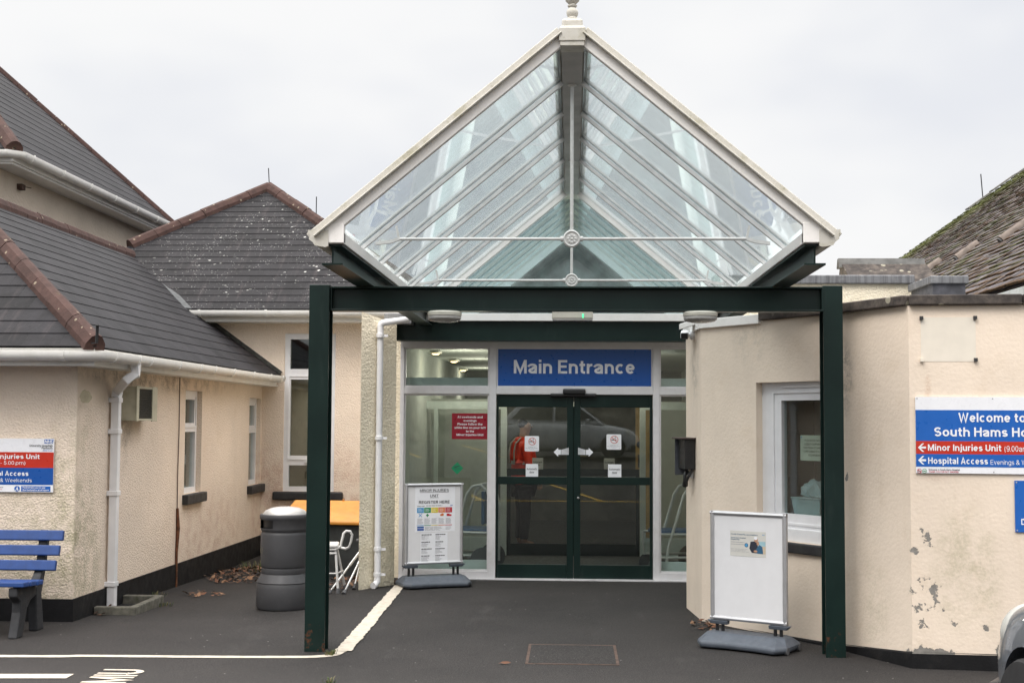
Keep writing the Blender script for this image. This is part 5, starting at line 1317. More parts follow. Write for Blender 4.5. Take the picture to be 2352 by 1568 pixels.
# weekday sign on the low wing (runs out of the picture)
def fy(u, v): return on_y(u, v, LY - .02)
tr_, br2 = fy(124.5, 1007), fy(122, 1130)
W = 1.02; x0 = tr_.x - W
s = sign("hospital_sign", "white, red and blue Minor Injuries Unit sign on the roughcast wall above the bench", "sign", yplane(LY - .02, x0, br2.z)); H = tr_.z - br2.z
def yy(v): return fy(100, v).z - br2.z
s.box(0, W, 0, H, -.012, 0, s.k('s_white')); s.rect(0, W, yy(1074), yy(1038), .0015, s.k('s_red')); s.rect(0, W, yy(1113), yy(1074), .0016, s.k('s_blue'))
def xx(u): return fy(u, 1060).x - x0
s.poly([(xx(100.5), yy(1018), .002), (xx(120), yy(1018), .002), (xx(122), yy(1008.5), .002), (xx(101), yy(1008.5), .002)], s.k('s_blue2')); s.text("NHS", xx(111), yy(1017), .028, s.k('s_white'), z=.003, w=xx(120) - xx(102), align='C', bold=.045, shear=.22)
s.text("University Hospitals", xx(120), yy(1025.5), .020, s.k('s_black'), z=.002, w=xx(120) - xx(67), align='R', bold=.012); s.text("Plymouth", xx(120), yy(1031), .020, s.k('s_black'), z=.002, w=xx(120) - xx(95), align='R', bold=.012); s.text("NHS Trust", xx(120), yy(1036), .014, s.k('s_blue2'), z=.002, align='R')
s.text("Minor Injuries Unit", xx(91), yy(1053.5), .040, s.k('s_white'), z=.003, w=.555, align='R', bold=.022); s.text("(9.00am - 5.00.pm)", xx(59), yy(1067), .032, s.k('s_white'), z=.003, w=.42, align='R')
s.text("Hospital Access", xx(66.5), yy(1092.5), .040, s.k('s_white'), z=.003, w=.46, align='R', bold=.022); s.text("Evenings & Weekends", xx(75), yy(1107), .032, s.k('s_white'), z=.003, w=.50, align='R')
s.rect(xx(50.5), xx(117.5), yy(1128), yy(1116), .002, s.k('s_blue2')); s.text("Pedestrians are to use", xx(54), yy(1121), .014, s.k('s_white'), z=.003, w=xx(106) - xx(54), bold=.02); s.text("the footpaths at all times", xx(54), yy(1126.5), .014, s.k('s_white'), z=.003, w=xx(114) - xx(54), bold=.02)
s.disc(xx(41), yy(1122), .024, .024, .002, s.k('s_blue2')); cx, cy = xx(41), yy(1122)
s.disc(cx + .002, cy + .014, .004, .004, .003, s.k('s_white'), 10); s.poly([(cx - .006, cy + .008, .003), (cx + .006, cy + .008, .003), (cx + .014, cy - .02, .003), (cx + .007, cy - .018, .003), (cx, cy - .003, .003), (cx - .011, cy - .018, .003), (cx - .014, cy - .013, .003), (cx - .004, cy)+(.003,)], s.k('s_white'))
s.text("Welcome to South Hams Hospital", xx(9), yy(1120), .010, s.k('s_black'), z=.002, align='R'); s.text("THANK YOU FOR NOT SMOKING", xx(7), yy(1125), .010, s.k('p_red'), z=.002, align='R')
s.fin()
# welcome sign on the bay
def bayface(u, v): return on_face(u, v, P2, P3)
sa, za = bayface(2106, 1085.5); sb_, zb_ = bayface(2099, 911)
s0_ = (sa + sb_) / 2
s = sign("welcome_sign", "large white, blue and red welcome sign with arrows on the bay's front wall", "sign", face_matrix(P2, P3, za, .016) @ Matrix.Translation((s0_, 0, 0))); H = zb_ - za; W = 1.52
s.box(0, W, 0, H, -.012, 0, s.k('s_white'))
vv = lambda v: bayface(2104, v)[1] - za
uu = lambda u, v=1000: bayface(u, v)[0] - s0_
s.rect(0, W, vv(1012), vv(941), .0015, s.k('s_blue2')); s.rect(0, W, vv(1041.5), vv(1012), .0016, s.k('s_red')); s.rect(0, W, vv(1070.5), vv(1041.5), .0015, s.k('s_blue2'))
wl_ = (uu(2352) - uu(2201))
s.text("Welcome to", uu(2201), vv(968), .065, s.k('s_white'), z=.003, w=wl_ * 1.02, bold=.02)
s.text("South Hams Hospital", uu(2145), vv(1001), .065, s.k('s_white'), z=.003, w=wl_ * 1.02 * 1.90, bold=.02)
s.text("Minor Injuries Unit", uu(2130), vv(1034), .046, s.k('s_white'), z=.003, w=uu(2298) - uu(2130), bold=.022); s.text("(9.00am - 5.00pm)", uu(2305), vv(1034.5), .040, s.k('s_white'), z=.003, w=.36)
s.text("Hospital Access", uu(2130), vv(1064), .046, s.k('s_white'), z=.003, w=uu(2267) - uu(2130), bold=.022); s.text("Evenings & Weekends", uu(2273), vv(1064.5), .034, s.k('s_white'), z=.003, w=.40)
for v in (1027, 1056):
    cx, cy, e = uu(2107), vv(v), .024
    m = s.k('s_white'); s.poly([(cx, cy, .003), (cx + .030, cy + .030, .003), (cx + .044, cy + .030, .003), (cx + .020, cy + .006, .003), (cx + .020, cy - .006, .003), (cx + .044, cy - .030, .003), (cx + .030, cy - .030, .003)], m); s.rect(cx + .018, cx + .056, cy - .0075, cy + .0075, .0031, m)
s.text("Welcome to South Hams Hospital", uu(2131), vv(1079), .012, s.k('s_black'), z=.002, w=uu(2202) - uu(2131), bold=.02); s.text("THANK YOU FOR NOT SMOKING", uu(2131), vv(1084), .012, s.k('p_red'), z=.002, w=uu(2200) - uu(2131), bold=.01)
for u, kcol in ((2110, 'p_red'), (2121.5, 'p_green')):
    cx, cy = uu(u), vv(1080.5); s.ring(cx, cy, .013, .016, .002, s.k(kcol), 24); s.rect(cx - .009, cx + .009, cy - .003, cy + .003, .002, s.k('s_black' if kcol == 'p_red' else 'p_green'))
    if kcol == 'p_red': s.poly([(cx - .011, cy + .008, .0025), (cx - .008, cy + .011, .0025), (cx + .011, cy - .008, .0025), (cx + .008, cy - .011, .0025)], s.k('p_red'))
for x in (.012, W * .35, W - .012):
    for y in (.012, H - .012): s.disc(x, y, .005, .005, .002, s.k('s_grey'), 8)
s.fin()
# second blue sign below it
sa, za2 = bayface(2336, 1221); sb_, zt2_ = bayface(2329.5, 1103)
s = sign("department_sign", "plain blue sign starting with a white letter D below the welcome sign", "sign", face_matrix(P2, P3, za2, .012) @ Matrix.Translation((sb_, 0, 0))); H = zt2_ - za2; W = .62
s.box(0, W, 0, H, -.01, 0, s.k('s_blue2')); s.text("D", .04, .052, .042, s.k('s_white'), z=.002, bold=.02)
for x in (.012, W - .012):
    for y in (.012, H - .012): s.disc(x, y, .006, .006, .002, s.k('s_grey'), 8)
s.fin()
# blank painted plate
sa, za3 = bayface(2113, 830); sb_, zt3 = bayface(2243, 728)
s = sign("blank_plate", "blank pale plate with four bolts high on the bay wall", "plate", face_matrix(P2, P3, za3, .01) @ Matrix.Translation((sa, 0, 0))); W, H = sb_ - sa, zt3 - za3
s.box(.008, W - .008, 0, H, -.0098, -.008, s.k('plate'))
for x, y in ((.012, .01), (W - .012, .012), (.012, H - .005), (W - .012, H - .005)):
    s.box(x - .012, x + .012, y - .012, y + .012, -.01, .014, s.k('s_black' if (x, y) != (.012, .01) else 'plate'))
s.fin()
# paper notice inside the bay window
a_, z0_ = on_face(1815, 1057, P1, PM); b_, z1_ = on_face(1881, 1000, P1, PM)
s = sign("window_notice", "pale green paper notice stuck inside the bay window", "notice", face_matrix(P1, PM, z0_, -.115) @ Matrix.Translation((a_, 0, 0))); W, H = b_ - a_, z1_ - z0_
s.box(0, W, 0, H, -.001, 0, s.k('paper_green'))
for i, (t, f) in enumerate((("PLEASE DO NOT PUT", .68), ("USED EQUIPMENT IN", .70), ("THE PRAM STORE AS IT", .78), ("CONTAMINATES CLEAN", .77), ("EQUIPMENT", .42))): s.text(t, W * .5, H * (.76 - i * .145), H * .075, s.k('s_black'), z=.001, w=W * f, align='C', bold=.01)
s.rect(W * .15, W * .32, H * .60, H * .607, .001, s.k('s_black')); s.rect(.006, .02, H - .022, H - .01, .001, s.k('p_blue')); s.rect(W - .02, W - .006, H - .022, H - .01, .001, s.k('p_blue'))
s.fin()
# blue strip poster deep in the bay room is part of the room; tub and bag stand on the inner sill
Mw = face_matrix(P1, PM, 0, -.12)
f_ = lambda u, v: on_face(u, v, P1, PM)
ta, tz = f_(1817, 1178); tb_, tz1 = f_(1905, 1150)
tub = thing("plastic_tub", "translucent plastic tub on the sill inside the bay window", "tub", tuple(Mw @ V((ta + .1, tz, -.1))))
zs_ = zb + fzz(1180) - .03
q = MB(Mw); k0, k1 = ta - .13, ta + .19; h_ = tz1 - zs_
q.add([(k0 + .02, zs_, -.03), (k1 - .02, zs_, -.03), (k1 - .02, zs_, -.2), (k0 + .02, zs_, -.2), (k0, zs_ + h_, -.01), (k1, zs_ + h_, -.01), (k1, zs_ + h_, -.22), (k0, zs_ + h_, -.22)], [(0, 1, 2, 3), (0, 4, 5, 1), (1, 5, 6, 2), (2, 6, 7, 3), (3, 7, 4, 0)])
build("tub_body", q, plain("milky_teal_plastic", (.30, .42, .44), .35), tub)
q = MB(Mw); q.box(k0 - .006, k1 + .006, zs_ + h_ - .008, zs_ + h_, -.226, -.004); build("rim", q, plain("milky_rim", (.40, .50, .52), .3), tub, bevel=.003)
bg = thing("plastic_bag", "crumpled clear plastic bag heaped in the tub behind the bay window", "bag", tuple(Mw @ V((ta + .15, tz1, -.1))))
q = MB(Mw); bm_ = bmesh.new(); bmesh.ops.create_icosphere(bm_, subdivisions=3, radius=1)
for v in bm_.verts:
    r_ = 1 + .22 * math.sin(7 * v.co.x + 3 * v.co.y) * math.cos(6 * v.co.z + 2 * v.co.x) + random.uniform(-.07, .07)
    v.co = V((v.co.x * .13 * r_, v.co.y * (.12 if v.co.y > 0 else .03) * r_, v.co.z * .08 * r_))
q.add([V((k0 + .16, zs_ + h_ + .02, -.12)) + v.co for v in bm_.verts], [tuple(v.index for v in f.verts) for f in bm_.faces]); bm_.free()
t = NT("clear_bag"); bs = t.n('ShaderNodeBsdfPrincipled'); bs.inputs['Base Color'].default_value = (.45, .58, .60, 1); bs.inputs['Roughness'].default_value = .12; bs.inputs['Alpha'].default_value = .75; t.l(bs.outputs[0], t.out.inputs[0])
build("bag_film", q, t.m, bg)

# ------------------------------------------------------------------ poster stands
def stand(label, left, right, zb0, h, poster):
    """forecourt poster stand whose frame runs from left to right (ground points)"""
    l, r = V((left[0], left[1], 0)), V((right[0], right[1], 0)); c = (l + r) / 2; dx = (r - l).normalized(); W = (r - l).length
    rz = math.atan2(dx.y, dx.x)
    o = thing("poster_stand", label, "poster stand", tuple(c), rz)
    Mo = XF[o.name]
    hw = W / 2; fw = .032
    q = MB(Mo)
    for x0, x1, z0, z1 in ((-hw, hw, zb0, zb0 + fw), (-hw, hw, zb0 + h - fw, zb0 + h), (-hw, -hw + fw, zb0 + fw, zb0 + h - fw), (hw - fw, hw, zb0 + fw, zb0 + h - fw)):
        ver = x1 - x0 < .1
        prof = [(-.014, -fw / 2), (-.021, -fw / 4), (-.024, 0), (-.021, fw / 4), (-.014, fw / 2), (.016, fw / 2), (.016, -fw / 2)]
        cx, cz = (x0 + x1) / 2, (z0 + z1) / 2
        if ver: q.add([(cx + b, a, z0 - fw * .98) for a, b in prof] + [(cx + b, a, z1 + fw * .98) for a, b in prof], [tuple(range(7)), tuple(range(7, 14))] + [(i, (i + 1) % 7, 7 + (i + 1) % 7, 7 + i) for i in range(7)])
        else: q.add([(x0, a, cz + b) for a, b in prof] + [(x1, a, cz + b) for a, b in prof], [tuple(range(7)), tuple(range(7, 14))] + [(i, (i + 1) % 7, 7 + (i + 1) % 7, 7 + i) for i in range(7)])
    build("frame", q, M['frame_alu'], o, smooth=True, angle=30)
    s = MB(Mo @ Matrix(((1, 0, 0, 0), (0, 0, -1, -.008), (0, 1, 0, zb0), (0, 0, 0, 1)))); s.names = []
    def k(n):
        if n not in s.names: s.names.append(n)
        return s.names.index(n)
    s.k = k; s.box(-hw + .01, hw - .01, .01, h - .01, -.012, 0, s.k('board_white'))
    poster(s, W, h); build("poster", s, [M[n] for n in s.names], o)
    for sx in (-1, 1):
        q = MB(Mo); cx = sx * (hw - .075)
        q.add([(cx - .10 + (.03 if sx > 0 else 0), -.03, zb0 - .004), (cx + .10 - (.03 if sx < 0 else 0), -.03, zb0 - .004), (cx + .10 - (.03 if sx < 0 else 0), .03, zb0 - .004), (cx - .10 + (.03 if sx > 0 else 0), .03, zb0 - .004),
               (cx - .07, -.022, zb0 - .034), (cx + .07, -.022, zb0 - .034), (cx + .07, .022, zb0 - .034), (cx - .07, .022, zb0 - .034)], [(0, 1, 2, 3), (7, 6, 5, 4), (0, 4, 5, 1), (1, 5, 6, 2), (2, 6, 7, 3), (3, 7, 4, 0)])
        lg = build("foot_clamp", q, M['board_base'], o, bevel=.005)
        for e in (-.024, .024):
            q = MB(Mo); q.tube([(cx + e, 0, .09), (cx + e, 0, zb0 - .03)], .0135, 10); build("spring_leg", q, M['black'], lg, smooth=True)
    q = MB(Mo); bw_, bd = hw + .05, .235
    lo = [(-bw_, -bd * .62), (-bw_ + .06, -bd), (-.1, -bd + .03), (.1, -bd + .03), (bw_ - .06, -bd), (bw_, -bd * .62), (bw_, bd * .62), (bw_ - .06, bd), (-bw_ + .06, bd), (-bw_, bd * .62)]
    up_ = [(x * .87, y * .42) for x, y in lo]; n_ = len(lo)
    q.add([(x * .97, y * .97, .012) for x, y in lo] + [(x, y, .035) for x, y in lo] + [(x, y, .055) for x, y in lo] + [(x, y, .115) for x, y in up_],
          [tuple(range(n_))[::-1], tuple(range(3 * n_, 4 * n_))] + [(r_ * n_ + i, r_ * n_ + (i + 1) % n_, (r_ + 1) * n_ + (i + 1) % n_, (r_ + 1) * n_ + i) for r_ in range(3) for i in range(n_)])
    b = build("base", q, M['board_base'], o, bevel=.012)
    for sy in (-1, 1):
        q = MB(Mo); q.lathe([(0, -.012), (.028, -.012), (.03, 0), (.028, .012), (0, .012)], (bw_ - .01, sy * .12, .03), 14, ax=(1, .0, 0)); build("wheel", q, M['rubber'], b, smooth=True)
    return o
def poster_mi(s, W, h):
    f = W / .72 if False else W
    X_ = lambda t: -W / 2 + t * W; Y_ = lambda t: h * (1 - t); blk = s.k('s_black')
    s.rect(X_(.17), X_(.86), Y_(.60), Y_(.035), .0012, s.k('s_white'))
    s.text("MINOR INJURIES", X_(.5), Y_(.105), h * .034, blk, z=.002, w=W * .50, align='C', bold=.014); s.rect(X_(.25), X_(.75), Y_(.114), Y_(.110), .002, blk)
    s.text("UNIT", X_(.5), Y_(.172), h * .034, blk, z=.002, w=W * .145, align='C', bold=.014); s.rect(X_(.425), X_(.575), Y_(.181), Y_(.177), .002, blk)
    s.text("REGISTER HERE", X_(.5), Y_(.252), h * .036, blk, z=.002, w=W * .53, align='C', bold=.022)
    s.text("Stay well", X_(.21), Y_(.288), h * .014, blk, z=.002, w=W * .12, bold=.02); s.text("NHS", X_(.82), Y_(.285), h * .014, s.k('s_blue2'), z=.002, align='R', bold=.03)
    filler_lines(s, X_(.36), X_(.7), Y_(.286), Y_(.268), 1, 's_grey', .002)
    cols = ['p_blue', 'p_green', 'p_yellow', 'p_orange', 'p_red']
    for i, c in enumerate(cols):
        a, b = .205 + i * .122, .205 + (i + 1) * .122 - .006
        s.rect(X_(a), X_(b), Y_(.365), Y_(.300), .002, s.k(c)); filler_lines(s, X_(a + .02), X_(b - .02), Y_(.352), Y_(.312), 3, 's_white', .0026, h=.3)
        s.rect(X_(a), X_(b), Y_(.524), Y_(.516), .002, s.k(c)); filler_lines(s, X_(a + .006), X_(b - .006), Y_(.505), Y_(.432), 8, 's_grey', .002, h=.42)
    q = lambda t, u, r, m: s.disc(X_(t), Y_(u), r * W, r * W, .002, s.k(m), 16)
    x_, y_ = X_(.262), Y_(.395); e = W * .026
    for sg in (-1, 1): s.poly([(x_ - e, y_ - sg * e - .004, .002), (x_ + e, y_ + sg * e - .004, .002), (x_ + e, y_ + sg * e + .006, .002), (x_ - e, y_ - sg * e + .006, .002)], s.k('p_blue'))
    x_ = X_(.384); s.rect(x_ - e, x_ + e, y_ - e * .35, y_ + e * .35, .002, s.k('p_green')); s.rect(x_ - e * .35, x_ + e * .35, y_ - e, y_ + e, .0022, s.k('p_green'))
    q(.62, .395, .018, 'p_orange'); q(.645, .39, .022, 'p_orange'); s.rect(X_(.715), X_(.765), y_ - .012, y_ + .014, .002, s.k('p_red')); s.rect(X_(.765), X_(.80), y_ - .012, y_ + .006, .002, s.k('p_red'))
    s.rect(X_(.21), X_(.325), Y_(.553), Y_(.532), .002, s.k('s_blue')); s.rect(X_(.21), X_(.325), Y_(.582), Y_(.559), .002, s.k('s_blue')); filler_lines(s, X_(.34), X_(.66), Y_(.585), Y_(.535), 5, 's_grey', .002, h=.4); filler_lines(s, X_(.7), X_(.8), Y_(.58), Y_(.535), 3, 's_grey', .002, h=.35)
    s.rect(X_(.27), X_(.735), Y_(.975), Y_(.612), .0016, s.k('s_white'))
    for cx in (.285, .525):
        for (t0_, t1_) in ((.625, .70), (.715, .785), (.80, .87), (.885, .965)):
            filler_lines(s, X_(cx), X_(cx + .18), Y_(t0_ + .02), Y_(t0_), 1, 's_black', .0022, h=.55, ragged=.3); filler_lines(s, X_(cx), X_(cx + .13), Y_(t1_), Y_(t0_ + .02), 5, 's_grey', .0022, h=.45, ragged=.6)
def poster_vac(s, W, h):
    X_ = lambda t: -W / 2 + t * W; Y_ = lambda t: h * (1 - t)
    s.rect(X_(.265), X_(.735), Y_(.405), Y_(.175), .0014, s.k('p_paper'))
    s.text("Covid-19 and Flu vaccinations", X_(.275), Y_(.212), h * .012, s.k('p_navy'), z=.002, w=W * .355, bold=.02); s.text("NHS", X_(.72), Y_(.207), h * .010, s.k('p_blue'), z=.002, align='R', bold=.03)
    s.text("South Hams Hospital,", X_(.275), Y_(.243), h * .010, s.k('p_navy'), z=.002, w=W * .20, bold=.02); s.text("Kingsbridge", X_(.275), Y_(.258), h * .010, s.k('p_navy'), z=.002, w=W * .115, bold=.02)
    filler_lines(s, X_(.275), X_(.46), Y_(.308), Y_(.268), 2, 's_grey', .002, h=.28, ragged=.1); filler_lines(s, X_(.275), X_(.52), Y_(.37), Y_(.335), 3, 's_grey', .002, h=.25, ragged=.2)
    s.rect(X_(.63), X_(.73), Y_(.305), Y_(.262), .0018, s.k('p_sea')); s.rect(X_(.63), X_(.73), Y_(.375), Y_(.305), .0018, s.k('p_sand'))
    s.disc(X_(.48), Y_(.302), .0155, .0165, .002, s.k('p_navy'), 20); s.disc(X_(.48), Y_(.302), .0105, .0115, .0022, s.k('p_blue'), 20)
    s.poly([(X_(.52), Y_(.33), .0022), (X_(.55), Y_(.368), .0022), (X_(.63), Y_(.37), .0022), (X_(.63), Y_(.28), .0022), (X_(.59), Y_(.262), .0022), (X_(.535), Y_(.268), .0022)], s.k('p_suit'))
    s.poly([(X_(.60), Y_(.34), .0024), (X_(.62), Y_(.372), .0024), (X_(.70), Y_(.374), .0024), (X_(.69), Y_(.31), .0024), (X_(.65), Y_(.292), .0024)], s.k('p_navy'))
    s.disc(X_(.608), Y_(.247), .0155, .021, .0026, s.k('p_skin'), 18); s.disc(X_(.603), Y_(.235), .015, .012, .0028, s.k('s_white'), 16); s.disc(X_(.632), Y_(.281), .0105, .015, .0028, s.k('p_skin'), 16); s.disc(X_(.60), Y_(.352), .016, .008, .003, s.k('p_skin'), 12)
stand("poster stand with a full Minor Injuries Unit register poster beside the pebbledashed pier", (-1.735, 13.66), (-1.15, 13.93), .232, .845, poster_mi)
stand("mostly blank white poster stand with one small vaccination leaflet before the bay window", (1.105, 10.44), (1.645, 10.11), .20, .845, poster_vac)

# ------------------------------------------------------------------ bench
bx1, bx0 = -4.235, -5.75
bn = thing("bench", "bright blue slatted bench with charcoal legs against the roughcast wall", "bench", ((bx0 + bx1) / 2, 10.5, 0))
def bslat(name, y, z, d, h, tilt, x1):
    q = MB(); q.bar((bx0, y, z), (x1, y, z), d, h, up=(0, tilt, 1)); build(name, q, M['bench_blue'], bn, bevel=.008)
for z, x1, y in ((.765, bx1 + .01, 10.79), (.645, bx1 - .005, 10.755), (.525, bx1 - .02, 10.72)): bslat("back_slat", y, z, .04, .085, .25, x1)
for i, y in enumerate((10.27, 10.40, 10.53)): bslat("seat_slat", y, .425 - i * .008, .115, .04, .05, bx1 - .075 + .004 * i)
for x in (bx1 - .17, bx0 + .2):
    q = MB(); T = .075
    def plate(pts): q.add([(x - T / 2, y, z) for y, z in pts] + [(x + T / 2, y, z) for y, z in pts], [tuple(range(len(pts)))[::-1], tuple(range(len(pts), 2 * len(pts)))] + [(i, (i + 1) % len(pts), len(pts) + (i + 1) % len(pts), len(pts) + i) for i in range(len(pts))])
    plate([(10.23, .40), (10.60, .38), (10.62, .30), (10.50, .27), (10.44, .22), (10.36, .0), (10.24, .0), (10.30, .20), (10.30, .28), (10.23, .33)])
    build("leg", q, M['bench_leg'], bn, bevel=.012)
    q = MB(); plate([(10.64, .0), (10.78, .0), (10.72, .30), (10.80, .5), (10.88, .80), (10.815, .81), (10.745, .5), (10.60, .36)]); x0_ = x; q2 = build("leg", q, M['bench_leg'], bn, bevel=.012)

# ------------------------------------------------------------------ litter bin
cx, cy = -2.665, 12.16; cz = gz(cx, cy)
lb = thing("litter_bin", "round dark grey litter bin with a domed pale lid behind the green post", "litter bin", (cx, cy, cz))
q = MB(); q.lathe([(.20, .0), (.245, .008), (.255, .03), (.258, .20), (.250, .232), (.246, .242), (.252, .25), (.247, .258), (.214, .318), (.208, .325), (.212, .335), (.209, .372), (.204, .376), (.204, .384), (.211, .39), (.218, .42), (.221, .68), (.216, .70), (.212, .705), (.212, .715), (.219, .72), (.224, .735)], (cx, cy, cz), 56)
build("body", q, M['bin'], lb, smooth=True)
bm_ = bmesh.new(); n_ = 64; zs2 = [.735, .745, .82, .83, .855, .868, .872]; rs2 = [.224, .225, .225, .232, .234, .228, .2]
q = MB(); vs = [(cx + rs2[j] * math.cos(2 * math.pi * i / n_), cy + rs2[j] * math.sin(2 * math.pi * i / n_), cz + zs2[j]) for j in range(7) for i in range(n_)]
bm_.free()
slot = lambda i, j: j in (1,) and any(a0 <= (i + .5) * 360 / n_ <= a1 for a0, a1 in ((196, 252), (16, 72)))
fs_ = [(j * n_ + i, j * n_ + (i + 1) % n_, (j + 1) * n_ + (i + 1) % n_, (j + 1) * n_ + i) for j in range(6) for i in range(n_) if not slot(i, j)]
q.add(vs, fs_); hood = build("hood", q, M['bin'], lb, smooth=True)
q = MB(); q.lathe([(.19, .70), (.20, .72), (.20, .84), (.19, .85)], (cx, cy, cz), 40); build("liner", q, M['black'], lb, smooth=True)
q = MB(); q.lathe([(.206, .868), (.203, .878), (.18, .903), (.13, .924), (.07, .934), (0, .937)], (cx, cy, cz), 48); build("dome_lid", q, M['steel_lid'], lb, smooth=True)
q = MB(); a = R(205); q.lathe([(0, .0), (.045, .0), (.045, .002), (0, .002)], (cx + .2155 * math.cos(a), cy + .2155 * math.sin(a), cz + .54), 20, ax=(math.cos(a), math.sin(a), 0)); build("worn_emblem", q, plain("worn_gold", (.12, .11, .06), .5, var=.3), lb)

# ------------------------------------------------------------------ grit bin, stool, crutches
gy = 14.75; gzz = gz(-2.9, 14.6)
gb_ = thing("grit_bin", "dark grit bin with sloping orange lid half hidden behind the green post", "grit bin", (-2.8, gy + .3, gzz), R(-3))
Mg = XF[gb_.name]
q = MB(Mg); q.add([(-.42, -.27, 0), (.48, -.27, 0), (.48, .27, 0), (-.42, .27, 0), (-.46, -.31, .60), (.52, -.31, .60), (.52, .31, .74), (-.46, .31, .74)], [(0, 3, 2, 1), (4, 5, 6, 7), (0, 1, 5, 4), (1, 2, 6, 5), (2, 3, 7, 6), (3, 0, 4, 7)]); build("body", q, M['grit_body'], gb_, bevel=.02)
q = MB(Mg); q.add([(-.50, -.36, .60), (.56, -.36, .60), (.56, .34, .78), (-.50, .34, .78), (-.50, -.36, .64), (.56, -.36, .64), (.54, -.12, .72), (.54, .34, .835), (-.48, .34, .835), (-.48, -.12, .72)],
    [(0, 3, 2, 1), (0, 1, 5, 4), (4, 5, 6, 9), (9, 6, 7, 8), (1, 2, 7, 6, 5), (3, 0, 4, 9, 8), (2, 3, 8, 7)])
lid = build("lid", q, M['orange_lid'], gb_, bevel=.012)
for x in (-.28, .1, .38):
    q = MB(Mg); q.box(x, x + .012, .30, .352, .80, .85); build("lid_hinge", q, M['orange_lid'], lid)
sx, sy = -2.47, 13.3; sz = gz(sx, sy)
ps = thing("perching_stool", "white tubular perching stool with arms beside the leaning crutches", "stool", (sx, sy, sz), R(8))
Mp = XF[ps.name]; r_ = .013
def pt(*a): return [V(p) for p in a]
for (fx_, fy_) in ((.11, -.12), (-.26, -.12), (.17, .18), (-.30, .18)):
    tx, ty = (.08 if fx_ > 0 else -.22), (-.09 if fy_ < 0 else .13)
    q = MB(Mp); q.tube([(fx_, fy_, .03), (tx, ty, .455)], r_, 8); lg = build("leg", q, M['tube_white'], ps, smooth=True)
    q = MB(Mp); q.lathe([(.022, 0), (.02, .03), (.015, .055)], (fx_, fy_, .0), 12); build("rubber_foot", q, M['rubber'], lg, smooth=True)
q = MB(Mp); q.box(-.25, .11, -.13, .16, .455, .495); build("seat", q, M['tube_white'], ps, bevel=.015)
for x in (.10, -.25):
    q = MB(Mp)
    loop = [(x - .10, -.10, .44), (x - .02, -.11, .44), (x + .03, -.11, .47), (x + .05, -.11, .56), (x + .06, -.11, .60), (x + .085, -.11, .625), (x + .125, -.10, .62), (x + .145, -.09, .585), (x + .135, -.08, .52), (x + .115, -.06, .46), (x + .08, -.04, .44), (x + .03, -.02, .45)]
    if x < 0: loop = [(p[0] - .02, p[1] - .06, p[2]) for p in loop]
    q.tube(loop, r_, 8); build("arm", q, M['tube_white'], ps, smooth=True)
q = MB(Mp); q.tube([(.10, -.11, .20), (.15, .15, .20)], .008, 8); q.tube([(-.26, -.11, .20), (.10, -.11, .20)], .008, 8); q.tube([(-.25, -.10, .40), (.09, -.10, .40)], .012, 8); build("brace", q, M['tube_white'], ps, smooth=True)
def crutch(foot, top, lab):
    f, t_ = V(foot), V(top)
    o = thing("crutch", lab, "crutch", tuple(f), group="crutches leaning on the pier"); d = (t_ - f).normalized(); L = (t_ - f).length
    q = MB(); q.tube([f + d * .05, f + d * L * .55], .0105, 10); q.tube([f + d * L * .5, t_], .0135, 10); build("shaft", q, M['chrome'], o, smooth=True)
    q = MB(); q.lathe([(.022, 0), (.020, .02), (.014, .06)], f, 12, ax=d); build("ferrule", q, M['rubber'], o, smooth=True)
    q = MB(); q.tube([t_ - d * .02, t_ + V((-.10, .0, .0))], .016, 10); build("handle", q, M['rubber'], o, smooth=True)
    q = MB(); q.tube([t_, t_ + d * .2 + V((0, 0, .03))], .0125, 10); e = t_ + d * .2 + V((0, 0, .03)); q.tube([e + V((-.05, -.02, 0)), e, e + V((.0, .05, .01)), e + V((-.05, .07, .02))], .012, 8); build("cuff", q, M['rubber'], o, smooth=True)
    return o
def foot(u, v): p = on_ground(u, v); p.z = gz(p.x, p.y); return p
f1 = foot(754, 1362); f2 = foot(789, 1363); f3_ = foot(813, 1352)
crutch(f1, on_y(848, 1238, 13.9), "aluminium crutch leaning lowest, its foot hidden by the green post")
crutch(f2, on_y(852, 1234, 13.95), "aluminium crutch in the middle, leaning beside the pebbledashed pier")
crutch(f3_, on_y(840, 1240, 13.9), "short visible crutch closest to the pebbledashed pier")

# ------------------------------------------------------------------ extractor cowl, drain, manhole, leaves, tufts
a0 = on_x(279, 925, LX).y; ox = LX + .15; a1 = on_x(360, 925, ox).y; zc0, zc1 = on_x(300, 966, ox).z, on_x(300, 886, ox).z
ac = thing("extractor_cowl", "cream metal extractor cowl with a dark mesh face beside the white downpipe", "vent", (LX, (a0 + a1) / 2, zc0))
q = MB(); q.box(LX, ox, a0, a0 + .03, zc0, zc1); q.box(LX, ox, a1 - .03, a1, zc0, zc1); q.box(LX, ox, a0 + .03, a1 - .03, zc1 - .02, zc1); q.box(LX, ox, a0 + .03, a1 - .03, zc0, zc0 + .02)
q.box(ox - .012, ox + .004, a0 - .01, a0 + .06, zc0 - .006, zc1 + .006); q.box(ox - .012, ox + .004, a1 - .14, a1 + .01, zc0 - .006, zc1 + .006)
build("casing", q, M['ac'], ac, bevel=.004)
q = MB(); q.box(ox - .05, ox - .03, a0 + .05, a1 - .05, zc0 + .02, zc1 - .02); build("dark_inside", q, M['black'], ac)
q = MB(); y0_, y1_ = a0 + .06, a1 - .14
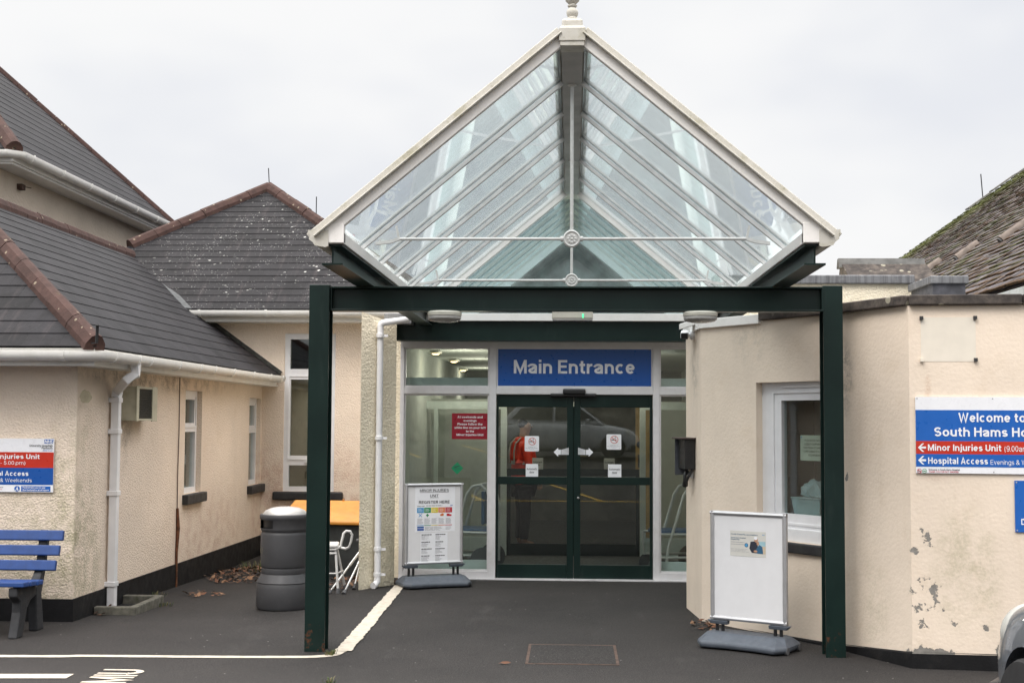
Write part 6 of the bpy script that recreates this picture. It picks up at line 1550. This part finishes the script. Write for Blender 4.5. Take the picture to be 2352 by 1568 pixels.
for i in range(-14, 22):
    for sg in (1, -1):
        yy0 = y0_ + i * .028; pts = []
        for z in (zc0 + .015, zc1 - .015): pts.append((yy0 + sg * (z - zc0) * .8 + (0 if sg > 0 else .15), z))
        (ya, za_), (yb, zb__) = pts
        def cut(y): return max(y0_, min(y1_, y))
        if (ya < y0_ and yb < y0_) or (ya > y1_ and yb > y1_): continue
        def lerp_at(y): return za_ + (zb__ - za_) * (y - ya) / (yb - ya)
        A, B_ = cut(ya), cut(yb)
        q.bar((ox - .006 - .003 * sg, A, lerp_at(A)), (ox - .006 - .003 * sg, B_, lerp_at(B_)), .0035, .003)
build("mesh_grille", q, plain("mesh_wire", (.10, .10, .085), .5, .3), ac)
gl0 = foot(300, 1400)
dr_ = thing("drain_surround", "low mossy concrete drain surround at the foot of the white downpipe", "drain", (LX + .25, 12.1, gz(LX, 12)))
zg = gz(LX + .2, 12.1); q = MB(); dx_, d0, d1 = LX + .40, 11.62, 12.45
q.box(LX + .02, dx_, d0, d0 + .07, zg - .05, zg + .085); q.box(LX + .02, dx_, d1 - .07, d1, zg - .05, zg + .085); q.box(dx_ - .07, dx_, d0 + .07, d1 - .07, zg - .05, zg + .085); build("kerb", q, M['concrete'], dr_, bevel=.012)
q = MB(); q.rect(LX + .02, dx_ - .05, d0 + .05, d1 - .05, zg + .008); build("drain_bed", q, M['black'], dr_)
mh = MB(); c = [on_ground(*p) for p in ((1213, 1480), (1411, 1475), (1421, 1524), (1209, 1525))]
q = MB(); x0m, x1m, y0m, y1m = -.325, .35, 9.50, 10.32
for e in ((x0m, x1m, y0m, y0m + .02), (x0m, x1m, y1m - .02, y1m), (x0m, x0m + .02, y0m + .02, y1m - .02), (x1m - .02, x1m, y0m + .02, y1m - .02)): q.box(*e, -.01, .004)
mo = build("manhole_cover", q, plain("worn_iron_rim", (.075, .045, .032), .8, var=.4, scale=12), origin=(0, 9.9, 0)); tag(mo, "rectangular manhole cover with a thin iron rim filled with asphalt", "manhole cover")
q = MB(); q.rect(x0m + .02, x1m - .02, y0m + .02, y1m - .02, .003); build("infill", q, M['asphalt'], mo)
def leaf_heap(name, label, cx, cy, rx, ry, n, h=.03, wall=None):
    q = MB()
    for _ in range(n):
        a = random.uniform(0, 6.3); rr = math.sqrt(random.random()); x, y = cx + math.cos(a) * rr * rx, cy + math.sin(a) * rr * ry
        if wall is not None and x < wall: continue
        z = gz(x, y) + .004 + random.uniform(0, h) * (1 - rr); s_ = random.uniform(.018, .042); b = random.uniform(0, 6.3)
        ux, uy = V((math.cos(b), math.sin(b), random.uniform(-.5, .5))) * s_, V((-math.sin(b), math.cos(b), random.uniform(-.5, .5))) * s_ * .6; c = V((x, y, z + abs(ux.z) + abs(uy.z)))
        q.add([c - ux, c - uy, c + ux + V((0, 0, .006)), c + uy], [(0, 1, 2), (0, 2, 3)], random.randrange(3))
    o = build(name, q, [M['leaf0'], M['leaf1'], M['leaf2']], origin=(cx, cy, gz(cx, cy))); o["kind"] = "stuff"; o["label"] = label; return o
M['leaf0'] = plain("leaf_russet", (.13, .055, .028), .8, var=.4); M['leaf1'] = plain("leaf_brown", (.07, .04, .025), .8, var=.4); M['leaf2'] = plain("leaf_tan", (.20, .11, .06), .8, var=.4)
leaf_heap("leaf_litter", "brown fallen leaves heaped against the wall behind the litter bin", -3.75, 15.6, .55, 1.2, 420, .06, LX + .02)
leaf_heap("leaf_litter", "brown fallen leaves under the stool and grit bin", -2.45, 14.0, .45, .55, 160, .04)
leaf_heap("leaf_litter", "few dead leaves at the foot of the white downpipe", LX + .1, 11.75, .16, .25, 40, .04, LX + .02)
leaf_heap("leaf_litter", "small drift of leaves on the asphalt before the black plinth", -3.75, 13.3, .2, .25, 30, .02)
leaf_heap("leaf_litter", "few orange leaves at the bay corner behind the poster stand", 1.16, 11.35, .12, .25, 26, .03)
leaf_heap("leaf_litter", "dead leaves blown under the pebbledashed pier", -1.93, 14.05, .12, .2, 24, .03)
for (u, v, lab) in ((1160, 1525, "curled brown leaf lying alone on the asphalt by the manhole cover"), (797, 1559 - 1e-6, "")):
    if not lab: continue
    p = on_ground(u, v); q = MB(); pts = [(-.05, 0, .004), (-.03, -.012, .012), (.0, -.015, .008), (.045, -.004, .014), (.02, .012, .022), (-.02, .014, .02)]
    q.poly([(p.x + a, p.y + b, p.z + c_) for a, b, c_ in pts]); lf_ = build("fallen_leaf", q, M['leaf0'], origin=tuple(p)); tag(lf_, lab, "leaf")
def tuft(label, x, y, n, h, spread):
    q = MB()
    for _ in range(n):
        a, r2 = random.uniform(0, 6.3), random.random() * spread; b = V((x + math.cos(a) * r2, y + math.sin(a) * r2, gz(x, y))); L = h * random.uniform(.5, 1); o_ = V((math.cos(a), math.sin(a), 0)) * L * random.uniform(.2, .8); w_ = V((-math.sin(a), math.cos(a), 0)) * .004
        q.add([b - w_, b + w_, b + o_ * .5 + V((0, 0, L * .7)) + w_ * .7, b + o_ * .5 + V((0, 0, L * .7)) - w_ * .7, b + o_ + V((0, 0, L * .85))], [(0, 1, 2, 3), (3, 2, 4)], random.randrange(2))
    o = build("grass_tuft", q, [M['grass0'], M['grass1']], origin=(x, y, gz(x, y))); o["kind"] = "stuff"; o["label"] = label
M['grass0'] = plain("grass_green", (.055, .085, .02), .7, var=.3); M['grass1'] = plain("grass_dry", (.17, .15, .07), .7, var=.3)
p = on_ground(762, 1502); tuft("dry grass tuft growing through the painted line beside the green post", p.x, p.y - .02, 60, .05, .05)
p = on_ground(757, 1566); tuft("green grass tuft at the edge of the asphalt below the left post", p.x, p.y - .03, 24, .05, .05)
tuft("green weeds against the black plinth behind the litter bin", -3.85, 16.2, 130, .13, .3); tuft("small weeds beside the drain surround", LX + .42, 12.35, 40, .05, .12); tuft("small green weeds along the plinth", LX + .08, 13.2, 30, .05, .12)

# ------------------------------------------------------------------ wheelchairs behind the glass
def wheelchair(x, y, rz, lab):
    o = thing("transit_chair", lab, "wheelchair", (x, y, .008), rz, "pale transit chairs behind the glass"); Mo = XF[o.name]
    for sx in (-.24, .24):
        q = MB(Mo); q.tube([(sx, -.30, .10), (sx, -.30, .75), (sx, -.26, .93), (sx, -.18, 1.0), (sx, -.08, .98), (sx, -.02, .9), (sx, .10, .50), (sx, .16, .30), (sx, .18, .12)], .017, 8); q.tube([(sx, -.30, .46), (sx, .34, .46)], .015, 8); q.tube([(sx, -.30, .2), (sx, .34, .2), (sx, .36, .46)], .015, 8)
        build("side_frame", q, M['tube_white'], o, smooth=True)
        for wy, wr in ((-.22, .15), (.30, .10)):
            q = MB(Mo); q.lathe([(wr * .6, -.018), (wr, -.016), (wr, .016), (wr * .6, .018)], (sx * 1.12, wy, wr), 24, ax=(1, 0, 0)); w_ = build("wheel", q, M['rubber'], o, smooth=True)
            q = MB(Mo); q.lathe([(0, -.012), (wr * .62, -.012), (wr * .62, .012), (0, .012)], (sx * 1.12, wy, wr), 18, ax=(1, 0, 0)); build("hub", q, M['tube_white'], w_)
    q = MB(Mo); q.box(-.22, .22, -.25, .3, .45, .50); build("seat", q, plain("blue_vinyl", (.03, .09, .2), .5), o, bevel=.015)
    q = MB(Mo); q.box(-.22, .22, -.22, -.18, .55, .93); build("backrest", q, plain("blue_vinyl_back", (.05, .12, .22), .5), o, bevel=.015)
wheelchair(-1.17, 15.15, R(82), "pale tubular transit chair behind the glass beside the left poster stand")
wheelchair(1.22, 15.15, R(98), "pale tubular transit chair behind the glass beside the bay")

# ------------------------------------------------------------------ person in the lobby
def skin_body(name, joints, bones, mat, parent, M_, root=0, sub=2):
    me = bpy.data.meshes.new(name); Pi = XF[parent.name].inverted() if parent is not None else Matrix.Identity(4)
    me.from_pydata([Pi @ (M_ @ V(j[0])) for j in joints], bones, []); me.materials.append(mat)
    o = link(name, me, parent); XF[o.name] = XF[parent.name] if parent is not None else Matrix.Identity(4)
    sk = o.modifiers.new("skin", 'SKIN'); sk.use_smooth_shade = True
    ss = o.modifiers.new("smooth", 'SUBSURF'); ss.levels = sub; ss.render_levels = sub
    for i, j in enumerate(joints):
        r_ = j[1] if isinstance(j[1], tuple) else (j[1], j[1])
        d = me.skin_vertices[0].data[i]; d.radius = r_; d.use_root = i == root
    return o
px_, py_ = -.66, 18.0
pr = thing("person", "person in a hooded orange high-visibility coat standing inside behind the left door leaf", "person", (px_, py_, .006), R(-40))
Mp = XF[pr.name]
skin = plain("skin_tone", (.36, .22, .16), .6, var=.05); hv = plain("orange_coat", (.78, .045, .015), .55, var=.06); hv2 = M['frame_alu']; trou = plain("dark_trousers", (.02, .02, .025), .8); hair = plain("dark_hair", (.02, .016, .013), .6, var=.2)
# local frame: the person faces -y turned by the rotation below (seen from behind, towards the right)
J = [((0, 0, .95), (.15, .11)), ((0, 0, 1.15), (.14, .10)), ((0, 0, 1.36), (.17, .11)), ((0, -.01, 1.47), (.075, .075)), ((0, -.02, 1.56), (.06, .065)), ((0, -.035, 1.64), (.078, .095)), ((0, -.03, 1.72), (.07, .085)),
     ((.19, 0, 1.40), .06), ((.24, -.02, 1.14), .045), ((.22, -.14, .93), .036), ((.21, -.17, .86), (.02, .04)),
     ((-.19, 0, 1.40), .06), ((-.24, -.02, 1.14), .045), ((-.22, -.14, .93), .036), ((-.21, -.17, .86), (.02, .04)),
     ((.095, 0, .86), .085), ((.10, -.01, .48), .06), ((.10, .02, .08), .045), ((.105, -.14, .035), (.04, .03)),
     ((-.095, 0, .86), .085), ((-.10, -.01, .48), .06), ((-.10, .02, .08), .045), ((-.105, -.14, .035), (.04, .03))]
Bn = [(0, 1), (1, 2), (2, 3), (3, 4), (4, 5), (5, 6), (2, 7), (7, 8), (8, 9), (9, 10), (2, 11), (11, 12), (12, 13), (13, 14), (0, 15), (15, 16), (16, 17), (17, 18), (0, 19), (19, 20), (20, 21), (21, 22)]
body = skin_body("body", J, Bn, skin, pr, Mp)
for sx in (1, -1):   # fingers and thumb
    for k in range(5):
        b0 = V((sx * .21 + (k - 1.5) * .0 , -.175 - (k - 1.5) * .018, .845)) if k < 4 else V((sx * .195, -.20, .875))
        L = (.05, .058, .055, .042, .04)[k]
        JF = [(b0, .010), (b0 + V((0, -.004, -L * .5)), .009), (b0 + V((-sx * .008, .004 if k < 4 else -.02, -L)), .007)]
        skin_body("finger", JF, [(0, 1), (1, 2)], skin, body, Mp, sub=1)
Jc = [((0, 0, 1.04), (.19, .155)), ((0, 0, 1.16), (.185, .15)), ((0, .01, 1.34), (.19, .145)), ((0, .01, 1.45), (.13, .12)), ((0, .005, 1.52), (.10, .105)),
      ((.20, .01, 1.39), .085), ((.255, -.01, 1.14), .072), ((.235, -.12, .97), .06), ((-.20, .01, 1.39), .085), ((-.255, -.01, 1.14), .072), ((-.235, -.12, .97), .06), ((0, 0, .97), (.195, .16))]
coat = skin_body("coat", Jc, [(0, 1), (1, 2), (2, 3), (3, 4), (2, 5), (5, 6), (6, 7), (2, 8), (8, 9), (9, 10), (0, 11)], hv, pr, Mp)
q = MB(Mp)
def hoop(zc, rx, ry, h_=.05, cy_=0, a0=0, a1=360):
    n_ = 28; pts = [(rx * math.cos(R(a0 + (a1 - a0) * i / n_)), cy_ + ry * math.sin(R(a0 + (a1 - a0) * i / n_))) for i in range(n_ + 1)]
    q.add([(x, y, zc - h_ / 2) for x, y in pts] + [(x, y, zc + h_ / 2) for x, y in pts], [(i, i + 1, n_ + 2 + i, n_ + 1 + i) for i in range(n_)])
hoop(1.02, .197, .163); hoop(1.16, .196, .161)
for sx in (-.11, .11): q.sweep([(sx, .158, 1.16), (sx, .165, 1.3), (sx, .14, 1.42), (sx * .9, .06, 1.50)], [(-.025, 0), (.025, 0), (.025, .006), (-.025, .006)], up=(0, 1, .3))
build("reflective_band", q, plain("reflective_silver", (.42, .43, .42), .35, .2), coat)
Jt = [((0, 0, .88), (.16, .125)), ((.095, 0, .80), .098), ((.10, -.01, .46), .078), ((.10, .02, .10), .066), ((-.095, 0, .80), .098), ((-.10, -.01, .46), .078), ((-.10, .02, .10), .066)]
skin_body("trousers", Jt, [(0, 1), (1, 2), (2, 3), (0, 4), (4, 5), (5, 6)], trou, pr, Mp)
Jh = [((0, .015, 1.62), (.076, .07)), ((0, .01, 1.70), (.082, .088)), ((0, -.01, 1.755), (.066, .07))]
skin_body("hair", Jh, [(0, 1), (1, 2)], hair, pr, Mp)
q = MB(Mp)
q.lathe([(.014, 0), (.010, .016), (0, .022)], (0, -.118, 1.645), 10, ax=(0, -1, -.2)); build("nose", q, skin, body, smooth=True)
for sx in (-.033, .033):
    q = MB(Mp); q.lathe([(0, 0), (.012, .002), (.008, .008), (0, .01)], (sx, -.108, 1.668), 10, ax=(sx * 3, -1, 0)); build("eye", q, M['s_white'], body, smooth=True)
    q = MB(Mp); q.lathe([(0, 0), (.028, .004), (.022, .012), (0, .014)], (math.copysign(.077, sx), -.02, 1.65), 12, ax=(sx, .02, 0)); build("ear", q, skin, body, smooth=True)
q = MB(Mp); q.box(-.024, .024, -.118, -.108, 1.603, 1.611); build("mouth", q, plain("lip_tone", (.25, .10, .08), .6), body, bevel=.003)
pr.rotation_euler = (0, 0, R(-40 + 150)); 

# ------------------------------------------------------------------ cars
def car_thing(label, loc, rz, paint, group=None):
    o = thing("parked_car", label, "car", loc, rz, group); Mo = XF[o.name]
    # nose towards +x; stations: x, half width, sill z, top z
    st = [(2.00, .50, .34, .50), (1.97, .60, .25, .62), (1.86, .70, .20, .74), (1.68, .77, .19, .83), (1.40, .81, .19, .90), (.9, .84, .19, .97), (.3, .85, .19, 1.0), (-.6, .85, .19, 1.02), (-1.2, .84, .19, 1.03), (-1.65, .80, .21, 1.0), (-1.85, .72, .25, .92), (-1.90, .62, .32, .8)]
    q = MB(Mo); n_ = 14; vs = []
    for x, w, z0, z1 in st:
        half = [(w * .80, z0), (w * .95, z0 + (z1 - z0) * .10), (w, z0 + (z1 - z0) * .35), (w * 1.0, z0 + (z1 - z0) * .60), (w * .97, z0 + (z1 - z0) * .80), (w * .90, z0 + (z1 - z0) * .95), (w * .70, z1)]
        vs += [(x, -y, z) for y, z in half] + [(x, y, z) for y, z in reversed(half)]
    fs = [(i * n_ + j, i * n_ + (j + 1) % n_, (i + 1) * n_ + (j + 1) % n_, (i + 1) * n_ + j) for i in range(len(st) - 1) for j in range(n_)] + [tuple(range(n_)), tuple((len(st) - 1) * n_ + j for j in range(n_))[::-1]]
    q.add(vs, fs); bo = build("body", q, paint, o, smooth=True, angle=60)
    m = bo.modifiers.new("smooth", 'SUBSURF'); m.levels = 2; m.render_levels = 2
    for wx in (1.28, -1.22):      # wheel arches cut through the flanks
        cb_ = MB(Mo); cb_.lathe([(.355, -1.2), (.355, 1.2)], (wx, 0, .30), 40, ax=(0, 1, 0))
        cu = build("wheel_arch", cb_, M['black'], bo, smooth=True); cu.hide_render = True; cu.hide_viewport = True; cu.display_type = 'WIRE'
        bl = bo.modifiers.new("arch", 'BOOLEAN'); bl.object = cu; bl.operation = 'DIFFERENCE'; bl.solver = 'EXACT'
        cutters.append((bo, bl, cu))
    q = MB(Mo)
    gl_ = [(1.02, .60, .97), (.42, .64, 1.42), (-.5, .64, 1.47), (-1.35, .60, 1.42), (-1.80, .60, 1.02)]
    vs = [];
    for x, w, z in gl_: vs += [(x, -w * (1.18 if z < 1.1 else 1), z), (x, w * (1.18 if z < 1.1 else 1), z)]
    vs2 = [(1.02, -.74, .93), (1.02, .74, .93), (-1.80, -.74, .95), (-1.80, .74, .95)]
    k = len(vs); allv = vs + vs2
    q.add(allv, [(0, 1, 3, 2), (2, 3, 5, 4), (4, 5, 7, 6), (6, 7, 9, 8), (0, 2, 4, 6, 8, k + 2, k), (1, k + 1, k + 3, 9, 7, 5, 3), (0, k, k + 1, 1), (8, 9, k + 3, k + 2)])
    cbn = build("cabin", q, paint, o, bevel=.06)
    q = MB(Mo); q.add([(.98, -.62, 1.02), (.98, .62, 1.02), (.46, .57, 1.40), (.46, -.57, 1.40)], [(0, 1, 2, 3)]); 
    q.M = Mo @ Matrix.Translation((.03, 0, .02)); q.v = []; q.f = []; q.mi = []
    q.add([(.98, -.62, 1.02), (.98, .62, 1.02), (.46, .57, 1.40), (.46, -.57, 1.40)], [(0, 1, 2, 3)]); build("windscreen", q, M['car_glass'], cbn)
    for sy in (-1, 1):
        for pts in ([(.82, .72, 1.06), (.38, .655, 1.39), (-.28, .665, 1.42), (-.28, .73, 1.06)], [(-.36, .73, 1.06), (-.36, .665, 1.42), (-1.22, .63, 1.38), (-1.5, .70, 1.08)]):
            q = MB(Mo); q.poly([(x, sy * (y + .018), z) for x, y, z in pts]); build("side_window", q, M['car_glass'], cbn)
    for wx in (1.28, -1.22):
        for sy in (-1, 1):
            q = MB(Mo); c = (wx, sy * .74, .30); q.lathe([(.20, -.09), (.285, -.085), (.30, -.06), (.30, .06), (.285, .085), (.20, .09)], c, 36, ax=(0, 1, 0)); w_ = build("wheel", q, M['tyre'], o, smooth=True)
            q = MB(Mo); q.lathe([(.0, .03), (.06, .035), (.06, .05), (.17, .06), (.205, .082), (.205, -.08), (0, -.08)], c, 30, ax=(0, sy, 0)); build("rim", q, M['frame_alu'], w_, smooth=True)
    for sy in (-1, 1):
        q = MB(Mo); q.lathe([(.16 * math.cos(R(a)), .15 * math.sin(R(a))) for a in range(-90, 91, 15)], (1.66, sy * .60, .66), 20, ax=(.55, sy * .6, .28)); build("headlight", q, M['car_lamp'], o, smooth=True)
    q = MB(Mo); q.sweep([(1.80, -.74, .30), (1.93, -.64, .30), (2.0, -.46, .30), (2.01, 0, .30), (2.0, .46, .30), (1.93, .64, .30), (1.80, .74, .30)], [(-.03, -.10), (.03, -.10), (.035, .08), (-.03, .10)]); build("bumper_trim", q, M['bumper'], o, bevel=.012)
    for sy in (-1, 1):
        q = MB(Mo); q.box(.55, .68, sy * .84 if sy > 0 else -1.0, 1.0 if sy > 0 else -.84, .98, 1.10); build("door_mirror", q, paint, o, bevel=.03)
    return o
cutters = []
M['car_glass'] = plain("dark_car_glass", (.015, .018, .02), .06); M['tyre'] = plain("tyre_rubber", (.018, .018, .019), .85, var=.2); M['car_lamp'] = plain("clear_lamp", (.45, .45, .42), .15); M['bumper'] = plain("brown_black_trim", (.035, .028, .025), .5, var=.2)
silver = plain("grey_car_paint", (.20, .22, .25), .32, .55, var=.02, coat=.8); white_ = plain("white_car_paint", (.42, .44, .46), .3, var=.02, coat=.6)
car_thing("grey car cropped by the edge, its front corner near the bay wall", (3.15, 5.36, 0), R(96), silver)
car_thing("pale car parked in the bays facing the entrance", (-.1, -7.5, gz(0, -7.5)), R(4), white_)
# boundary bank behind the viewer, mirrored in the doors
hd_ = MB(); hd_.box(-30, 30, -14.6, -14, .9, 2.75); 
wl_o = build("boundary_wall", hd_, plain("stone_wall", (.26, .24, .20), .9, var=.6, scale=4, bump=.03, dirt=(.05, .06, .025), dirt_amt=.8), origin=(0, -14, 1)); tag(wl_o, "stone boundary wall along the far side of the car park", "wall")
hg = MB()
for _ in range(5200):
    x = random.uniform(-28, 28); z = 2.5 + 4.2 * random.random() * (.75 + .25 * math.sin(x * .8) + .1 * math.sin(x * 2.3)); y = -15.6 + random.uniform(-1.3, 1.6); s_ = random.uniform(.12, .3); a = random.uniform(0, 6.3); b = random.uniform(-1, 1)
    u_, w_ = V((math.cos(a), math.sin(a), b)).normalized() * s_, V((-math.sin(a), math.cos(a), random.uniform(-1, 1))).normalized() * s_
    hg.add([V((x, y, z)) - u_, V((x, y, z)) - w_ * .5, V((x, y, z)) + u_, V((x, y, z)) + w_ * .5], [(0, 1, 2, 3)])
hg.box(-28, 28, -16.6, -15.6, 2.0, 4.6)
hgo = build("hedge", hg, plain("hedge_leaf", (.035, .05, .02), .7, var=.5, scale=1.5), origin=(0, -15, 2)); tag(hgo, "tall ragged dark hedge above the stone boundary wall", "hedge")
# the arch cutters are applied so that nothing hidden is left behind
dg = bpy.context.evaluated_depsgraph_get()
done = {}
for bo, bl, cu in cutters: done.setdefault(bo.name, []).append(cu)
for nm, cus in done.items():
    bo = bpy.data.objects[nm]
    me = bpy.data.meshes.new_from_object(bo.evaluated_get(dg), depsgraph=dg)
    bo.modifiers.clear(); bo.data = me; me.set_sharp_from_angle(angle=R(50))
    for cu in cus: bpy.data.objects.remove(cu)
